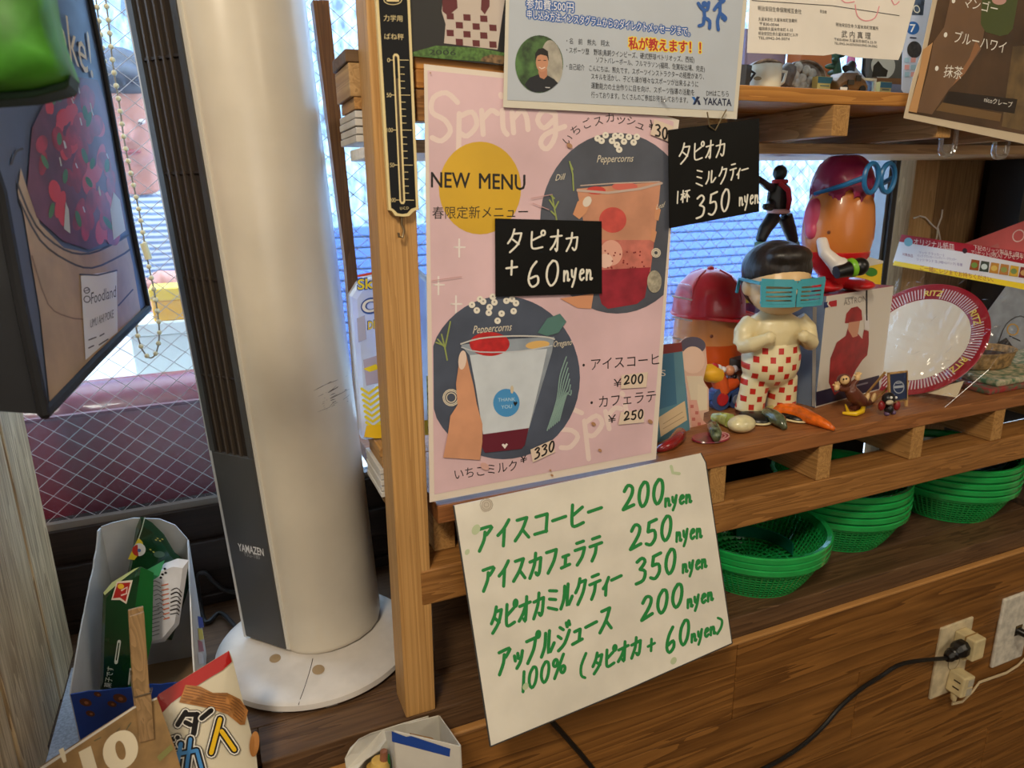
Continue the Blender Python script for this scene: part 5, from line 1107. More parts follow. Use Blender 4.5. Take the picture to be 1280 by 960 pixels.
# glasses: a front frame with slats
tq = thing('slotted_glasses', "turquoise slotted novelty glasses worn over the doll's eyes", 'glasses', D(0, -.04, .186))
TQ = M((70, 158, 172), .35)
def GP(u, v, d=0.0):   # u across, v up, on a gently bowed front
    return dc + RZd @ Vector((u * 1.04, -.0475 + 6.5 * u * u - d, .1655 + v * 1.15))
def gbar(bm, pts, th):
    top = [GP(u, v + th / 2) for u, v in pts]; bot = [GP(u, v - th / 2) for u, v in pts]; n = len(pts)
    top2 = [GP(u, v + th / 2, .0022) for u, v in pts]; bot2 = [GP(u, v - th / 2, .0022) for u, v in pts]
    vs = top + bot + top2 + bot2; fs = []
    for i in range(n - 1):
        fs += [(i, i + 1, n + i + 1, n + i), (2 * n + i, 3 * n + i, 3 * n + i + 1, 2 * n + i + 1), (i, 2 * n + i, 2 * n + i + 1, i + 1), (n + i, n + i + 1, 3 * n + i + 1, 3 * n + i)]
    fs += [(0, n, 3 * n, 2 * n), (n - 1, 3 * n - 1, 4 * n - 1, 2 * n - 1)] ; bm.add(vs, fs)
for sx in (-1, 1):
    b = MB(); us = [sx * x for x in (0.004, 0.014, 0.026, 0.038)]
    gbar(b, [(u, .0115 + abs(u) * .03) for u in us], .0075); gbar(b, [(u * .93, -.0115) for u in us], .0035)
    for e in (0.0035, 0.037): 
        q_ = [GP(sx * (e - .0028), .014), GP(sx * (e + .0022), .014), GP(sx * (e * .95 + .0018), -.013), GP(sx * (e * .95 - .0025), -.013)]; b.prism(q_, D(0, -.0022, 0) - D(0, 0, 0))
    b.build('rim', TQ, tq)
    for v in (.0047, .0003, -.0041, -.0083): b = MB(); gbar(b, [(u, v) for u in us], .0025); b.build('slat', TQ, tq)
    b = MB(); e1 = GP(sx * .038, .011); b.tube([e1, e1 + RZd @ Vector((sx * .004, .05, 0)), e1 + RZd @ Vector((sx * .004, .056, -.018))], .0022, 6); b.build('arm', TQ, tq)
b = MB(); gbar(b, [(-.005, .010), (0, .0085), (.005, .010)], .006); b.build('bridge', TQ, tq)

# boxed figure: grey-blue side, pale front with a batter print
f0, f1 = onS(1019, 510), onS(1101, 487)
bxh = (P(1022, 371, f0.y) - P(1018, 510, f0.y)).z
dirx = (f1 - f0); dirx.z = 0; Lb = dirx.length; dirx.normalize(); diry = Vector((-dirx.y, dirx.x, 0))
fb = thing('figure_box', 'white toy box printed with a red batter, standing under the big egg toy', 'box', (f0 + f1) / 2 + diry * .03)
b = MB(); dep = 0.062; o_ = f0; b.add([o_, o_ + dirx * Lb, o_ + dirx * Lb + diry * dep, o_ + diry * dep] + [p + Vector((0, 0, bxh)) for p in (o_, o_ + dirx * Lb, o_ + dirx * Lb + diry * dep, o_ + diry * dep)], [(0, 3, 2, 1), (4, 5, 6, 7), (0, 1, 5, 4), (1, 2, 6, 5), (2, 3, 7, 6), (3, 0, 4, 7)], 0)
b.m[-1] = 1; b.m[1 - 6] = 2
b.build('carton', [M((206, 198, 186), .4), M((112, 124, 140), .35), M((150, 36, 40), .4)], fb, bevel=.0006)
bp_ = Plane(f0, f0 + dirx, f0 + Vector((0, 0, 1))); S = Sheet(fb, bp_, .0003)
S.poly('navy_band', [(1020, 490), (1020, 508), (1099, 486), (1099, 469)], M((36, 34, 58), .4)); S.poly('navy_band', [(1016, 384), (1021, 384), (1019, 508), (1015, 508)], M((150, 146, 140), .4))
RD2 = M((150, 38, 40), .45, .15, 60)
S.poly('batter', [(1043, 494), (1036, 478), (1038, 448), (1046, 428), (1057, 420), (1060, 410), (1070, 414), (1078, 424), (1086, 430), (1084, 444), (1078, 450), (1070, 462), (1060, 482)], RD2)
S.poly('batter', [(1056, 404), (1058, 392), (1064, 385), (1072, 383), (1077, 388), (1078, 400), (1066, 404)], RD2); S.poly('batter_face', [(1061, 403), (1075, 401), (1072, 420), (1066, 422), (1060, 412)], M((196, 140, 112), .5)); S.poly('batter_arm', [(1080, 412), (1086, 414), (1086, 430), (1080, 440), (1076, 434)], RD2); S.poly('batter_glove', [(1080, 393), (1085, 393), (1087, 412), (1081, 412)], M((214, 208, 206), .5))
S.stroke('bat', [(1083.5, 362), (1083.5, 400)], 1.8, INK); S.text('lettering', 'ASTRON', (1055, 382), (1083, 376.5), 11, M((90, 86, 84)), -.02); S.stroke('box_lettering', [(1057, 373), (1067, 371)], 1.6, M((150, 146, 140)))
S.poly('league_mark', [(1030, 378), (1035.5, 377), (1035.5, 384), (1030, 385)], M((30, 50, 100), .4)); S.poly('league_mark', [(1036, 377), (1046, 375), (1046, 382.5), (1036, 384)], M((176, 34, 44), .4)); S.stroke('league_figure', [(1036, 376.5), (1034.5, 380), (1037.5, 383.5)], 1.6, PAPER)
S.stroke('box_lettering', [(1044, 489), (1084, 478.5)], 2.0, M((120, 116, 130)))
S.done()

# big egg toy on the box
ez = SH + bxh + .0005; ec = f0 + dirx * (Lb * 0.36) + diry * .030; ec.z = ez
eg = thing('egg_toy', 'large tan egg-shaped toy with plum cap and red feet standing on the toy box', 'toy', ec)
TAN = M((204, 120, 50), .34, .05, 10, coat=.25); PLUM = M((150, 34, 74), .35, .05, 20, coat=.2); REDB = M((196, 30, 34), .28, coat=.3)
RE = RZ(radians(-12))
def E(x, y, z): return ec + RE @ Vector((x, y, z))
b = MB(); b.lathe([(0.0, 0.028), (0.020, 0.0285), (0.032, 0.034), (0.0405, 0.048), (0.0445, 0.068), (0.0445, 0.088), (0.0415, 0.110), (0.036, 0.130), (0.026, 0.146), (0.0, 0.152)], ec, 40); b.build('body', TAN, eg, smooth=True, autosmooth=False)
b = MB(); b.lathe([(0.018, 0.004), (0.020, 0.020), (0.030, 0.030), (0.0415, 0.046), (0.0425, 0.052), (0.0405, 0.053), (0.03, .05)], ec, 40); b.build('waistband', REDB, eg, smooth=True)
for sx in (-1, 1):
    b = MB(); b.ball(E(sx * .024, -.012, .008), (.021, .031, .0085), 20, 10); b.loft([[E(sx * .012 + r * cos(a), r * sin(a), z) for a in [2 * pi * i / 16 for i in range(16)]] for r, z in ((.011, .006), (.0085, .016), (.010, .026))]); b.build('foot', REDB, eg, remesh=.002)
b = MB()
for k in range(9):
    a = pi * (0.0 + k / 8.0) * 2; 
    b.loft([[E(0.95 * r * cos(a) + wv_ * cos(t) * sin(a) * 1, r * sin(a) + wv_ * cos(t) * -cos(a), z + wv_ * sin(t)) for t in [2 * pi * i / 12 for i in range(12)]] for r, z, wv_ in ((0.040, 0.118, 0.010), (0.0385, 0.134, 0.014), (0.031, 0.150, 0.015), (0.020, 0.162, 0.012), (0.008, 0.168, 0.008))])
b.ball(E(0, 0, .150), (.034, .034, .016), 20, 10); b.build('cap', PLUM, eg, remesh=.0026)
b = MB(); b.ball(E(-.040, -.004, .098), (.010, .013, .024), 18, 12, 0, RZ(.3)); b.ball(E(-.043, -.006, .08), (.007, .010, .012), 14, 8); b.build('cap_flap', M((196, 70, 100), .4), eg, remesh=.0022)
b = MB(); b.ball(E(-.034, -.030, .079), .0022, 10, 8); b.build('peg_hole', M((110, 56, 24), .5), eg)
b = MB(); b.tube([E(-.038, -.022, .070), E(-.040, -.034, .054), E(-.030, -.046, .040)], [.007, .008, .010], 14); b.ball(E(-.026, -.049, .036), (.013, .012, .013), 16, 10); b.build('arm', M((220, 212, 204), .35), eg, remesh=.002)
mc_ = thing('toy_microphone', 'small black toy microphone with a lime ring held on the egg toy', 'toy', E(-.012, -.058, .036))
b = MB(); b.ball(E(-.006, -.059, .037), .0115, 18, 12); b.build('ball', BLK, mc_, smooth=True)
mrot = RE @ Matrix.Rotation(pi / 2 - .2, 3, 'Y'); b = MB(); b.lathe([(.0105, -.002), (.0122, 0), (.0122, .004), (.0100, .006)], E(-.018, -.058, .0355), 24, mat=mrot); b.build('ring', M((120, 180, 40), .35), mc_, smooth=True)
b = MB(); b.lathe([(.0105, -.003), (.0085, -.016), (.008, -.024)], E(-.014, -.058, .0355), 20, mat=mrot); b.build('handle', BLK, mc_, smooth=True)
gl = thing('blue_glasses', 'blue round toy glasses pushed up on the plum cap of the egg toy', 'glasses', E(0.02, -.045, .14))
BLG = M((36, 108, 160), .35)
for gx, gy in ((0.001, -0.0535), (0.0300, -0.0460)):
    b = MB(); cxy = E(gx, gy, .145); ax = RE @ Vector((1, .32, 0)).normalized()
    b.tube([cxy + ax * (.0135 * cos(a)) + Vector((0, 0, .0175 * sin(a))) for a in [2 * pi * i / 28 for i in range(28)]], .0031, 8, closed=True); b.build('rim', BLG, gl, smooth=True)
b = MB(); b.tube([E(-.012, -.0555, .145), E(-.029, -.044, .137), E(-.048, -.012, .127)], [.0036, .0034, .0022], 8); b.build('arm', BLG, gl, smooth=True)
b = MB(); b.tube([E(.0425, -.042, .146), E(.045, -.02, .139), E(.044, .0, .132)], [.0034, .0034, .0022], 8); b.build('arm', BLG, gl, smooth=True)

# dark action figure posed beside it (one fused body)
rf_y = 0.19; rb = P(972, 345, rf_y); 
stand_z = SH
rg = thing('action_figure', 'dark posable action figure with red scarf standing by the window', 'figure', Vector((rb.x, rf_y, SH)))
DKG = M((30, 34, 34), .4, .1, 40)
def R_(x, y): return P(x, y, rf_y)
b = MB(); b.ball(R_(975, 216), (.0098, .0098, .0108), 18, 12); b.tube([R_(975, 222), R_(974, 230)], .0055, 10)
b.loft([[R_(x, y) + Vector((w_ * cos(a), .010 * sin(a), 0)) for a in [2 * pi * i / 16 for i in range(16)]] for x, y, w_ in ((974, 229, .010), (975, 236, .0165), (974, 248, .0155), (973, 260, .0125), (973, 268, .0125))])
b.tube([R_(965, 235), R_(953, 233) + Vector((0, -.01, 0)), R_(938, 226) + Vector((0, -.02, 0))], [.0062, .0055, .0045], 10); b.ball(R_(935, 225) + Vector((0, -.02, 0)), .0055, 10, 8)
b.tube([R_(966, 238), R_(963, 254), R_(950, 259) + Vector((0, -.02, 0)), R_(940, 258) + Vector((0, -.024, 0))], [.0066, .006, .0055, .0045], 10)
b.tube([R_(983, 236), R_(989, 243) + Vector((0, .012, 0)), R_(986, 252) + Vector((0, .006, 0))], [.0068, .006, .005], 10)
b.tube([R_(968, 270), R_(956, 287), R_(950, 302)], [.0108, .0095, .0075], 12); b.tube([R_(981, 270), R_(987, 287), R_(992, 303)], [.0108, .0095, .0075], 12)
lz = SH; fL = R_(951, 302); fR = R_(993, 303)
b.build('body', DKG, rg, remesh=.0018)
b = MB(); b.tube([R_(950, 302), R_(949, 318), R_(948, 335)], [.0078, .0076, .007], 12); b.build('boot', M((86, 128, 116), .4), rg, smooth=True)
b = MB(); b.tube([R_(992, 303), R_(995, 318), R_(997, 335)], [.0078, .0076, .007], 12); b.build('boot', M((86, 128, 116), .4), rg, smooth=True)
pz_ = R_(972, 338).z
b = MB(); b.box(rb.x - .032, rb.x + .038, rf_y - .022, rf_y + .022, SH, pz_); b.build('stand', film((220, 226, 232), .7, .1), rg, bevel=.003)
b = MB(); b.tube([R_(969, 229) + Vector((0, -.008, 0)), R_(976, 238) + Vector((0, -.0145, 0)), R_(978, 250) + Vector((0, -.0135, 0)), R_(977, 262) + Vector((0, -.012, 0))], [.003, .0038, .0038, .003], 8); b.tube([R_(975, 227) + Vector((.0085 * cos(a), .0085 * sin(a), 0)) for a in [2 * pi * i / 14 for i in range(14)]], .003, 8, closed=True); b.build('scarf', M((190, 44, 58), .45), rg, smooth=True)
b = MB(); b.tube([R_(973, 264) + Vector((.0142 * cos(a), .0115 * sin(a), 0)) for a in [2 * pi * i / 18 for i in range(18)]], .0032, 8, closed=True); b.build('belt', M((226, 190, 190), .4), rg, smooth=True)

# little toys and packs
def onS3(x, y, h=0.0): return onS(x, y) + Vector((0, 0, h))
q = Vector((0.602, 0.128, SH)); tt = thing('toy_tractor', 'small plastic toy tractor in yellow, orange and blue behind the cut-out card', 'toy', q)
def TT(x, y): return P(x, y, q.y)
for x, y, r in ((898, 505, .016), (916, 500, .0125)):
    c_ = TT(x, y); c_.z = SH + r; b = MB(); b.tube([c_ + Vector((0, -.007, 0)), c_ + Vector((0, .007, 0))], r, 24); wh_ = b.build('wheel', M((60, 80, 128), .4), tt)
    b = MB(); b.tube([c_ + Vector((0, -.009, 0)), c_ + Vector((0, -.006, 0))], r * .55, 20); b.build('hub', M((188, 40, 44) if r > .015 else (120, 130, 150), .4), wh_)
b = MB(); b.tube([c_ + Vector((.012 + .0145 * cos(a), .012, .022 + .0145 * sin(a))) for a in [2 * pi * i / 24 for i in range(24)]], .0022, 8, closed=True); b.build('steering_ring', M((150, 150, 156), .35), tt, smooth=True)
x0_ = TT(884, 494); b = MB(); b.box(x0_.x, x0_.x + .05, q.y - .006, q.y + .010, SH + .016, SH + .028); b.build('chassis', M((50, 84, 150), .4), tt, bevel=.002)
b = MB(); b.tube([TT(903, 490), TT(900, 478), TT(895, 468)], [.010, .011, .009], 12); b.build('body', M((214, 90, 34), .4), tt, smooth=True)
b = MB(); b.tube([TT(898, 470), TT(886, 466), TT(876, 465)], [.0105, .0125, .006], 14); b.build('hood', M((228, 172, 40), .4), tt, smooth=True)
b = MB(); b.ball(TT(872, 465), .0042, 10, 8); b.build('cap', BLK, tt, smooth=True)
b = MB(); b.tube([TT(906, 484), TT(915, 480), TT(921, 477)], [.009, .0085, .006], 12); b.tube([TT(910, 488), TT(914, 498)], [.006, .004], 10); b.build('engine', M((214, 84, 30), .4), tt, smooth=True)
for x, y, cc_, r in ((893, 459, (180, 34, 40), .006), (898, 460, (220, 220, 226), .005), (904, 462, (220, 220, 226), .0045), (912, 463, (214, 150, 110), .007), (918, 461, (226, 226, 230), .0048), (918, 471, (24, 22, 24), .0035), (894, 464, (226, 226, 230), .004)):
    b = MB(); b.ball(TT(x, y), r, 12, 8); b.build('knob', M(cc_, .35), tt, smooth=True)
hb = thing('brown_bottle', 'squat brown jar standing in the shade behind the doll', 'jar', Vector((0.655, 0.150, SH)))
b = MB(); b.lathe([(.019, 0), (.022, .004), (.023, .028), (.019, .042), (.011, .050), (.0, .051)], Vector((0.655, 0.150, SH)), 28); b.build('body', M((110, 62, 40), .35), hb, smooth=True)
b = MB(); b.lathe([(.0125, .049), (.0135, .051), (.0135, .062), (0, .0635)], Vector((0.655, 0.150, SH)), 24); b.build('cap', M((70, 74, 70), .4), hb, smooth=True)
pb = thing('plum_pouch', 'plum foil pouch standing between the amber tub and the doll', 'pouch', Vector((0.735, 0.205, SH)))
b = MB(); p_ = [Vector((0.700, 0.205, SH)), Vector((0.775, 0.205, SH)), Vector((0.770, 0.210, SH + .125)), Vector((0.705, 0.210, SH + .125))]; b.prism(p_, (0, .014, 0)); b.build('body', M((150, 56, 92), .35, .1, 30), pb, bevel=.005)
b = MB(); b.prism([Vector((0.704, 0.2095, SH + .125)), Vector((0.771, 0.2095, SH + .125)), Vector((0.771, 0.2105, SH + .150)), Vector((0.704, 0.2105, SH + .150))], (0, .006, 0)); b.build('yellow_top', M((222, 196, 60), .4), pb)
# yellow pack and white string behind the egg toy
S = None
yp = thing('yellow_pack', 'small yellow packet with a green print behind the red feet', 'packet', Vector((1.03, .20, SH)))
pk = [P(1066, 330, .20), P(1104, 326, .20), P(1104, 356, .20), P(1068, 358, .20)]
b = MB(); b.prism([Vector((pk[3].x, .20, SH)), Vector((pk[2].x, .20, SH)), pk[1], pk[0]], (0, .02, 0)); b.build('body', M((236, 196, 44), .4), yp, bevel=.001)
S = Sheet(yp, YP(.1995), .0003); S.poly('white_top', [(1066, 330), (1082, 320), (1104, 326), (1104, 329), (1080, 334)], PAPER); S.oval('green_print', (1089, 340), 8, 5.5, M((60, 130, 40), .4), .1, 16); S.done()
st = thing('white_string', 'thin white string knotted on the timber stud right of the window', 'string', P(1160, 290, .29))
b = MB(); SY = .297
b.tube([P(1142, 273, SY), P(1150, 270, SY), P(1157, 272, SY), P(1165, 281, SY), P(1172, 287, SY), P(1171, 296, SY), P(1169, 304, SY)], .0014, 6); b.tube([P(1178, 262, SY), P(1177, 271, SY), P(1172, 284, SY), P(1174, 293, SY), P(1176, 304, SY)], .0014, 6); b.build('strand', M((220, 216, 208), .7), st, smooth=True)

# bagged paper plates with their header card
pn = Vector((-.7853, -.1197, .6074)); pc = Vector((.9361, .095, 1.0471)); pu = pn.cross(Vector((0, 0, 1))); pl0 = Plane(pc, pc + pu, pc + pn.cross(pu))
pg = thing('plate_pack', 'clear bag of red-rimmed paper plates with a printed header card leaning on the shelf', 'plate pack', onS(1170, 505))
def PL(x, y, o=0.0): return pl0.at(x, y, o)
ctr = pc.copy(); ua = (PL(1238, 418) - ctr); va = (PL(1166, 356) - ctr); Rr = .0925
eu = ua.normalized(); en = pl0.n; ev = en.cross(eu).normalized()
rm = Matrix((eu, ev, en)).transposed()
PRED = M((158, 24, 40), .35, coat=.2); PWH = M((236, 222, 198), .45, .03, 10)
plate_c = ctr + en * -.004
b = MB(); b.lathe([(Rr * .66, 0.0), (Rr * .70, .003), (Rr * .74, .0065), (Rr * .98, .010), (Rr, .0092), (Rr * .98, .0078), (Rr * .74, .0045), (Rr * .66, -.0015), (0, -.0015)], plate_c, 72, mat=rm); prm = b.build('plate_rim', PRED, pg, smooth=True)
b = MB(); b.lathe([(Rr * .735, .0066), (Rr * .70, .0034), (Rr * .66, .0004), (0, .0004)], plate_c, 72, mat=rm); b.build('plate_centre', PWH, pg, smooth=True)
b = MB()
for i in range(120):
    a = 2 * pi * i / 120; r0_, r1_ = Rr * .745, Rr * .915; da = .0105; z0_, z1_ = .0073, .0096
    if any(abs(((a - c_) + pi) % (2 * pi) - pi) < .14 for c_ in (.35, 1.40, 2.45, 3.5, 4.54, 5.6)): continue
    b.add([plate_c + rm @ Vector((r * cos(a + d), r * sin(a + d), z + .0004)) for r, d, z in ((r0_, -da, z0_), (r0_, da, z0_), (r1_, da, z1_), (r1_, -da, z1_))], [(0, 1, 2, 3)])
b.build('rim_stripes', M((224, 200, 196), .4), prm)
tv, tf = text_mesh('RITZ', .02); b = MB(); b3 = MB()
for c_ in (.35, 1.40, 2.45, 3.5, 4.54, 5.6):
    h = Rr * .135; w_ = max(v.x for v in tv)
    cp_ = lambda x, y: plate_c + rm @ Vector(((Rr * .83 + y) * cos(c_ - x / (Rr * .83)), (Rr * .83 + y) * sin(c_ - x / (Rr * .83)), .0095 + y * .06))
    b.add([cp_((v.x - w_ / 2) * h, (v.y - .35) * h) for v in tv], tf)
b.build('rim_lettering', M((236, 206, 90), .4), prm)
S = Sheet(pg, pl0, .004)
S.poly('header_card', [(1127, 293), (1300, 318), (1300, 366), (1265, 352), (1116, 328)], M((216, 214, 214), .35)); S.poly('header_red', [(1127, 293), (1300, 318), (1300, 334), (1216, 317), (1124, 302)], M((160, 30, 44), .35)); S.poly('header_yellow', [(1118, 326), (1300, 358), (1300, 366.5), (1265, 359), (1116, 331.5)], M((236, 204, 50), .35))
S.oval('header_seal', (1135.5, 302.5), 5.4, 5.4, M((120, 170, 176), .4)); S.text('header_lettering', 'オリジナル紙皿', (1142, 305.5), (1193, 312.5), 9.5, PAPER, .02); S.text('header_lettering', '下記のリッツ製品を1個お買上げ', (1217, 311.5), (1296, 325), 7, PAPER, .01); S.text('header_lettering', 'で1セット(3枚入) プレゼント', (1214, 318), (1279, 325), 7, PAPER, .01)
S.oval('hang_hole', (1206, 313.5), 3.0, 3.4, M((50, 20, 24), .5))
SML = M((130, 110, 150), .5); PRT = M((150, 50, 60), .5)
S.text('header_small', 'リッツ クラッカー S', (1149, 317), (1180, 320.5), 4, SML); S.text('header_small', 'リッツ クラッカー ハンディー・クラッカー', (1147, 321), (1196, 326), 4, SML); S.text('header_small', 'リッツ サンド 缶 (9枚×2パック) 各種', (1146, 325.5), (1203, 332.5), 4, SML); S.text('header_small', '対象商品', (1128, 319), (1141, 321.5), 4, PRT); S.text('header_notice', 'ご一緒にレジまでお持ちください。', (1150, 337), (1242, 352), 7, PRT, .01)
FD = [((150, 76, 30), (110, 140, 60)), ((60, 70, 60), (200, 210, 200)), ((190, 130, 50), (214, 180, 90)), ((180, 120, 60), (140, 150, 80)), ((206, 160, 50), (120, 140, 80)), ((120, 40, 34), (190, 150, 90))]
for i in range(6):
    x = 1213 + i * 12.3; y = 324 + i * 1.9
    S.poly('header_photo', [(x + 1.5, y), (x + 11.5, y + 1.6), (x + 10, y + 14.5), (x - 1.5, y + 13)], M(FD[i][0], .4)); S.oval('header_food', (x + 5, y + 7.5), 4, 3.6, M(FD[i][1], .4), 0, 12)
S.done()
b = MB(); CB = film((246, 250, 255), .90, .12)
bagp = [(1118, 330), (1300, 366), (1300, 380), (1262, 425), (1236, 462), (1180, 510), (1140, 503), (1092, 488), (1078, 470), (1088, 420)]
peri = []
for (x1, y1), (x2, y2) in zip(bagp, bagp[1:] + bagp[:1]):
    m = max(1, int(math.hypot(x2 - x1, y2 - y1) / 7)); peri += [(x1 + (x2 - x1) * k / m, y1 + (y2 - y1) * k / m) for k in range(m)]
n = len(peri); cx_ = sum(p[0] for p in bagp) / len(bagp); cy_ = sum(p[1] for p in bagp) / len(bagp); rb_ = random.Random(4); vs = []; NR = 16
for r in range(NR + 1):
    f = r / NR
    for x, y in peri:
        px_, py_ = cx_ + (x - cx_) * f, cy_ + (y - cy_) * f; edge = min(1, (1 - f) * 4 + .15)
        vs.append(PL(px_, py_, .0125 + edge * (.0016 * sin(px_ * .31 + py_ * .17) + .0013 * sin(px_ * .13 - py_ * .43) + rb_.uniform(-.0011, .0011))))
b.add(vs, [(r * n + i, r * n + (i + 1) % n, (r + 1) * n + (i + 1) % n, (r + 1) * n + i) for r in range(1, NR) for i in range(n)] + [(i + n, (i + 1) % n + n, 0) for i in range(n)]); b.build('clear_bag', CB, pg, smooth=True, autosmooth=False)
b = MB(); rd = random.Random(9)
for i in range(30):
    x, y = rd.choice([(rd.uniform(1120, 1290), rd.uniform(345, 372)), (rd.uniform(1225, 1275), rd.uniform(370, 430)), (rd.uniform(1150, 1215), rd.uniform(490, 512)), (rd.uniform(1090, 1240), rd.uniform(360, 480))]); l_ = rd.uniform(4, 15); a = rd.uniform(-.9, .4)
    b.tube([PL(x, y, .0135), PL(x + l_ * .5 * cos(a), y + l_ * .5 * sin(a), .0165), PL(x + l_ * cos(a), y + l_ * sin(a), .0135)], .0004, 4)
b.tube([PL(1300, 372, .012), PL(1262, 425, .0125), PL(1236, 462, .0125), PL(1180, 510, .012)], .0003, 5)
b.build('bag_creases', film((255, 255, 255), .75, .25), pg)
S = Sheet(pg, pl0, .0010); S.poly('insert_card', [(1150, 490), (1205, 476), (1196, 497)], M((226, 206, 168), .5)); S.done()

# monkey ornament, banana, easel, tiny dark toy
mk = thing('monkey_ornament', 'small brown monkey ornament leaning back with raised cream hands', 'ornament', onS(1072, 513))
BR = M((104, 56, 40), .35, .1, 30); CRP = M((226, 190, 134), .4)
MY = onS(1072, 513).y
def K(x, y, d=0.0): return P(x, y, MY + d)
b = MB(); b.tube([K(1062, 486), K(1068, 495), K(1078, 503)], [.0078, .0100, .0082], 14); b.ball(K(1055, 475), (.0092, .009, .0085), 16, 10); b.tube([K(1060, 486), K(1052, 486), K(1047, 484)], [.0042, .004, .0035], 8); b.tube([K(1063, 484), K(1068, 478), K(1072, 474)], [.0042, .004, .0035], 8); b.tube([K(1078, 503), K(1086, 503), K(1091, 501)], [.0060, .0048, .0040], 10); b.tube([K(1072, 503, .006), K(1072, 508, .006), K(1070, 511, .006)], [.007, .007, .0065], 10)
cb = K(1071, 512, .004); b.box(cb.x - .009, cb.x + .009, cb.y - .005, cb.y + .006, SH, SH + .006)
b.build('body', BR, mk, remesh=.0016)
b = MB(); b.ball(K(1056, 475, -.007), (.0065, .005, .006), 14, 8); b.build('face', CRP, mk, smooth=True)
b = MB(); b.ball(K(1054.5, 474, -.0115), .0012, 8, 6); b.ball(K(1058, 473.5, -.0115), .0012, 8, 6); b.build('eye', INK, mk)
for hx, hy in ((1046, 484), (1072, 472)):
    b = MB(); b.ball(K(hx, hy, -.001), (.0042, .003, .0048), 12, 8)
    for a in (-1.0, -.4, .2, .8): b.tube([K(hx, hy, -.001), K(hx, hy, -.001) + Vector((.0078 * sin(a), 0, .0078 * cos(a)))], [.0016, .0013], 6)
    b.build('hand', CRP, mk, smooth=True)
for fx_, fy_ in ((1084, 497), (1092, 497)):
    b = MB(); b.ball(K(fx_, fy_, -.003), (.003, .003, .0068), 12, 8, 0, Matrix.Rotation(.3, 3, 'Y')); b.build('foot', CRP, mk, smooth=True)
bn_ = thing('toy_banana', 'tiny yellow toy banana peel on the shelf before the monkey', 'ornament', onS(1066, 517))
b = MB(); b.tube([onS3(1053, 519, .003), onS3(1060, 520, .0034), onS3(1069, 521, .0038), onS3(1077, 518, .0042), onS3(1079, 512, .0038), onS3(1075, 508, .003)], [.0018, .0026, .0032, .0034, .0028, .0014], 10); b.tube([onS3(1060, 520, .004), onS3(1056, 513, .008)], [.0024, .001], 8); b.build('body', M((232, 190, 30), .35), bn_, smooth=True)
ea = thing('mini_easel', 'miniature blue sandwich board with wooden frame leaning behind the tiny dark toy', 'easel', onS(1120, 505))
eY = onS(1128, 510).y
def Q(x, y): 
    pl_ = Plane(Vector((0, eY, SH)), Vector((1, eY - .02, SH)), Vector((0, eY + .10, SH + .5))); return pl_.at(x, y)
WE = wood((150, 112, 62), (196, 156, 100), 'Z', 1, .5, 3)
def bar_(nm, pts, mat, th=(0, .0022, 0)): b = MB(); b.prism([Q(*p) for p in pts], th); return b.build(nm, mat, ea)
bar_('board', [(1112, 468), (1134, 465), (1134, 500), (1113, 505)], M((30, 44, 78), .4), (0, .0015, 0))
bar_('frame_bar', [(1110.5, 466), (1113, 466), (1114, 507), (1111.5, 507)], WE); bar_('frame_bar', [(1132.5, 464), (1135, 464), (1135, 507.5), (1132.5, 508)], WE); bar_('frame_bar', [(1110.5, 466), (1135, 463.5), (1135, 465.5), (1110.5, 468.5)], WE); bar_('frame_bar', [(1112, 502), (1134, 498), (1134, 500.5), (1112, 505)], WE)
for x in (1109, 1131):
    b = MB(); q1 = Q(x, 466); q2 = Vector((q1.x - .001, eY + .035, SH)); b.tube([q1 + Vector((0, .003, 0)), q2], .0016, 6); b.build('rear_leg', WE, ea)
S = Sheet(ea, Plane(Q(1112, 468), Q(1134, 465), Q(1113, 505)), .0004); S.oval('seal', (1123.5, 484), 7, 8, M((150, 156, 168), .4)); S.oval('seal_field', (1123.5, 484), 5.8, 6.8, M((36, 50, 84), .4)); S.stroke('seal_mark', [(1119, 484), (1128, 483)], 3, M((160, 166, 176))); S.stroke('seal_mark', [(1120.5, 479), (1126.5, 478.6)], 1.2, M((160, 166, 176))); S.done()
ty = thing('tiny_toy', 'tiny dark toy with red sides and plum feet before the sandwich board', 'toy', onS(1112, 519))
tY = onS(1112, 519).y
def T_(x, y, d=0.0): return P(x, y, tY + d)
b = MB(); b.ball(T_(1111, 498), (.0095, .008, .0080), 16, 10); b.ball(T_(1111, 511), (.0062, .006, .0065), 14, 8); b.build('body', M((28, 26, 30), .35), ty, remesh=.0013)
for x in (1102, 1121): b = MB(); b.ball(T_(x, 507, .003), (.0048, .004, .0068), 12, 8); b.build('side', M((136, 32, 34), .4), ty, smooth=True)
for x in (1108, 1116): 
    b = MB(); c_ = T_(x, 519); c_.z = SH + .003; b.ball(c_, (.0032, .004, .003), 10, 8); b.build('foot', M((96, 72, 104), .4), ty, smooth=True)
b = MB(); b.ball(T_(1112, 503, -.0066), (.0062, .003, .0032), 12, 8); b.build('muzzle', M((190, 176, 150), .4), ty, smooth=True)
for x in (1114, 1120): b = MB(); b.ball(T_(x, 497, -.0066), .0018, 8, 6); b.build('eye', M((226, 226, 220), .3), ty)

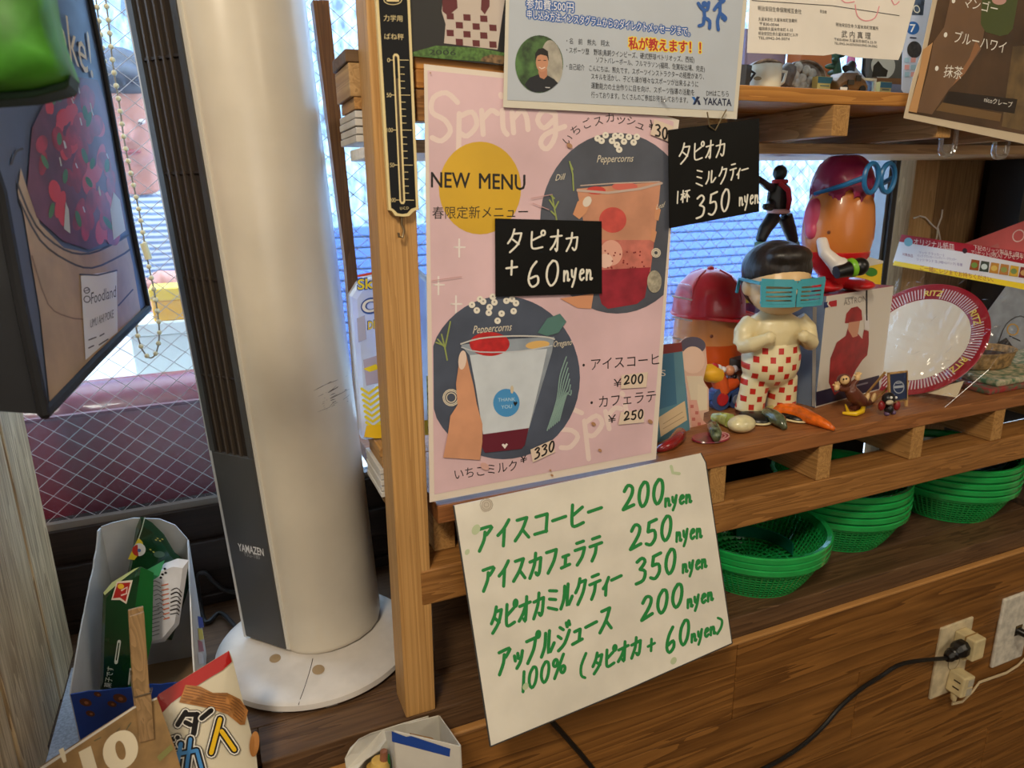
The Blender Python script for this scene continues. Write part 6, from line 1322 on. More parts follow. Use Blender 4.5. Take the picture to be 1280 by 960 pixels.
# right end: folded cloth, tray, leaflets, pink card, mesh speaker
cl = thing('printed_cloth', 'folded green and red flowered cloth at the right end of the shelf', 'cloth', onS(1240, 498))
FLW = M((60, 96, 70), .8, .5, 120, .3, rgb2=(150, 40, 44)); e0, e1 = onS(1196, 499), onS(1300, 492); e0.x += .055
b = MB(); b.box(e0.x, e1.x + .3, .012, .135, SH, SH + .009); b.build('lower_fold', FLW, cl, bevel=.003)
b = MB(); b.box(e0.x + .02, e1.x + .3, .014, .13, SH + .009, SH + .018); b.build('upper_fold', M((70, 110, 80), .8, .5, 110, .3, rgb2=(196, 180, 150)), cl, bevel=.003)
ty2 = thing('woven_tray', 'small tan woven tray with dark seeds on the flowered cloth', 'tray', Vector((1.068, .085, SH + .018)))
TC = Vector((1.068, .085, SH + .018)); b = MB(); b.lathe([(.036, 0), (.042, .004), (.047, .024), (.049, .0265), (.045, .0265), (.040, .006), (0, .005)], TC, 36, sx=1.15, sy=.8); b.build('body', M((176, 140, 92), .7, .3, 160, .4), ty2, smooth=True)
b = MB(); b.lathe([(.044, .0165), (.02, .0195), (0, .0205)], TC, 30, sx=1.1, sy=.76); sd = b.build('seeds', M((70, 50, 34), .8, .5, 260, .5), ty2, smooth=True); sd['kind'] = 'stuff'
lY = .17
S = paper('grey_leaflet', 'grey illustrated leaflet with black and pink shapes leaning behind the tray', 'leaflet', [(1228, 398), (1262, 352), (1300, 352), (1300, 470), (1270, 476), (1238, 462), (1222, 440)], Plane(P(1228, 440, lY), P(1300, 440, lY - .01), P(1228, 340, lY + .03)), M((150, 156, 166), .45, .1, 40))
S.poly('dark_shape', [(1240, 432), (1258, 422), (1284, 458), (1270, 462)], M((54, 54, 58), .5)); S.poly('pink_shape', [(1252, 436), (1262, 434), (1272, 452), (1264, 452)], M((196, 160, 170), .5)); S.poly('pink_shape', [(1224, 440), (1236, 438), (1262, 470), (1240, 470)], M((186, 150, 162), .5)); S.stroke('outline', smooth2([(1248, 428), (1258, 405), (1276, 395), (1292, 405)]), 1.2, INK); S.stroke('outline', ring_pts(1266, 412, 7), 1.6, M((196, 150, 60))); S.stroke('outline', [(1262, 420), (1275, 426)], 1.4, INK); S.done()
S = paper('pink_card', 'coral pink card with white letters behind the plate header at the right edge', 'card', [(1186, 312), (1296, 270), (1300, 330), (1215, 318)], Plane(P(1215, 318, .20), P(1300, 318, .19), P(1215, 250, .22)), M((206, 92, 96), .4, .05, 20))
S.text('lettering', 'OP', (1267, 305), (1294, 295), 22, M((236, 210, 210)), -.02, up=(-.2, -1)); S.poly('ghost_letters', [(1238, 308), (1248, 304), (1250, 314), (1240, 317)], M((196, 110, 110), .4)); S.done()
sk = thing('mesh_speaker', 'black box speaker with woven mesh front at the right edge', 'speaker', Vector((1.50, .26, SH)))
b = MB(); b.box(1.352, 1.70, .245, .296, SH, 1.31); b.build('cabinet', M((22, 24, 28), .6), sk, bevel=.006)
b = MB()
for i in range(66): x = 1.36 + i * .005; b.box(x, x + .0022, .2425, .2449, SH + .03, 1.304)
for i in range(60): z = SH + .03 + i * .005; b.box(1.36, 1.69, .2421, .2447, z, z + .0022)
ms = b.build('mesh', M((38, 44, 54), .5), sk); ms['kind'] = 'stuff'
b = MB(); b.box(1.335, 1.352, .23, .296, SH, 1.31); b.build('side_panel', M((14, 14, 16), .5), sk)

# clear hooks under the upper shelf
for i, (hx, hy, ww) in enumerate(((1185, 180, .012), (1251, 184, .012))):
    c_ = P(hx, hy, -.004); hk_ = thing('clear_hook', ('clear plastic hook hanging below the corner of the brown crepe poster', 'clear plastic hook at the right edge under the brown crepe poster')[i], 'hook', c_, 'clear hooks under the upper shelf')
    b = MB(); CH = film((248, 250, 252), .30, .08)
    pts = [c_ + Vector((sx_ * ww, 0, z)) for sx_, z in ((-1, .006 - .012 * i * 0), (-1, -.006), (-.7, -.011), (0, -.0125), (.7, -.011), (1, -.006), (1, .03))]
    b.tube(pts, .0028, 8); b.build('loop', CH, hk_, smooth=True)
    b = MB(); b.prism([c_ + Vector((-ww, .001, .0)), c_ + Vector((ww, .001, .0)), c_ + Vector((ww, .001, -.009)), c_ + Vector((-ww, .001, -.009))], (0, .002, 0)); b.build('web', film((248, 250, 252), .75, .05), hk_)
    b = MB(); b.box(c_.x + ww - .003, c_.x + ww + .003, c_.y, c_.y + .006, c_.z + .02, c_.z + .05); b.build('strap', CH, hk_)

# ================================================================ UPPER SHELF THINGS
def U(x, y, Y): return P(x, y, Y)
def onU(x, y): return PZ(x, y, US)
mg = thing('small_mug', 'small cream mug with a dark mark on the upper shelf', 'mug', P(954, 110, .035) )
mgc = P(955, 110, .035); mgc.z = US
b = MB(); b.lathe([(.0155, 0), (.0165, .001), (.0168, .0255), (.0155, .0255), (.0150, .003), (0, .003)], mgc, 28); b.build('body', M((206, 196, 170), .35), mg, smooth=True)
b = MB(); b.tube([mgc + Vector((.016, 0, .021)), mgc + Vector((.027, -.002, .020)), mgc + Vector((.024, -.002, .010)), mgc + Vector((.016, 0, .005))], .0018, 8); b.build('handle', M((206, 196, 170), .35), mg, smooth=True)
S = Sheet(mg, YP(mgc.y - .0172), .0002); S.oval('mark', (947, 98), 5, 2.6, M((90, 80, 60), .5), 0, 14); S.done()
PEW = M((146, 122, 98), .45, .35, 160, .6, metal=.25); PEL = M((184, 172, 150), .45, .2, 120, .4)
for i, (cx_, cy_, rx_, ry_, YY, lab) in enumerate(((957, 98, 27, 26, .075, 'brown carved oval plaque standing behind the small mug'), (1003, 98, 26, 27, .055, 'brown carved oval plaque with pale discs right of the small mug'))):
    c_ = P(cx_, cy_, YY); rw = (P(cx_ + rx_, cy_, YY) - c_).length; hh = c_.z - US
    tq_ = thing('carved_plaque', lab, 'plaque', Vector((c_.x, YY, US)), 'carved oval plaques on the upper shelf')
    rmx = Matrix.Rotation(pi / 2, 3, 'X'); b = MB(); b.lathe([(0, .004), (hh * .82, .003), (hh * .9, .006), (hh, .005), (hh * .98, -.002), (0, -.002)], c_, 40, mat=rmx, sx=rw / hh); b.build('plate', PEW, tq_, smooth=True)
    b = MB()
    if i == 0:
        for k in range(9): a = 0.3 + k * .3; b.tube([c_ + Vector((.2 * rw * cos(a), -.005, .1 * hh)), c_ + Vector((.8 * rw * cos(a), -.005, .8 * hh * sin(a)))], .0012, 6)
        b.build('carving', PEL, tq_, smooth=True)
    else:
        for px_, py_ in ((998, 84), (1008, 88), (994, 94), (1003, 98), (1013, 101), (1004, 108), (990, 100), (1015, 92), (996, 104), (1012, 110)): b.ball(P(px_, py_, YY - .006), (.0060, .0025, .0055), 14, 8)
        b.build('discs', PEL, tq_, smooth=True)
cw = P(977, 102, .05); cw.z = US; th_ = thing('animal_carving', 'small brown carved animal head between the mug and the oval plaque', 'ornament', cw)
b = MB(); b.tube([cw + Vector((0, 0, .008)), cw + Vector((.004, 0, .02)), cw + Vector((.012, 0, .028))], [.010, .011, .008], 12); b.box(cw.x - .012, cw.x + .012, cw.y - .006, cw.y + .006, US, US + .008); b.build('body', M((104, 88, 72), .5, .3, 100, .5), th_, remesh=.002)
dm = P(922, 100, .03); dm.z = US; t_ = thing('dark_cup', 'small black faceted cup at the left of the upper shelf things', 'cup', dm)
b = MB(); b.lathe([(.009, 0), (.012, .002), (.0135, .022), (.0115, .022), (.010, .004), (0, .004)], dm, 8); b.build('body', M((34, 32, 32), .3), t_)
b = MB(); b.tube([dm + Vector((.012, -.002, .019)), dm + Vector((.020, -.002, .016)), dm + Vector((.0125, -.002, .007))], .0016, 6); b.build('handle', M((34, 32, 32), .3), t_)
for i, (x, y, w_, h_, Y_) in enumerate(((1031, 104, 9, 14, .035), (1107, 110, 7, 13, .04))):
    c_ = P(x, y, Y_); ww = (P(x + w_, y, Y_) - c_).length; zt = P(x, y - h_ * .6, Y_).z
    t_ = thing('matchbox', ('small teal and yellow matchbox left of the toy car', 'small teal and yellow matchbox right of the glass frame')[i], 'matchbox', Vector((c_.x, Y_, US)), 'teal and yellow matchboxes on the upper shelf')
    b = MB(); b.box(c_.x - ww, c_.x + ww, Y_, Y_ + .008, US, zt); b.build('sleeve', M((206, 186, 104), .5), t_)
    b = MB(); b.box(c_.x - ww * .98, c_.x + ww * .98, Y_ - .0006, Y_, US + (zt - US) * .62, zt - .0005); b.build('teal_band', M((50, 104, 110), .5), t_)
    b = MB()
    for k in range(2): b.box(c_.x - ww * .6, c_.x + ww * .6, Y_ - .0005, Y_, US + .004 + .004 * k, US + .0052 + .004 * k)
    b.build('print_lines', M((96, 110, 90)), t_)
c_ = P(1056, 108, .035); c_.z = US; t_ = thing('toy_car', 'small bronze toy car with a white number plate on the upper shelf', 'toy car', c_)
BRZ = M((120, 84, 44), .35, .1, 40, metal=.4)
b = MB(); b.loft([[c_ + Vector((x, y, z)) for y, z in ((-.012, .004), (-.0125, h * .6), (-.009, h), (.009, h), (.0125, h * .6), (.012, .004))] for x, h in ((-.0215, .013), (-.018, .017), (-.012, .022), (.008, .0225), (.014, .018), (.0215, .014))]); b.build('body', BRZ, t_, bevel=.001)
for sx in (-.013, .013):
    b = MB(); b.tube([c_ + Vector((sx, -.0135, .0045)), c_ + Vector((sx, -.009, .0045))], .0045, 14); b.build('wheel', BLK, t_)
    b = MB(); b.tube([c_ + Vector((sx, .009, .0045)), c_ + Vector((sx, .0135, .0045))], .0045, 14); b.build('wheel', BLK, t_)
b = MB(); b.box(c_.x - .010, c_.x - .001, c_.y - .0135, c_.y - .0126, US + .009, US + .014); b.box(c_.x + .002, c_.x + .009, c_.y - .0135, c_.y - .0126, US + .013, US + .019); b.build('window', M((60, 54, 44), .2), t_)
b = MB(); b.box(c_.x - .021, c_.x - .011, c_.y - .0142, c_.y - .0136, US + .002, US + .006); b.build('number_plate', PAPER, t_)
c_ = P(1063, 92, .075); c_.z = US; t_ = thing("model_motorcycle", "black and white model motorcycle behind the bronze toy car", "model", c_)
for sx in (-.012, .026):
    b = MB(); b.tube([c_ + Vector((sx + .011 * cos(a), 0, .013 + .011 * sin(a))) for a in [2 * pi * i / 20 for i in range(20)]], .0024, 8, closed=True); b.build('wheel', BLK, t_, smooth=True)
b = MB(); b.tube([c_ + Vector((-.012, 0, .02)), c_ + Vector((.004, 0, .03)), c_ + Vector((.02, 0, .022))], [.005, .008, .005], 12); b.build('body', M((190, 190, 186), .4), t_, smooth=True)
b = MB(); b.tube([c_ + Vector((.026, 0, .014)), c_ + Vector((.020, 0, .034)), c_ + Vector((.017, -.002, .055))], [.002, .002, .0016], 6); b.tube([c_ + Vector((-.004, 0, .034)), c_ + Vector((.002, 0, .042))], [.008, .004], 10); b.build('fork_and_seat', BLK, t_, smooth=True)

c_ = P(1083, 108, .032); c_.z = US; t_ = thing('glass_frame', 'tiny cream framed clear stand on the upper shelf edge', 'stand', c_)
for dx in (-.014, .012): b = MB(); b.box(c_.x + dx, c_.x + dx + .003, c_.y, c_.y + .003, US, US + .016); b.build('frame_bar', M((206, 192, 150), .4), t_)
b = MB(); b.box(c_.x - .014, c_.x + .015, c_.y, c_.y + .003, US + .016, US + .0185); b.build('frame_bar', M((206, 192, 150), .4), t_)
b = MB(); b.box(c_.x - .011, c_.x + .012, c_.y + .001, c_.y + .002, US, US + .016); b.build('glass', film((240, 246, 250), .7, .08), t_)
t_ = thing('photo_block', 'dark glossy photo block with a light glow standing on the upper shelf', 'photo', Vector((P(1105, 90, .12).x, .12, US)))
q0, q1 = P(1088, 72, .12), P(1132, 115, .12); b = MB(); b.box(q0.x, q1.x, .12, .13, US, P(1090, 62, .12).z); b.build('block', M((70, 74, 74), .15), t_, bevel=.001)
S = Sheet(t_, YP(.12), .0003); S.oval('pale_disc', (1104, 82), 15, 17, M((170, 176, 172), .2)); S.poly('dark_leaves', [(1090, 96), (1092, 82), (1098, 76), (1104, 84), (1110, 88), (1108, 96)], M((22, 24, 24), .2)); S.poly('brown_base', [(1091, 97), (1128, 98), (1128, 113), (1091, 111)], M((104, 70, 36), .3)); S.poly('blue_label', [(1114, 105), (1129, 106), (1128, 118), (1113, 116)], M((110, 120, 150), .4)); S.done()
t_ = thing('wood_stand', 'orange brown wooden stand behind the oval plaques on the upper shelf', 'stand', Vector((P(1030, 85, .16).x, .16, US)))
a_, b_ = P(1000, 90, .16).x, P(1046, 90, .16).x; zt = P(1030, 72, .16).z; b = MB(); b.box(a_, b_, .16, .185, zt - .016, zt + .02); b.build('top_bar', M((150, 88, 44), .5), t_); 
for x in (a_ + .012, b_ - .03): b = MB(); b.box(x, x + .022, .162, .183, US, zt - .016); b.build('leg', M((150, 88, 44), .5), t_)
t_ = thing('purple_box', 'greyish purple carton standing at the back of the upper shelf', 'box', Vector((P(960, 80, .2).x, .2, US)))
a_, b_ = P(930, 90, .2).x, P(981, 90, .2).x; b = MB(); b.box(a_, b_, .2, .25, US, US + .10); b.build('carton', M((112, 104, 132), .6), t_, bevel=.001)
b = MB(); b.box(a_ + .004, b_ - .004, .1993, .2, US + .03, US + .09); b.build('panel', M((132, 122, 148), .6), t_)
t_ = thing('plant_sprig', 'dark green sprig with a pink bloom behind the toy car', 'plant', Vector((P(1050, 90, .1).x, .1, US)))
b = MB(); pv = Vector((P(1050, 90, .1).x, .1, US)); b.lathe([(.010, 0), (.013, .016), (0, .016)], pv, 16); b.build('pot', M((60, 60, 58), .6), t_, smooth=True)
b = MB(); b.tube([pv + Vector((0, 0, .012)), pv + Vector((-.004, 0, .035)), pv + Vector((-.012, 0, .06))], [.003, .005, .004], 8)
for k in range(7): a = k * .9; p0 = pv + Vector((-.001 * k, 0, .022 + k * .006)); b.ball(p0 + Vector((.009 * cos(a), .006 * sin(a), .002)), (.009, .004, .0035), 10, 6, 0, RZ(a))
b.build('leaves', M((30, 64, 44), .5), t_, smooth=True)
b = MB(); b.ball(pv + Vector((.012, -.004, .048)), (.006, .004, .009), 12, 8); b.ball(pv + Vector((.016, -.004, .042)), (.005, .004, .006), 12, 8); b.build('bloom', M((190, 110, 160), .5), t_, smooth=True)
b = MB(); b.tube([pv + Vector((.002, 0, .016)), pv + Vector((.012, -.004, .042))], .001, 6); b.build('stem', M((40, 70, 44), .5), t_)

# snack bottle label packet behind the post
pb_ = thing('snack_packet', 'clear snack packet printed in yellow and blue hanging behind the wooden post', 'packet', P(462, 545, .065))
pkY = .065; sp2 = YP(pkY)
z_s = 1.0304
def pkq(x, y): return P(x, y, pkY)
pts = [pkq(452, 560), pkq(545, 545), pkq(541, 350), pkq(520, 332), pkq(452, 348), pkq(438, 370)]
pts[0].z = z_s; pts[1].z = z_s
b = MB(); b.prism(pts, (0, .020, 0)); b.build('pouch', M((236, 241, 248), .3, .05, 30, trans=.6), pb_, bevel=.006)
S = Sheet(pb_, sp2, .0006); BL2 = M((36, 74, 160), .4); YL2 = M((232, 214, 50), .4)
S.stroke('red_line', [(448, 345), (468, 341)], 3, M((200, 70, 50), .4)); S.text('lettering_outline', 'Sk', (446, 362), (468, 360), 19, BL2, .07); S.text('lettering', 'Sk', (447, 362), (467, 360), 18, YL2, .02)
S.text('lettering_outline', 'Oi', (451, 392), (482, 388), 24, BL2, .08); S.text('lettering', 'Oi', (452.5, 391), (480, 387.5), 22, M((226, 230, 240)), .02); S.text('lettering_outline', 'DIET', (459, 412), (480, 408), 15, BL2, .05); S.text('lettering', 'DIET', (460, 412), (479, 408), 14, YL2, .03)
S.poly('lilac_panel', [(446, 398), (456, 394), (458, 424), (448, 428)], M((170, 176, 214), .4)); S.poly('lilac_panel', [(454, 450), (472, 444), (476, 478), (458, 482)], M((176, 172, 206), .4)); S.poly('yellow_flash', [(454, 461), (470, 455), (474, 461), (462, 465)], YL2)
for i in range(7): S.stroke('yellow_stripe', [(452 + i, 486 + i * 7), (461 + i, 492 + i * 7), (472 + i, 484 + i * 7)], 3.4, YL2)
S.poly('yellow_base', [(455, 546), (458, 532), (480, 530), (545, 524), (545, 543), (470, 548)], M((236, 196, 40), .4)); S.poly('right_print', [(533, 470), (541, 468), (542, 540), (535, 542)], M((200, 204, 120), .4, .3, 200)); S.stroke('right_lines', [(538, 420), (538, 470)], 2, BL2); S.done()

# ================================================================ LEFT FOREGROUND
bch = thing('display_bench', 'low wooden display bench in front of the counter carrying the snacks', 'bench', Vector((-0.1, -0.12, 0)))
bx('top', wood((100, 74, 48), (140, 108, 72), 'X'), bch, -0.36, 0.165, -0.235, -0.0075, 0.66, 0.68, bevel=.002)
for x in (-.34, .13):
    for y in (-.225, -.03): bx('leg', wood((100, 74, 48), (140, 108, 72), 'Z'), bch, x, x + .022, y, y + .02, 0.0, 0.66)

# torn snack carton on the counter
CARD = M((196, 198, 200), .6, .05, 30); BLUEB = M((18, 60, 150), .4, .05, 10)
FLc, FRc, BRc, BLc = Vector((-0.168, 0.078, CT + .0014)), Vector((-0.064, 0.072, CT + .0014)), Vector((-0.060, 0.196, CT + .0014)), Vector((-0.141, 0.205, CT + .0014))
sb = thing('snack_carton', 'torn open blue and white snack carton standing on the pale mat', 'carton', (FLc + BRc) / 2)
def wall_(name, a, c, tops, mats, thick=.0014):
    """upright card wall from a to c with a given ragged top line [(t, height)]"""
    d = (c - a); pts = [a] + [c] + [a + d * t + Vector((0, 0, h)) for t, h in reversed(tops)]
    n_ = Vector((d.y, -d.x, 0)).normalized() * thick
    b = MB(); b.prism(pts, n_); return b.build(name, mats, sb)
rg_ = random.Random(11)
rag = lambda ts: [(t, h + rg_.uniform(-.0012, .0012)) for t, h in ts]
wall_('front_panel', FLc, FRc, rag([(i / 14, .071 - .014 * i / 14) for i in range(15)]), BLUEB)
wall_('side_panel', BLc, FLc, rag([(0, .178), (.06, .176), (.10, .168), (.16, .160), (.22, .155)] + [(.22 + .78 * i / 16, .152 - .081 * (i / 16) ** 1.15) for i in range(1, 17)]), CARD)
wall_('back_panel', BRc, BLc, [(0, .150), (.12, .168), (.3, .178), (.6, .183), (.85, .181), (1, .178)], CARD)
wall_('side_panel', FRc, BRc, rag([(i / 14, .055 + (.150 - .055) * (i / 14) ** .8) for i in range(15)]), CARD)
b = MB(); b.prism([FLc, FRc, BRc, BLc], (0, 0, .001)); b.build('floor_panel', M((150, 124, 92), .7), sb)
pf = Plane(FLc, FRc, FLc + Vector((0, 0, 1))); S = Sheet(sb, pf, .0018)
for x, y, r_ in ((107, 878, 8), (113, 892, 6), (150, 873, 9), (140, 880, 6), (122, 868, 5)): S.oval('chocolate_print', (x, y), r_, r_ * .6, M((84, 44, 28), .4), .3, 14); S.oval('chocolate_shine', (x + 1, y + .5), r_ * .35, r_ * .25, M((150, 96, 64), .4), .3, 10)
S.done()
S = Sheet(sb, Plane(FRc, BRc, FRc + Vector((0, 0, 1))), .0018)
for y, c_ in ((770, (60, 80, 160)), (785, (206, 190, 60)), (800, (150, 50, 80)), (815, (200, 206, 220))): S.poly('side_print', [(247, y), (253, y + 2), (255, y + 14), (249, y + 15)], M(c_, .4))
S.done()
# green snack packets in the carton
GRN1 = M((22, 62, 34), .22, .15, 20, coat=.5); GRN2 = M((18, 96, 50), .2, .1, 20, coat=.5); FOILW = M((212, 214, 222), .3, .06, 40, .3)
def packet(name, label, pts, Y, leany, mat, th, floorz, group=None):
    base = P(pts[0][0], pts[0][1], Y); pl_ = Plane(Vector((base.x, Y, base.z)), Vector((base.x + 1, Y + leany[0], base.z)), Vector((base.x, Y + leany[1], base.z + 1)))
    t = thing(name, label, 'snack packet', Vector((base.x, Y, floorz)), group)
    b = MB(); q = [pl_.at(x, y) for x, y in pts]; c_ = sum(q, Vector()) / len(q); n = len(q)
    fr = [c_ + (p - c_) * .86 + pl_.n * th for p in q]; bk = [c_ + (p - c_) * .86 - pl_.n * th for p in q]
    b.add(q + fr + bk, [(i, (i + 1) % n, n + (i + 1) % n, n + i) for i in range(n)] + [(2 * n + i, 2 * n + (i + 1) % n, (i + 1) % n, i) for i in range(n)] + [tuple(n + k for k in f) for f in tessellate_polygon([fr])] + [tuple(2 * n + k for k in reversed(f)) for f in tessellate_polygon([bk])])
    b.build('wrapper', mat, t, smooth=True); return t, pl_
FZ = CT + .003
t, pl_ = packet('snack_packet', 'tall dark green snack packet with yellow corner at the back of the carton', [(150, 800), (215, 800), (236, 735), (234, 703), (218, 690), (205, 668), (190, 653), (176, 645), (170, 660), (163, 700), (154, 740)], .165, (-.1, .12), GRN1, .007, FZ)
S = Sheet(t, pl_, .0078, .0003)
S.poly('yellow_corner', [(173, 672), (178, 677), (180, 684), (168, 700), (160, 699)], M((226, 206, 50), .3)); S.oval('round_mark', (174, 687), 8, 8, M((226, 226, 226), .3)); S.oval('round_mark_red', (172, 688), 6.8, 7, M((186, 50, 40), .3), 0, 20, pi * .45, pi * 1.5); S.oval('round_mark_dot', (174, 688), 2.2, 2.2, M((80, 110, 170), .3))
for x, y in ((195, 675), (200, 676), (188, 687), (192, 690), (197, 673), (203, 674)): S.oval('fleck', (x, y), 1.5, .8, M((206, 190, 90), .3), .4, 8)
S.stroke('seal_edge', [(181, 647), (177, 662), (173, 674)], 1.2, M((206, 214, 206), .3)); S.oval('bubble_print', (199, 693), 7, 4, M((80, 110, 96), .3)); S.done()
t, pl_ = packet('snack_packet', 'dark green snack packet with a red emblem standing at the front of the carton', [(125, 862), (176, 864), (190, 800), (192, 716), (176, 708), (168, 711), (140, 728), (129, 741), (127, 790)], .105, (.05, .1), GRN1, .006, FZ)
S = Sheet(t, pl_, .0068, .0003)
S.poly('green_stripe', [(176, 709), (192, 716), (190, 800), (176, 864), (160, 863), (166, 780)], M((20, 92, 40), .25)); S.poly('pale_edge', [(129, 741), (140, 728), (168, 711), (174, 709), (150, 727), (131, 744)], M((190, 206, 150), .3))
S.poly('emblem_rim', [(139, 750), (146, 727), (166, 725), (158, 755), (150, 750)], M((226, 214, 200), .3)); S.poly('emblem', [(141, 748), (147, 729), (163, 728), (157, 752), (150, 747)], M((170, 36, 32), .3)); S.oval('emblem_yellow', (151, 733), 4, 3.4, M((226, 180, 50), .3)); S.stroke('emblem_curl', [(152, 738), (159, 734), (158, 742), (152, 744)], 2, M((230, 200, 190), .3))
PW2 = M((206, 214, 210), .35)
S.text('lettering', '菓子です', (138, 860), (142, 834), 10, PW2, 0.0, up=(-1, -.15)); S.stroke('small_label', [(145, 828), (149, 802)], 4.5, PW2); S.stroke('small_label_mark', [(145.4, 825), (148.6, 804)], 1.6, GRN1); S.stroke('lettering_dots', [(161, 855), (163, 836)], 2.2, PW2); S.done()
t, pl_ = packet('snack_packet', 'white backed snack packet with barcode and dense small print on the right of the carton', [(184, 806), (206, 802), (224, 780), (233, 720), (236, 700), (222, 698), (206, 704), (186, 722), (181, 744), (178, 770), (180, 800)], .135, (-.35, .12), FOILW, .006, FZ)
S = Sheet(t, pl_, .0068, .0003)
S.poly('green_flank', [(184, 712), (206, 700), (199, 720), (190, 726)], M((70, 160, 110), .25)); 
DK = M((60, 60, 78), .5); OR = M((196, 110, 80), .5)
for k in range(9): S.stroke('small_print', [(188 + k * 1.5, 728 + k * 5.5), (194 + k * 1.2, 726 + k * 5.5), (200 + k, 729 + k * 5.6)], .8, DK)
for k in range(8): S.stroke('small_print', [(188 + k * .3, 760 + k * 5), (199, 757 + k * 5)], .8, DK)
for k in range(8): S.stroke('orange_print', [(202 + k * .4, 732 + k * 6), (210 + k * .2, 730 + k * 6)], 1.4, OR)
for k in range(7): S.stroke('barcode', smooth2([(214 - k * .2, 738 + k * 5), (221, 735 + k * 5.2), (227 - k * .6, 741 + k * 4.6)]), 1.6 if k % 2 else 1.0, INK)
for x, y in ((203, 718), (207, 716), (201, 722), (206, 711)): S.oval('dot_print', (x, y), 1.8, 1.6, INK, 0, 8)
S.done()

# kraft price tag held by a clothes peg, chip bag, stripe-topped box
tY = -.055
tp_ = Plane(P(150, 900, tY), P(260, 900, tY), P(150, 800, tY + .018))
KR = M((148, 116, 72), .75, .14, 60, .1)
S = paper('kraft_price_tag', 'tilted kraft card price tag with white numerals held by the wooden peg', 'price tag', [(45, 963), (60, 952), (166, 884), (196, 872), (219, 936), (230, 975), (190, 1040), (70, 1060)], tp_, KR, None, .0016)
S.poly('white_edge', [(45, 963), (166, 884), (196, 872), (196.4, 874), (167, 886), (47, 966)], M((206, 200, 190), .5))
TAGW = M((222, 210, 182), .6)
S.text('numerals', '10', (110, 981), (177, 946), 58, TAGW, .05, up=(-.28, -.96)); S.text('numerals', "'", (84, 974), (90, 971), 50, TAGW, .05, up=(-.28, -.96))
for pts in ([(158, 912), (164, 903), (160, 908)], [(146, 914), (150, 910)], [(118, 926), (126, 922)]): S.stroke('scuff', pts, 1.2, M((90, 84, 60), .7))
S.poly('green_tint', [(196, 946), (214, 930), (217, 936), (200, 952)], M((126, 124, 70), .75)); S.done()
pgt = thing('clothes_peg', 'wooden clothes peg gripping the top of the kraft price tag', 'clothes peg', P(176, 926, tY))
PEGW = wood((118, 92, 58), (156, 124, 84), 'Z', 1.1, .6, 4)
def tq(x, y, o): return tp_.at(x, y, o)
b = MB(); b.prism([tq(162, 771, .0095), tq(180, 765, .0095), tq(187, 866, .0045), tq(189, 868, .004), tq(193, 924, .0022), tq(174, 929, .0022), tq(169, 872, .004), tq(167, 870, .0045)], -tp_.n * .0035); b.build('leg', PEGW, pgt, bevel=.0005)
b = MB(); b.prism([tq(160, 763, -.004), tq(179, 758, -.004), tq(186, 866, -.0035), tq(190, 915, -.0035), tq(172, 918, -.0035), tq(166, 870, -.0035)], -tp_.n * .0035); b.build('leg', PEGW, pgt, bevel=.0005)
b = MB(); b.tube([tq(163, 838, -.002), tq(164, 850, .003), tq(167, 872, .0048), tq(178, 869, .0054), tq(189, 866, .0048), tq(190, 860, -.002)], .0006, 6); b.tube([tq(166, 868, .0006), tq(188, 862, .0006)], .0016, 8); b.build('spring', M((130, 120, 104), .35, metal=.8), pgt, smooth=True)

cY = -.018
cpn = Plane(P(260, 900, cY), P(330, 900, cY + .012), P(260, 800, cY + .03))
cb_ = thing('crisp_bag', 'cream crisp bag with red top and ridged crisp picture before the fan base', 'crisp bag', P(260, 960, cY))
CRMB = M((222, 212, 186), .3, .03, 10, .1)
outl2 = [(190, 885), (198, 868), (286, 813), (290, 822), (300, 862), (310, 900), (320, 940), (325, 990), (322, 1075), (232, 1080), (200, 1000), (205, 930)]
b = MB(); q = [cpn.at(x, y) for x, y in outl2]; c_ = cpn.at(262, 950, .0065); n = len(q)
mid = [cpn.at(262 + (x - 262) * .72, 950 + (y - 950) * .72, .006) for x, y in outl2]; bmid = [cpn.at(262 + (x - 262) * .72, 950 + (y - 950) * .72, -.009) for x, y in outl2]
b.add(q + mid + bmid + [c_, cpn.at(262, 950, -.012)], [(i, (i + 1) % n, n + (i + 1) % n, n + i) for i in range(n)] + [(n + i, n + (i + 1) % n, 3 * n) for i in range(n)] + [((i + 1) % n, i, 2 * n + i, 2 * n + (i + 1) % n) for i in range(n)] + [(2 * n + (i + 1) % n, 2 * n + i, 3 * n + 1) for i in range(n)])
b.build('wrapper', CRMB, cb_, smooth=True)
class Puff:   # same puffed surface for the print
    n = cpn.n; curved = True
    def at(s, x, y, off=0.0):
        k = max(abs(x - 262) / 64.0, abs(y - 950) / 130.0)
        # radial fall-off matching the bag's three facets
        d = 0.0
        for i in range(len(outl2)):
            (x1, y1), (x2, y2) = outl2[i], outl2[(i + 1) % len(outl2)]
            cr_ = lambda ax, ay, bx_, by_: ax * by_ - ay * bx_
            den = cr_(x1 - 262, y1 - 950, x2 - 262, y2 - 950)
            if abs(den) < 1e-9: continue
            u = cr_(x - 262, y - 950, x2 - 262, y2 - 950) / den; v = cr_(x1 - 262, y1 - 950, x - 262, y - 950) / den
            if u >= -1e-6 and v >= -1e-6: d = u + v; break
        h = .0065 - .0005 * d / .72 if d < .72 else .006 * (1 - (min(d, 1) - .72) / .28)
        return cpn.at(x, y, h + off + .0011)
S = Sheet(cb_, Puff(), .0004, .0003)
S.poly('red_top', [(191, 884), (198, 868), (240, 842), (286, 813.5), (290, 827), (278, 838), (264, 846), (248, 856), (229, 868), (214, 879), (201, 893)], M((170, 24, 26), .3))
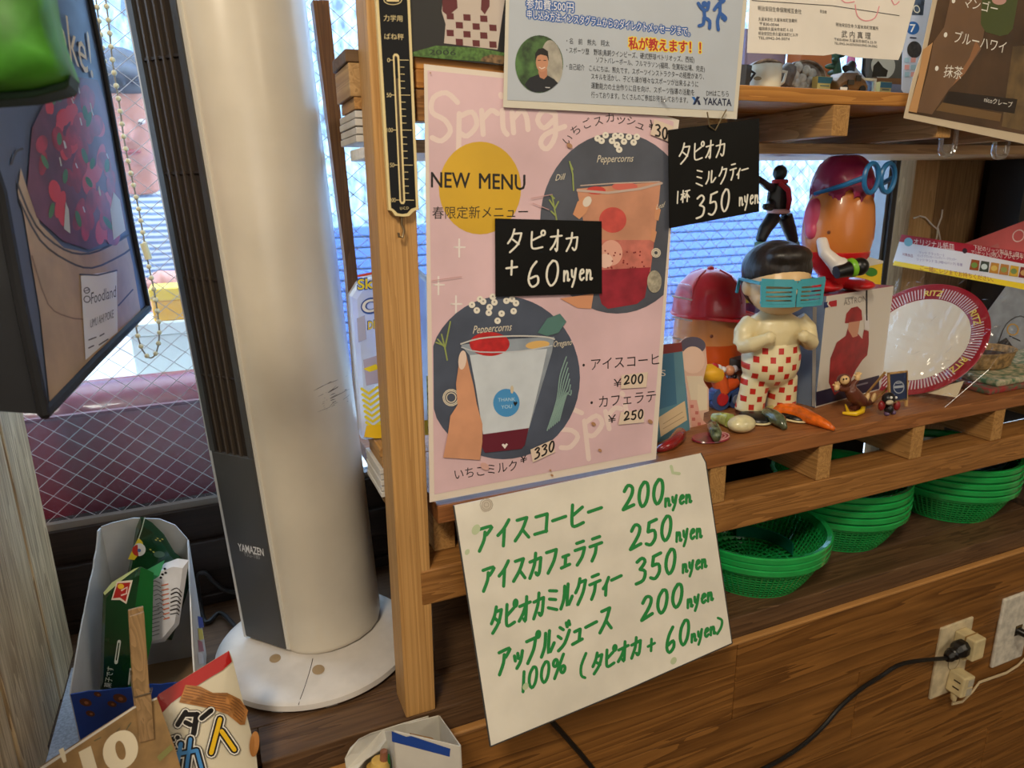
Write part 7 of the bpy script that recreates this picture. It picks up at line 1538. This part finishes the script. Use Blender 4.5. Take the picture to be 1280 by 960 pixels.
CRSP = [(224, 878), (232, 856), (250, 858), (266, 866), (284, 866), (300, 874), (310, 888), (306, 906), (300, 906), (284, 893), (264, 886), (246, 882)]
S.poly('crisp_picture', CRSP, M((178, 120, 62), .5, .2, 90))
for k in range(6): S.stroke('crisp_ridges', smooth2([(226 + k * 1.5, 876 - k * 3.4), (246 + k * .6, 880 - k * 3.6), (266, 884 - k * 3.2), (286 + k, 889 - k * 3.4), (302 + k * 1.2, 902 - k * 3.2)]), 1.1, M((120, 72, 34), .5))
OUT = M((230, 226, 216), .4); BK = M((20, 18, 20), .4)
def glyph(name, polys, grow=(5, 2.6), inner=None):
    for nm, g_, mt in ((name + '_outline', grow[0], BK), (name + '_white', grow[1] + 1.2, OUT)):
        for st, wd in polys: S.stroke(nm, st, wd + g_ * 1.5, mt)
    for st, wd in polys: S.stroke(name + '_black', st, wd + 2.2, BK)
    if inner is not None:
        for st, wd in polys: S.stroke(name + '_fill', st, max(wd - 2.5, 2), inner)
glyph('letter_ta', [([(232, 890), (222, 906)], 4), ([(230, 893), (247, 893)], 4), ([(246, 893), (242, 917)], 5), ([(232, 903), (238, 906)], 4), ([(222, 922), (216, 924)], 4)])
glyph('letter_bar', [([(252, 898), (264, 888)], 4)])
glyph('letter_to', [([(275, 899), (264, 941)], 8), ([(277, 914), (293, 937)], 8)], inner=M((236, 190, 30), .4))
glyph('letter_ka', [([(226, 930), (218, 975)], 8), ([(216, 944), (246, 938)], 7), ([(246, 938), (256, 975)], 7), ([(238, 924), (232, 970)], 7)], inner=M((70, 140, 206), .4))
S.oval('red_disc', (206, 953), 7, 5, M((190, 40, 36), .4)); S.oval('crisp_picture_small', (318, 930), 6, 16, M((178, 120, 62), .5), .1); S.done()

wb = thing('striped_box', 'open white cardboard box with blue stripe and sweets before the post', 'box', Vector((.11, -.05, .68)))
WB = M((206, 202, 192), .55, .05, 20); BST = M((20, 66, 150), .45)
WT = .800; by0, by1 = -.105, -.010
fA, fB, bA, bB = P(490, 914, -.065), P(563, 937, -.06), P(494, 911, -.0095), P(544, 897, -.0095)
fA = Vector((.103, -.066, .68)); fB = Vector((.157, -.088, .68)); bB = Vector((.159, -.014, .68)); bA = Vector((.103, -.010, .68))
hA = P(490, 914, fA.y).z; hB = P(563, 936, fB.y).z; hb = P(545, 896, bB.y).z
def wall2(name, a, c, ha, hc, mt, th=.0012):
    b = MB(); n_ = Vector(((c - a).y, -(c - a).x, 0)).normalized() * th; A2, C2 = a.copy(), c.copy(); A2.z = ha; C2.z = hc; b.prism([a, c, C2, A2], n_); return b.build(name, mt, wb)
wall2('front_panel', fA, fB, hA, hB, WB); wall2('side_panel', fB, bB, hB, hb, WB); wall2('back_panel', bB, bA, hb, hb, WB); wall2('side_panel', bA, fA, hb - .002, hA, WB)
pf = Plane(fA, fB, fA + Vector((0, 0, 1))); S = Sheet(wb, pf, .0015); S.poly('blue_stripe', [(489.5, 914), (508, 921), (514, 920), (563, 936), (562, 946), (524, 936), (490, 927)], BST); S.done()
S = Sheet(wb, Plane(fB, bB, fB + Vector((0, 0, 1))), .0015); S.poly('blue_stripe', [(563, 936), (570, 950), (568, 958), (562, 946)], BST); S.done()
b = MB(); b.prism([fA, fB, bB, bA], (0, 0, .002)); b.build('floor_panel', M((150, 124, 92), .7), wb)
KC = M((176, 134, 84), .8, .15, 50); b = MB(); fl = [P(512, 916, -.05), P(540, 922, -.06), P(552, 934, -.07), P(520, 921, -.064)]; b.prism(fl, (0, .002, -.05)); b.build('corrugated_flap', KC, wb)
# curved display tray joined to the box
b = MB(); crv = [P(432, 958, -.05), P(431, 948, -.048), P(437, 936, -.044), P(448, 925, -.04), P(462, 918, -.03), P(478, 913, -.02), P(500, 906, -.012), P(535, 896, -.0095)]
for p in crv: pass
low = [Vector((p.x, p.y, .68)) for p in crv]; n = len(crv); b.add(crv + low + [p + Vector((.001, .0014, 0)) for p in crv] + [p + Vector((.001, .0014, 0)) for p in low], [(i, i + 1, n + i + 1, n + i) for i in range(n - 1)] + [(2 * n + i + 1, 2 * n + i, 3 * n + i, 3 * n + i + 1) for i in range(n - 1)] + [(i + 1, i, 2 * n + i, 2 * n + i + 1) for i in range(n - 1)])
tb3 = thing('display_tray', 'white curved card display tray holding sweets left of the striped box', 'tray', Vector((.085, -.04, .68)))
b.build('curved_wall', WB, tb3, smooth=True)
inn = [P(451, 960, -.055), P(455, 950, -.05), P(470, 939, -.042), P(483, 934, -.035), P(489, 932, -.03)]
S0 = P(440, 950, -.047)
b = MB(); b.prism([crv[1], crv[2], crv[3], crv[4], crv[5], P(489, 915, -.02), P(489, 934, -.03), P(474, 938, -.04), P(457, 949, -.048), P(446, 962, -.055), P(433, 962, -.052)], (0, .0, -.0012)); b.build('rim_flange', WB, tb3)
for i, (x, y, w_, c_, lb) in enumerate(((474, 955, .010, (206, 170, 90), 'yellow wrapped sweet in the curved display tray'), (466, 962, .008, (190, 150, 70), 'small ochre wrapped sweet beside the yellow one in the display tray'), (480, 952, .0045, (140, 90, 66), 'brown stick sweet between the yellow sweet and the green stick'), (484, 958, .0035, (12, 110, 50), 'green stick sweet standing beside the striped box'))):
    p0 = P(x, y, -.05); b = MB(); b.tube([Vector((p0.x, -.05, .681)), Vector((p0.x, -.05, p0.z - .002)), Vector((p0.x + .0005, -.05, p0.z + (.004 if i < 2 else .012)))], [w_ * .9, w_, w_ * .75], 10)
    tag(b.build('wrapped_sweet' if i < 2 else 'stick_sweet', M(c_, .4, .1, 60), None, smooth=True), lb, 'sweet')

# ================================================================ HANGING BAGS AND BALL CHAIN
P1, P2 = P(55, 518, -.06), P(185, 385, .20)
hv = (P2 - P1); 
bagpl = Plane(P1, P2, P1 + Vector((0, 0, 1)))
pkb = thing('printed_shopping_bag', 'navy shopping bag printed with a wooden tub of red peppers hanging at the left', 'bag', P1)
NAVB = M((74, 88, 116), .35, .1, 14, .2); BLKB = M((16, 18, 24), .6, .1, 40, .2)
outb = [(55, 518), (120, 450), (185, 385), (178, 350), (162, 270), (146, 180), (128, 80), (113, 0), (106, -30), (-60, -40), (-40, 120), (0, 240), (26, 380)]
S = Sheet(pkb, bagpl, .0006, .0003)
b = MB(); q = [bagpl.at(x, y) for x, y in outb]; b.prism(q, -bagpl.n * .004); b.build('front_panel', NAVB, pkb)
gus = Vector((-.115, -.012, 0)); p_t = bagpl.at(-60, -40)
b = MB(); b.prism([P1, bagpl.at(26, 380), bagpl.at(0, 240), bagpl.at(-40, 120), p_t, p_t + gus, P1 + gus + Vector((0, 0, .03))], Vector((0, .008, 0))); b.build('gusset', BLKB, pkb)
b = MB(); b.tube([bagpl.at(x, y, .001) for x, y in ((55, 518), (120, 450), (185, 385))], .0038, 8); b.tube([bagpl.at(x, y, .001) for x, y in ((185, 385), (178, 350), (162, 270), (146, 180), (128, 80), (106, -30))], .0030, 8); b.tube([bagpl.at(x, y, .001) for x, y in ((55, 518), (26, 380), (0, 240), (-40, 120))], .0038, 8); b.build('piping', BLKB, pkb, smooth=True)
TUB = M((186, 156, 124), .4, .1, 30); TUBS = M((120, 90, 66), .4); TUBL = M((48, 40, 42), .4); PEP = M((168, 36, 50), .35, .25, 50); PEPL = M((206, 58, 66), .35); LEAFP = M((70, 124, 74), .4)
S.poly('tub_print', [(62, 502), (50, 390), (30, 270), (22, 240), (26, 210), (32, 230), (50, 280), (80, 310), (110, 316), (140, 306), (158, 296), (166, 330), (176, 390), (120, 442)], TUB)
S.stroke('tub_hoop', smooth2([(24, 250), (50, 300), (84, 326), (115, 335), (150, 320), (162, 312)]), 2.4, TUBL); S.stroke('tub_hoop', smooth2([(22, 230), (45, 282), (80, 312), (112, 317), (145, 303), (160, 294)]), 2.4, TUBL); S.stroke('tub_hoop', smooth2([(40, 320), (60, 380), (85, 396), (104, 399)]), 1.6, TUBS); S.stroke('tub_hoop', [(148, 382), (166, 362)], 1.8, TUBL)
S.stroke('tub_hoop', smooth2([(14, 205), (20, 190), (28, 186)]), 3, TUBL)
rp = random.Random(21)
fill = [(34, 236), (46, 272), (80, 302), (112, 312), (140, 300), (158, 288), (152, 250), (142, 190), (132, 130), (122, 100), (96, 96), (60, 120), (40, 160)]
S.poly('pepper_print', fill, M((110, 58, 80), .35, .2, 30))
for i in range(75):
    x = rp.uniform(52, 152); y = rp.uniform(112, 296)
    if x > 118 + (y - 100) * .19 - 2 or y > 238 + (x - 34) * .72: continue
    S.oval('pepper_print_fruit', (x, y), rp.uniform(5, 9), rp.uniform(11, 18), PEP if i % 3 else PEPL, rp.uniform(-.3, .3), 14)
for i in range(16):
    x = rp.uniform(50, 140); y = rp.uniform(110, 290)
    if x > 116 + (y - 100) * .19: continue
    S.oval('leaf_print', (x, y), 3.2, rp.uniform(7, 11), LEAFP, rp.uniform(-.6, .3), 12)
for i in range(16):
    x = rp.uniform(60, 142); y = rp.uniform(100, 280)
    if x > 116 + (y - 100) * .19: continue
    S.stroke('glint_print', [(x, y), (x + 2, y + rp.uniform(5, 11))], 1.5, M((206, 210, 206), .4))
S.poly('white_patch', [(138, 262), (142, 240), (150, 250), (157, 288), (142, 300)], M((206, 206, 200), .4)); S.poly('white_patch', [(82, 252), (86, 262), (88, 292), (80, 286)], M((190, 196, 192), .4))
BAGY = M((230, 214, 170), .45)
S.text('lettering', 'Poke!', (60, 54), (117, 98), 88, BAGY, .0, up=(-.10, -.95))
S.poly('label', [(101, 345), (146, 338), (147, 415), (107, 450)], M((232, 232, 236), .4)); S.stroke('label_rule', [(100, 343), (122, 344), (146, 338)], 2.0, TUBL)
S.text('label_lettering', 'Foodland', (114, 380), (145, 371), 19, M((50, 46, 56), .4), .0, up=(0, -1.1)); S.stroke('label_mark', ring_pts(108.5, 363, 3.6), 1.2, TUBL); S.stroke('label_mark', ring_pts(108.8, 374, 4.0), 1.2, TUBL); S.stroke('label_mark', [(106, 364), (111, 362)], 1, TUBL)
S.text('label_lettering', 'UMU AHI POKE', (113, 410), (142, 397), 15, M((60, 56, 66), .4), -.005, up=(0, -1)); 
for p0, p1 in (((111, 425), (120, 421.5)), ((125, 420), (130, 417)), ((111, 435), (117, 432)), ((124, 431), (135, 424))): S.stroke('label_lines', [p0, p1], 1.6, M((70, 66, 76), .4))
S.done()
dt = thing('dark_tote', 'black tote bag with yellow trimmed bottom hanging at the far left edge', 'bag', P(20, 490, -.02))
a_ = [P(-60, 502, -.02), P(12, 496, -.02), P(50, 476, -.02), P(46, 440, -.02), P(20, 250, -.02), P(-60, 240, -.02)]
b = MB(); b.prism(a_, (-.02, .05, 0)); b.build('panel', BLKB, dt, bevel=.002)
b = MB(); b.prism([P(-60, 506, -.019), P(12, 500, -.019), P(50, 480, -.019), P(49, 474, -.019), P(11, 493, -.019), P(-60, 498, -.019)], (-.018, .045, 0)); b.build('yellow_trim', M((206, 180, 30), .5, .2, 60), dt)
gb = thing('green_bag', 'bright green fabric bag with dark hem hanging closest at the upper left', 'bag', P(50, 120, -.17))
def G_(x, y, o=0): return P(x, y, -.17 + o)
b = MB(); ou = [(-40, -30), (56, -30), (62, 10), (72, 50), (82, 76), (88, 92), (82, 104), (40, 114), (-40, 120)]
ring = [G_(x, y) for x, y in ou]; c_ = G_(20, 50, -.022); n = len(ou)
midr = [G_(20 + (x - 20) * .7, 50 + (y - 50) * .7, -.019) for x, y in ou]; bk = [p + Vector((0, .03, 0)) for p in ring]
b.add(ring + midr + [c_] + bk, [(i, (i + 1) % n, n + (i + 1) % n, n + i) for i in range(n)] + [(n + i, n + (i + 1) % n, 2 * n) for i in range(n)] + [((i + 1) % n, i, 2 * n + 1 + i, 2 * n + 1 + (i + 1) % n) for i in range(n)] + [tuple(2 * n + 1 + i for i in range(n))])
o = b.build('body', M((74, 150, 40), .6, .3, 24, .4), gb, smooth=True, autosmooth=False)
b = MB(); b.prism([G_(-40, 118, -.003), G_(40, 112, -.003), G_(82, 101, -.003), G_(88, 92, -.003), G_(86, 106, -.003), G_(82, 111, -.003), G_(40, 122, -.003), G_(-40, 128, -.003)], (0, .030, 0)); b.build('hem', M((14, 50, 24), .7), gb, bevel=.002)

ch = thing('ball_chain', 'cream bead blind chain looping down in front of the window beside the fan', 'chain', P(186, 446, .235))
CY = .235; L1 = [(119, -8), (128, 62), (137, 130), (147, 200), (154, 250), (160, 300), (163, 340), (166, 375), (170, 408), (175, 430), (181, 442), (188, 447.5), (194, 443), (198, 430), (199, 410), (196, 385), (192, 360), (186, 333), (180, 300), (174, 265), (166, 228), (156, 180), (149, 130), (141, 80), (136, 30), (131, -8)]
pts = [P(x, y, CY + (.004 if i > 12 else 0)) for i, (x, y) in enumerate(smooth2(L1))]
b = MB(); b.tube(pts, .0008, 6); b.build('cord', M((120, 112, 96), .5), ch, smooth=True)
BEAD = M((206, 196, 160), .4); bm_ = MB(); bm_.ball((0, 0, 0), .0025, 10, 7)
acc = 0.0; first_b = None; step_ = .0118; nb = 0
for p, q in zip(pts, pts[1:]):
    L_ = (q - p).length; d = step_ - acc
    while d <= L_:
        c_ = p + (q - p) * (d / L_)
        if first_b is None:
            first_b = MB(); first_b.ball(c_, .00265, 12, 8); first_b = first_b.build('bead', BEAD, ch, smooth=True, base=c_); first_b.location = c_ - ch.location
        else:
            o = first_b.copy(); COL.objects.link(o); o.location = c_ - ch.location
        nb += 1; d += step_
    acc = (acc + L_) % step_
b = MB(); c0, c1 = P(179, 304, CY), P(186, 324, CY); b.tube([c0, c1], .0036, 10); b.build('connector', M((214, 208, 170), .4), ch, smooth=True)
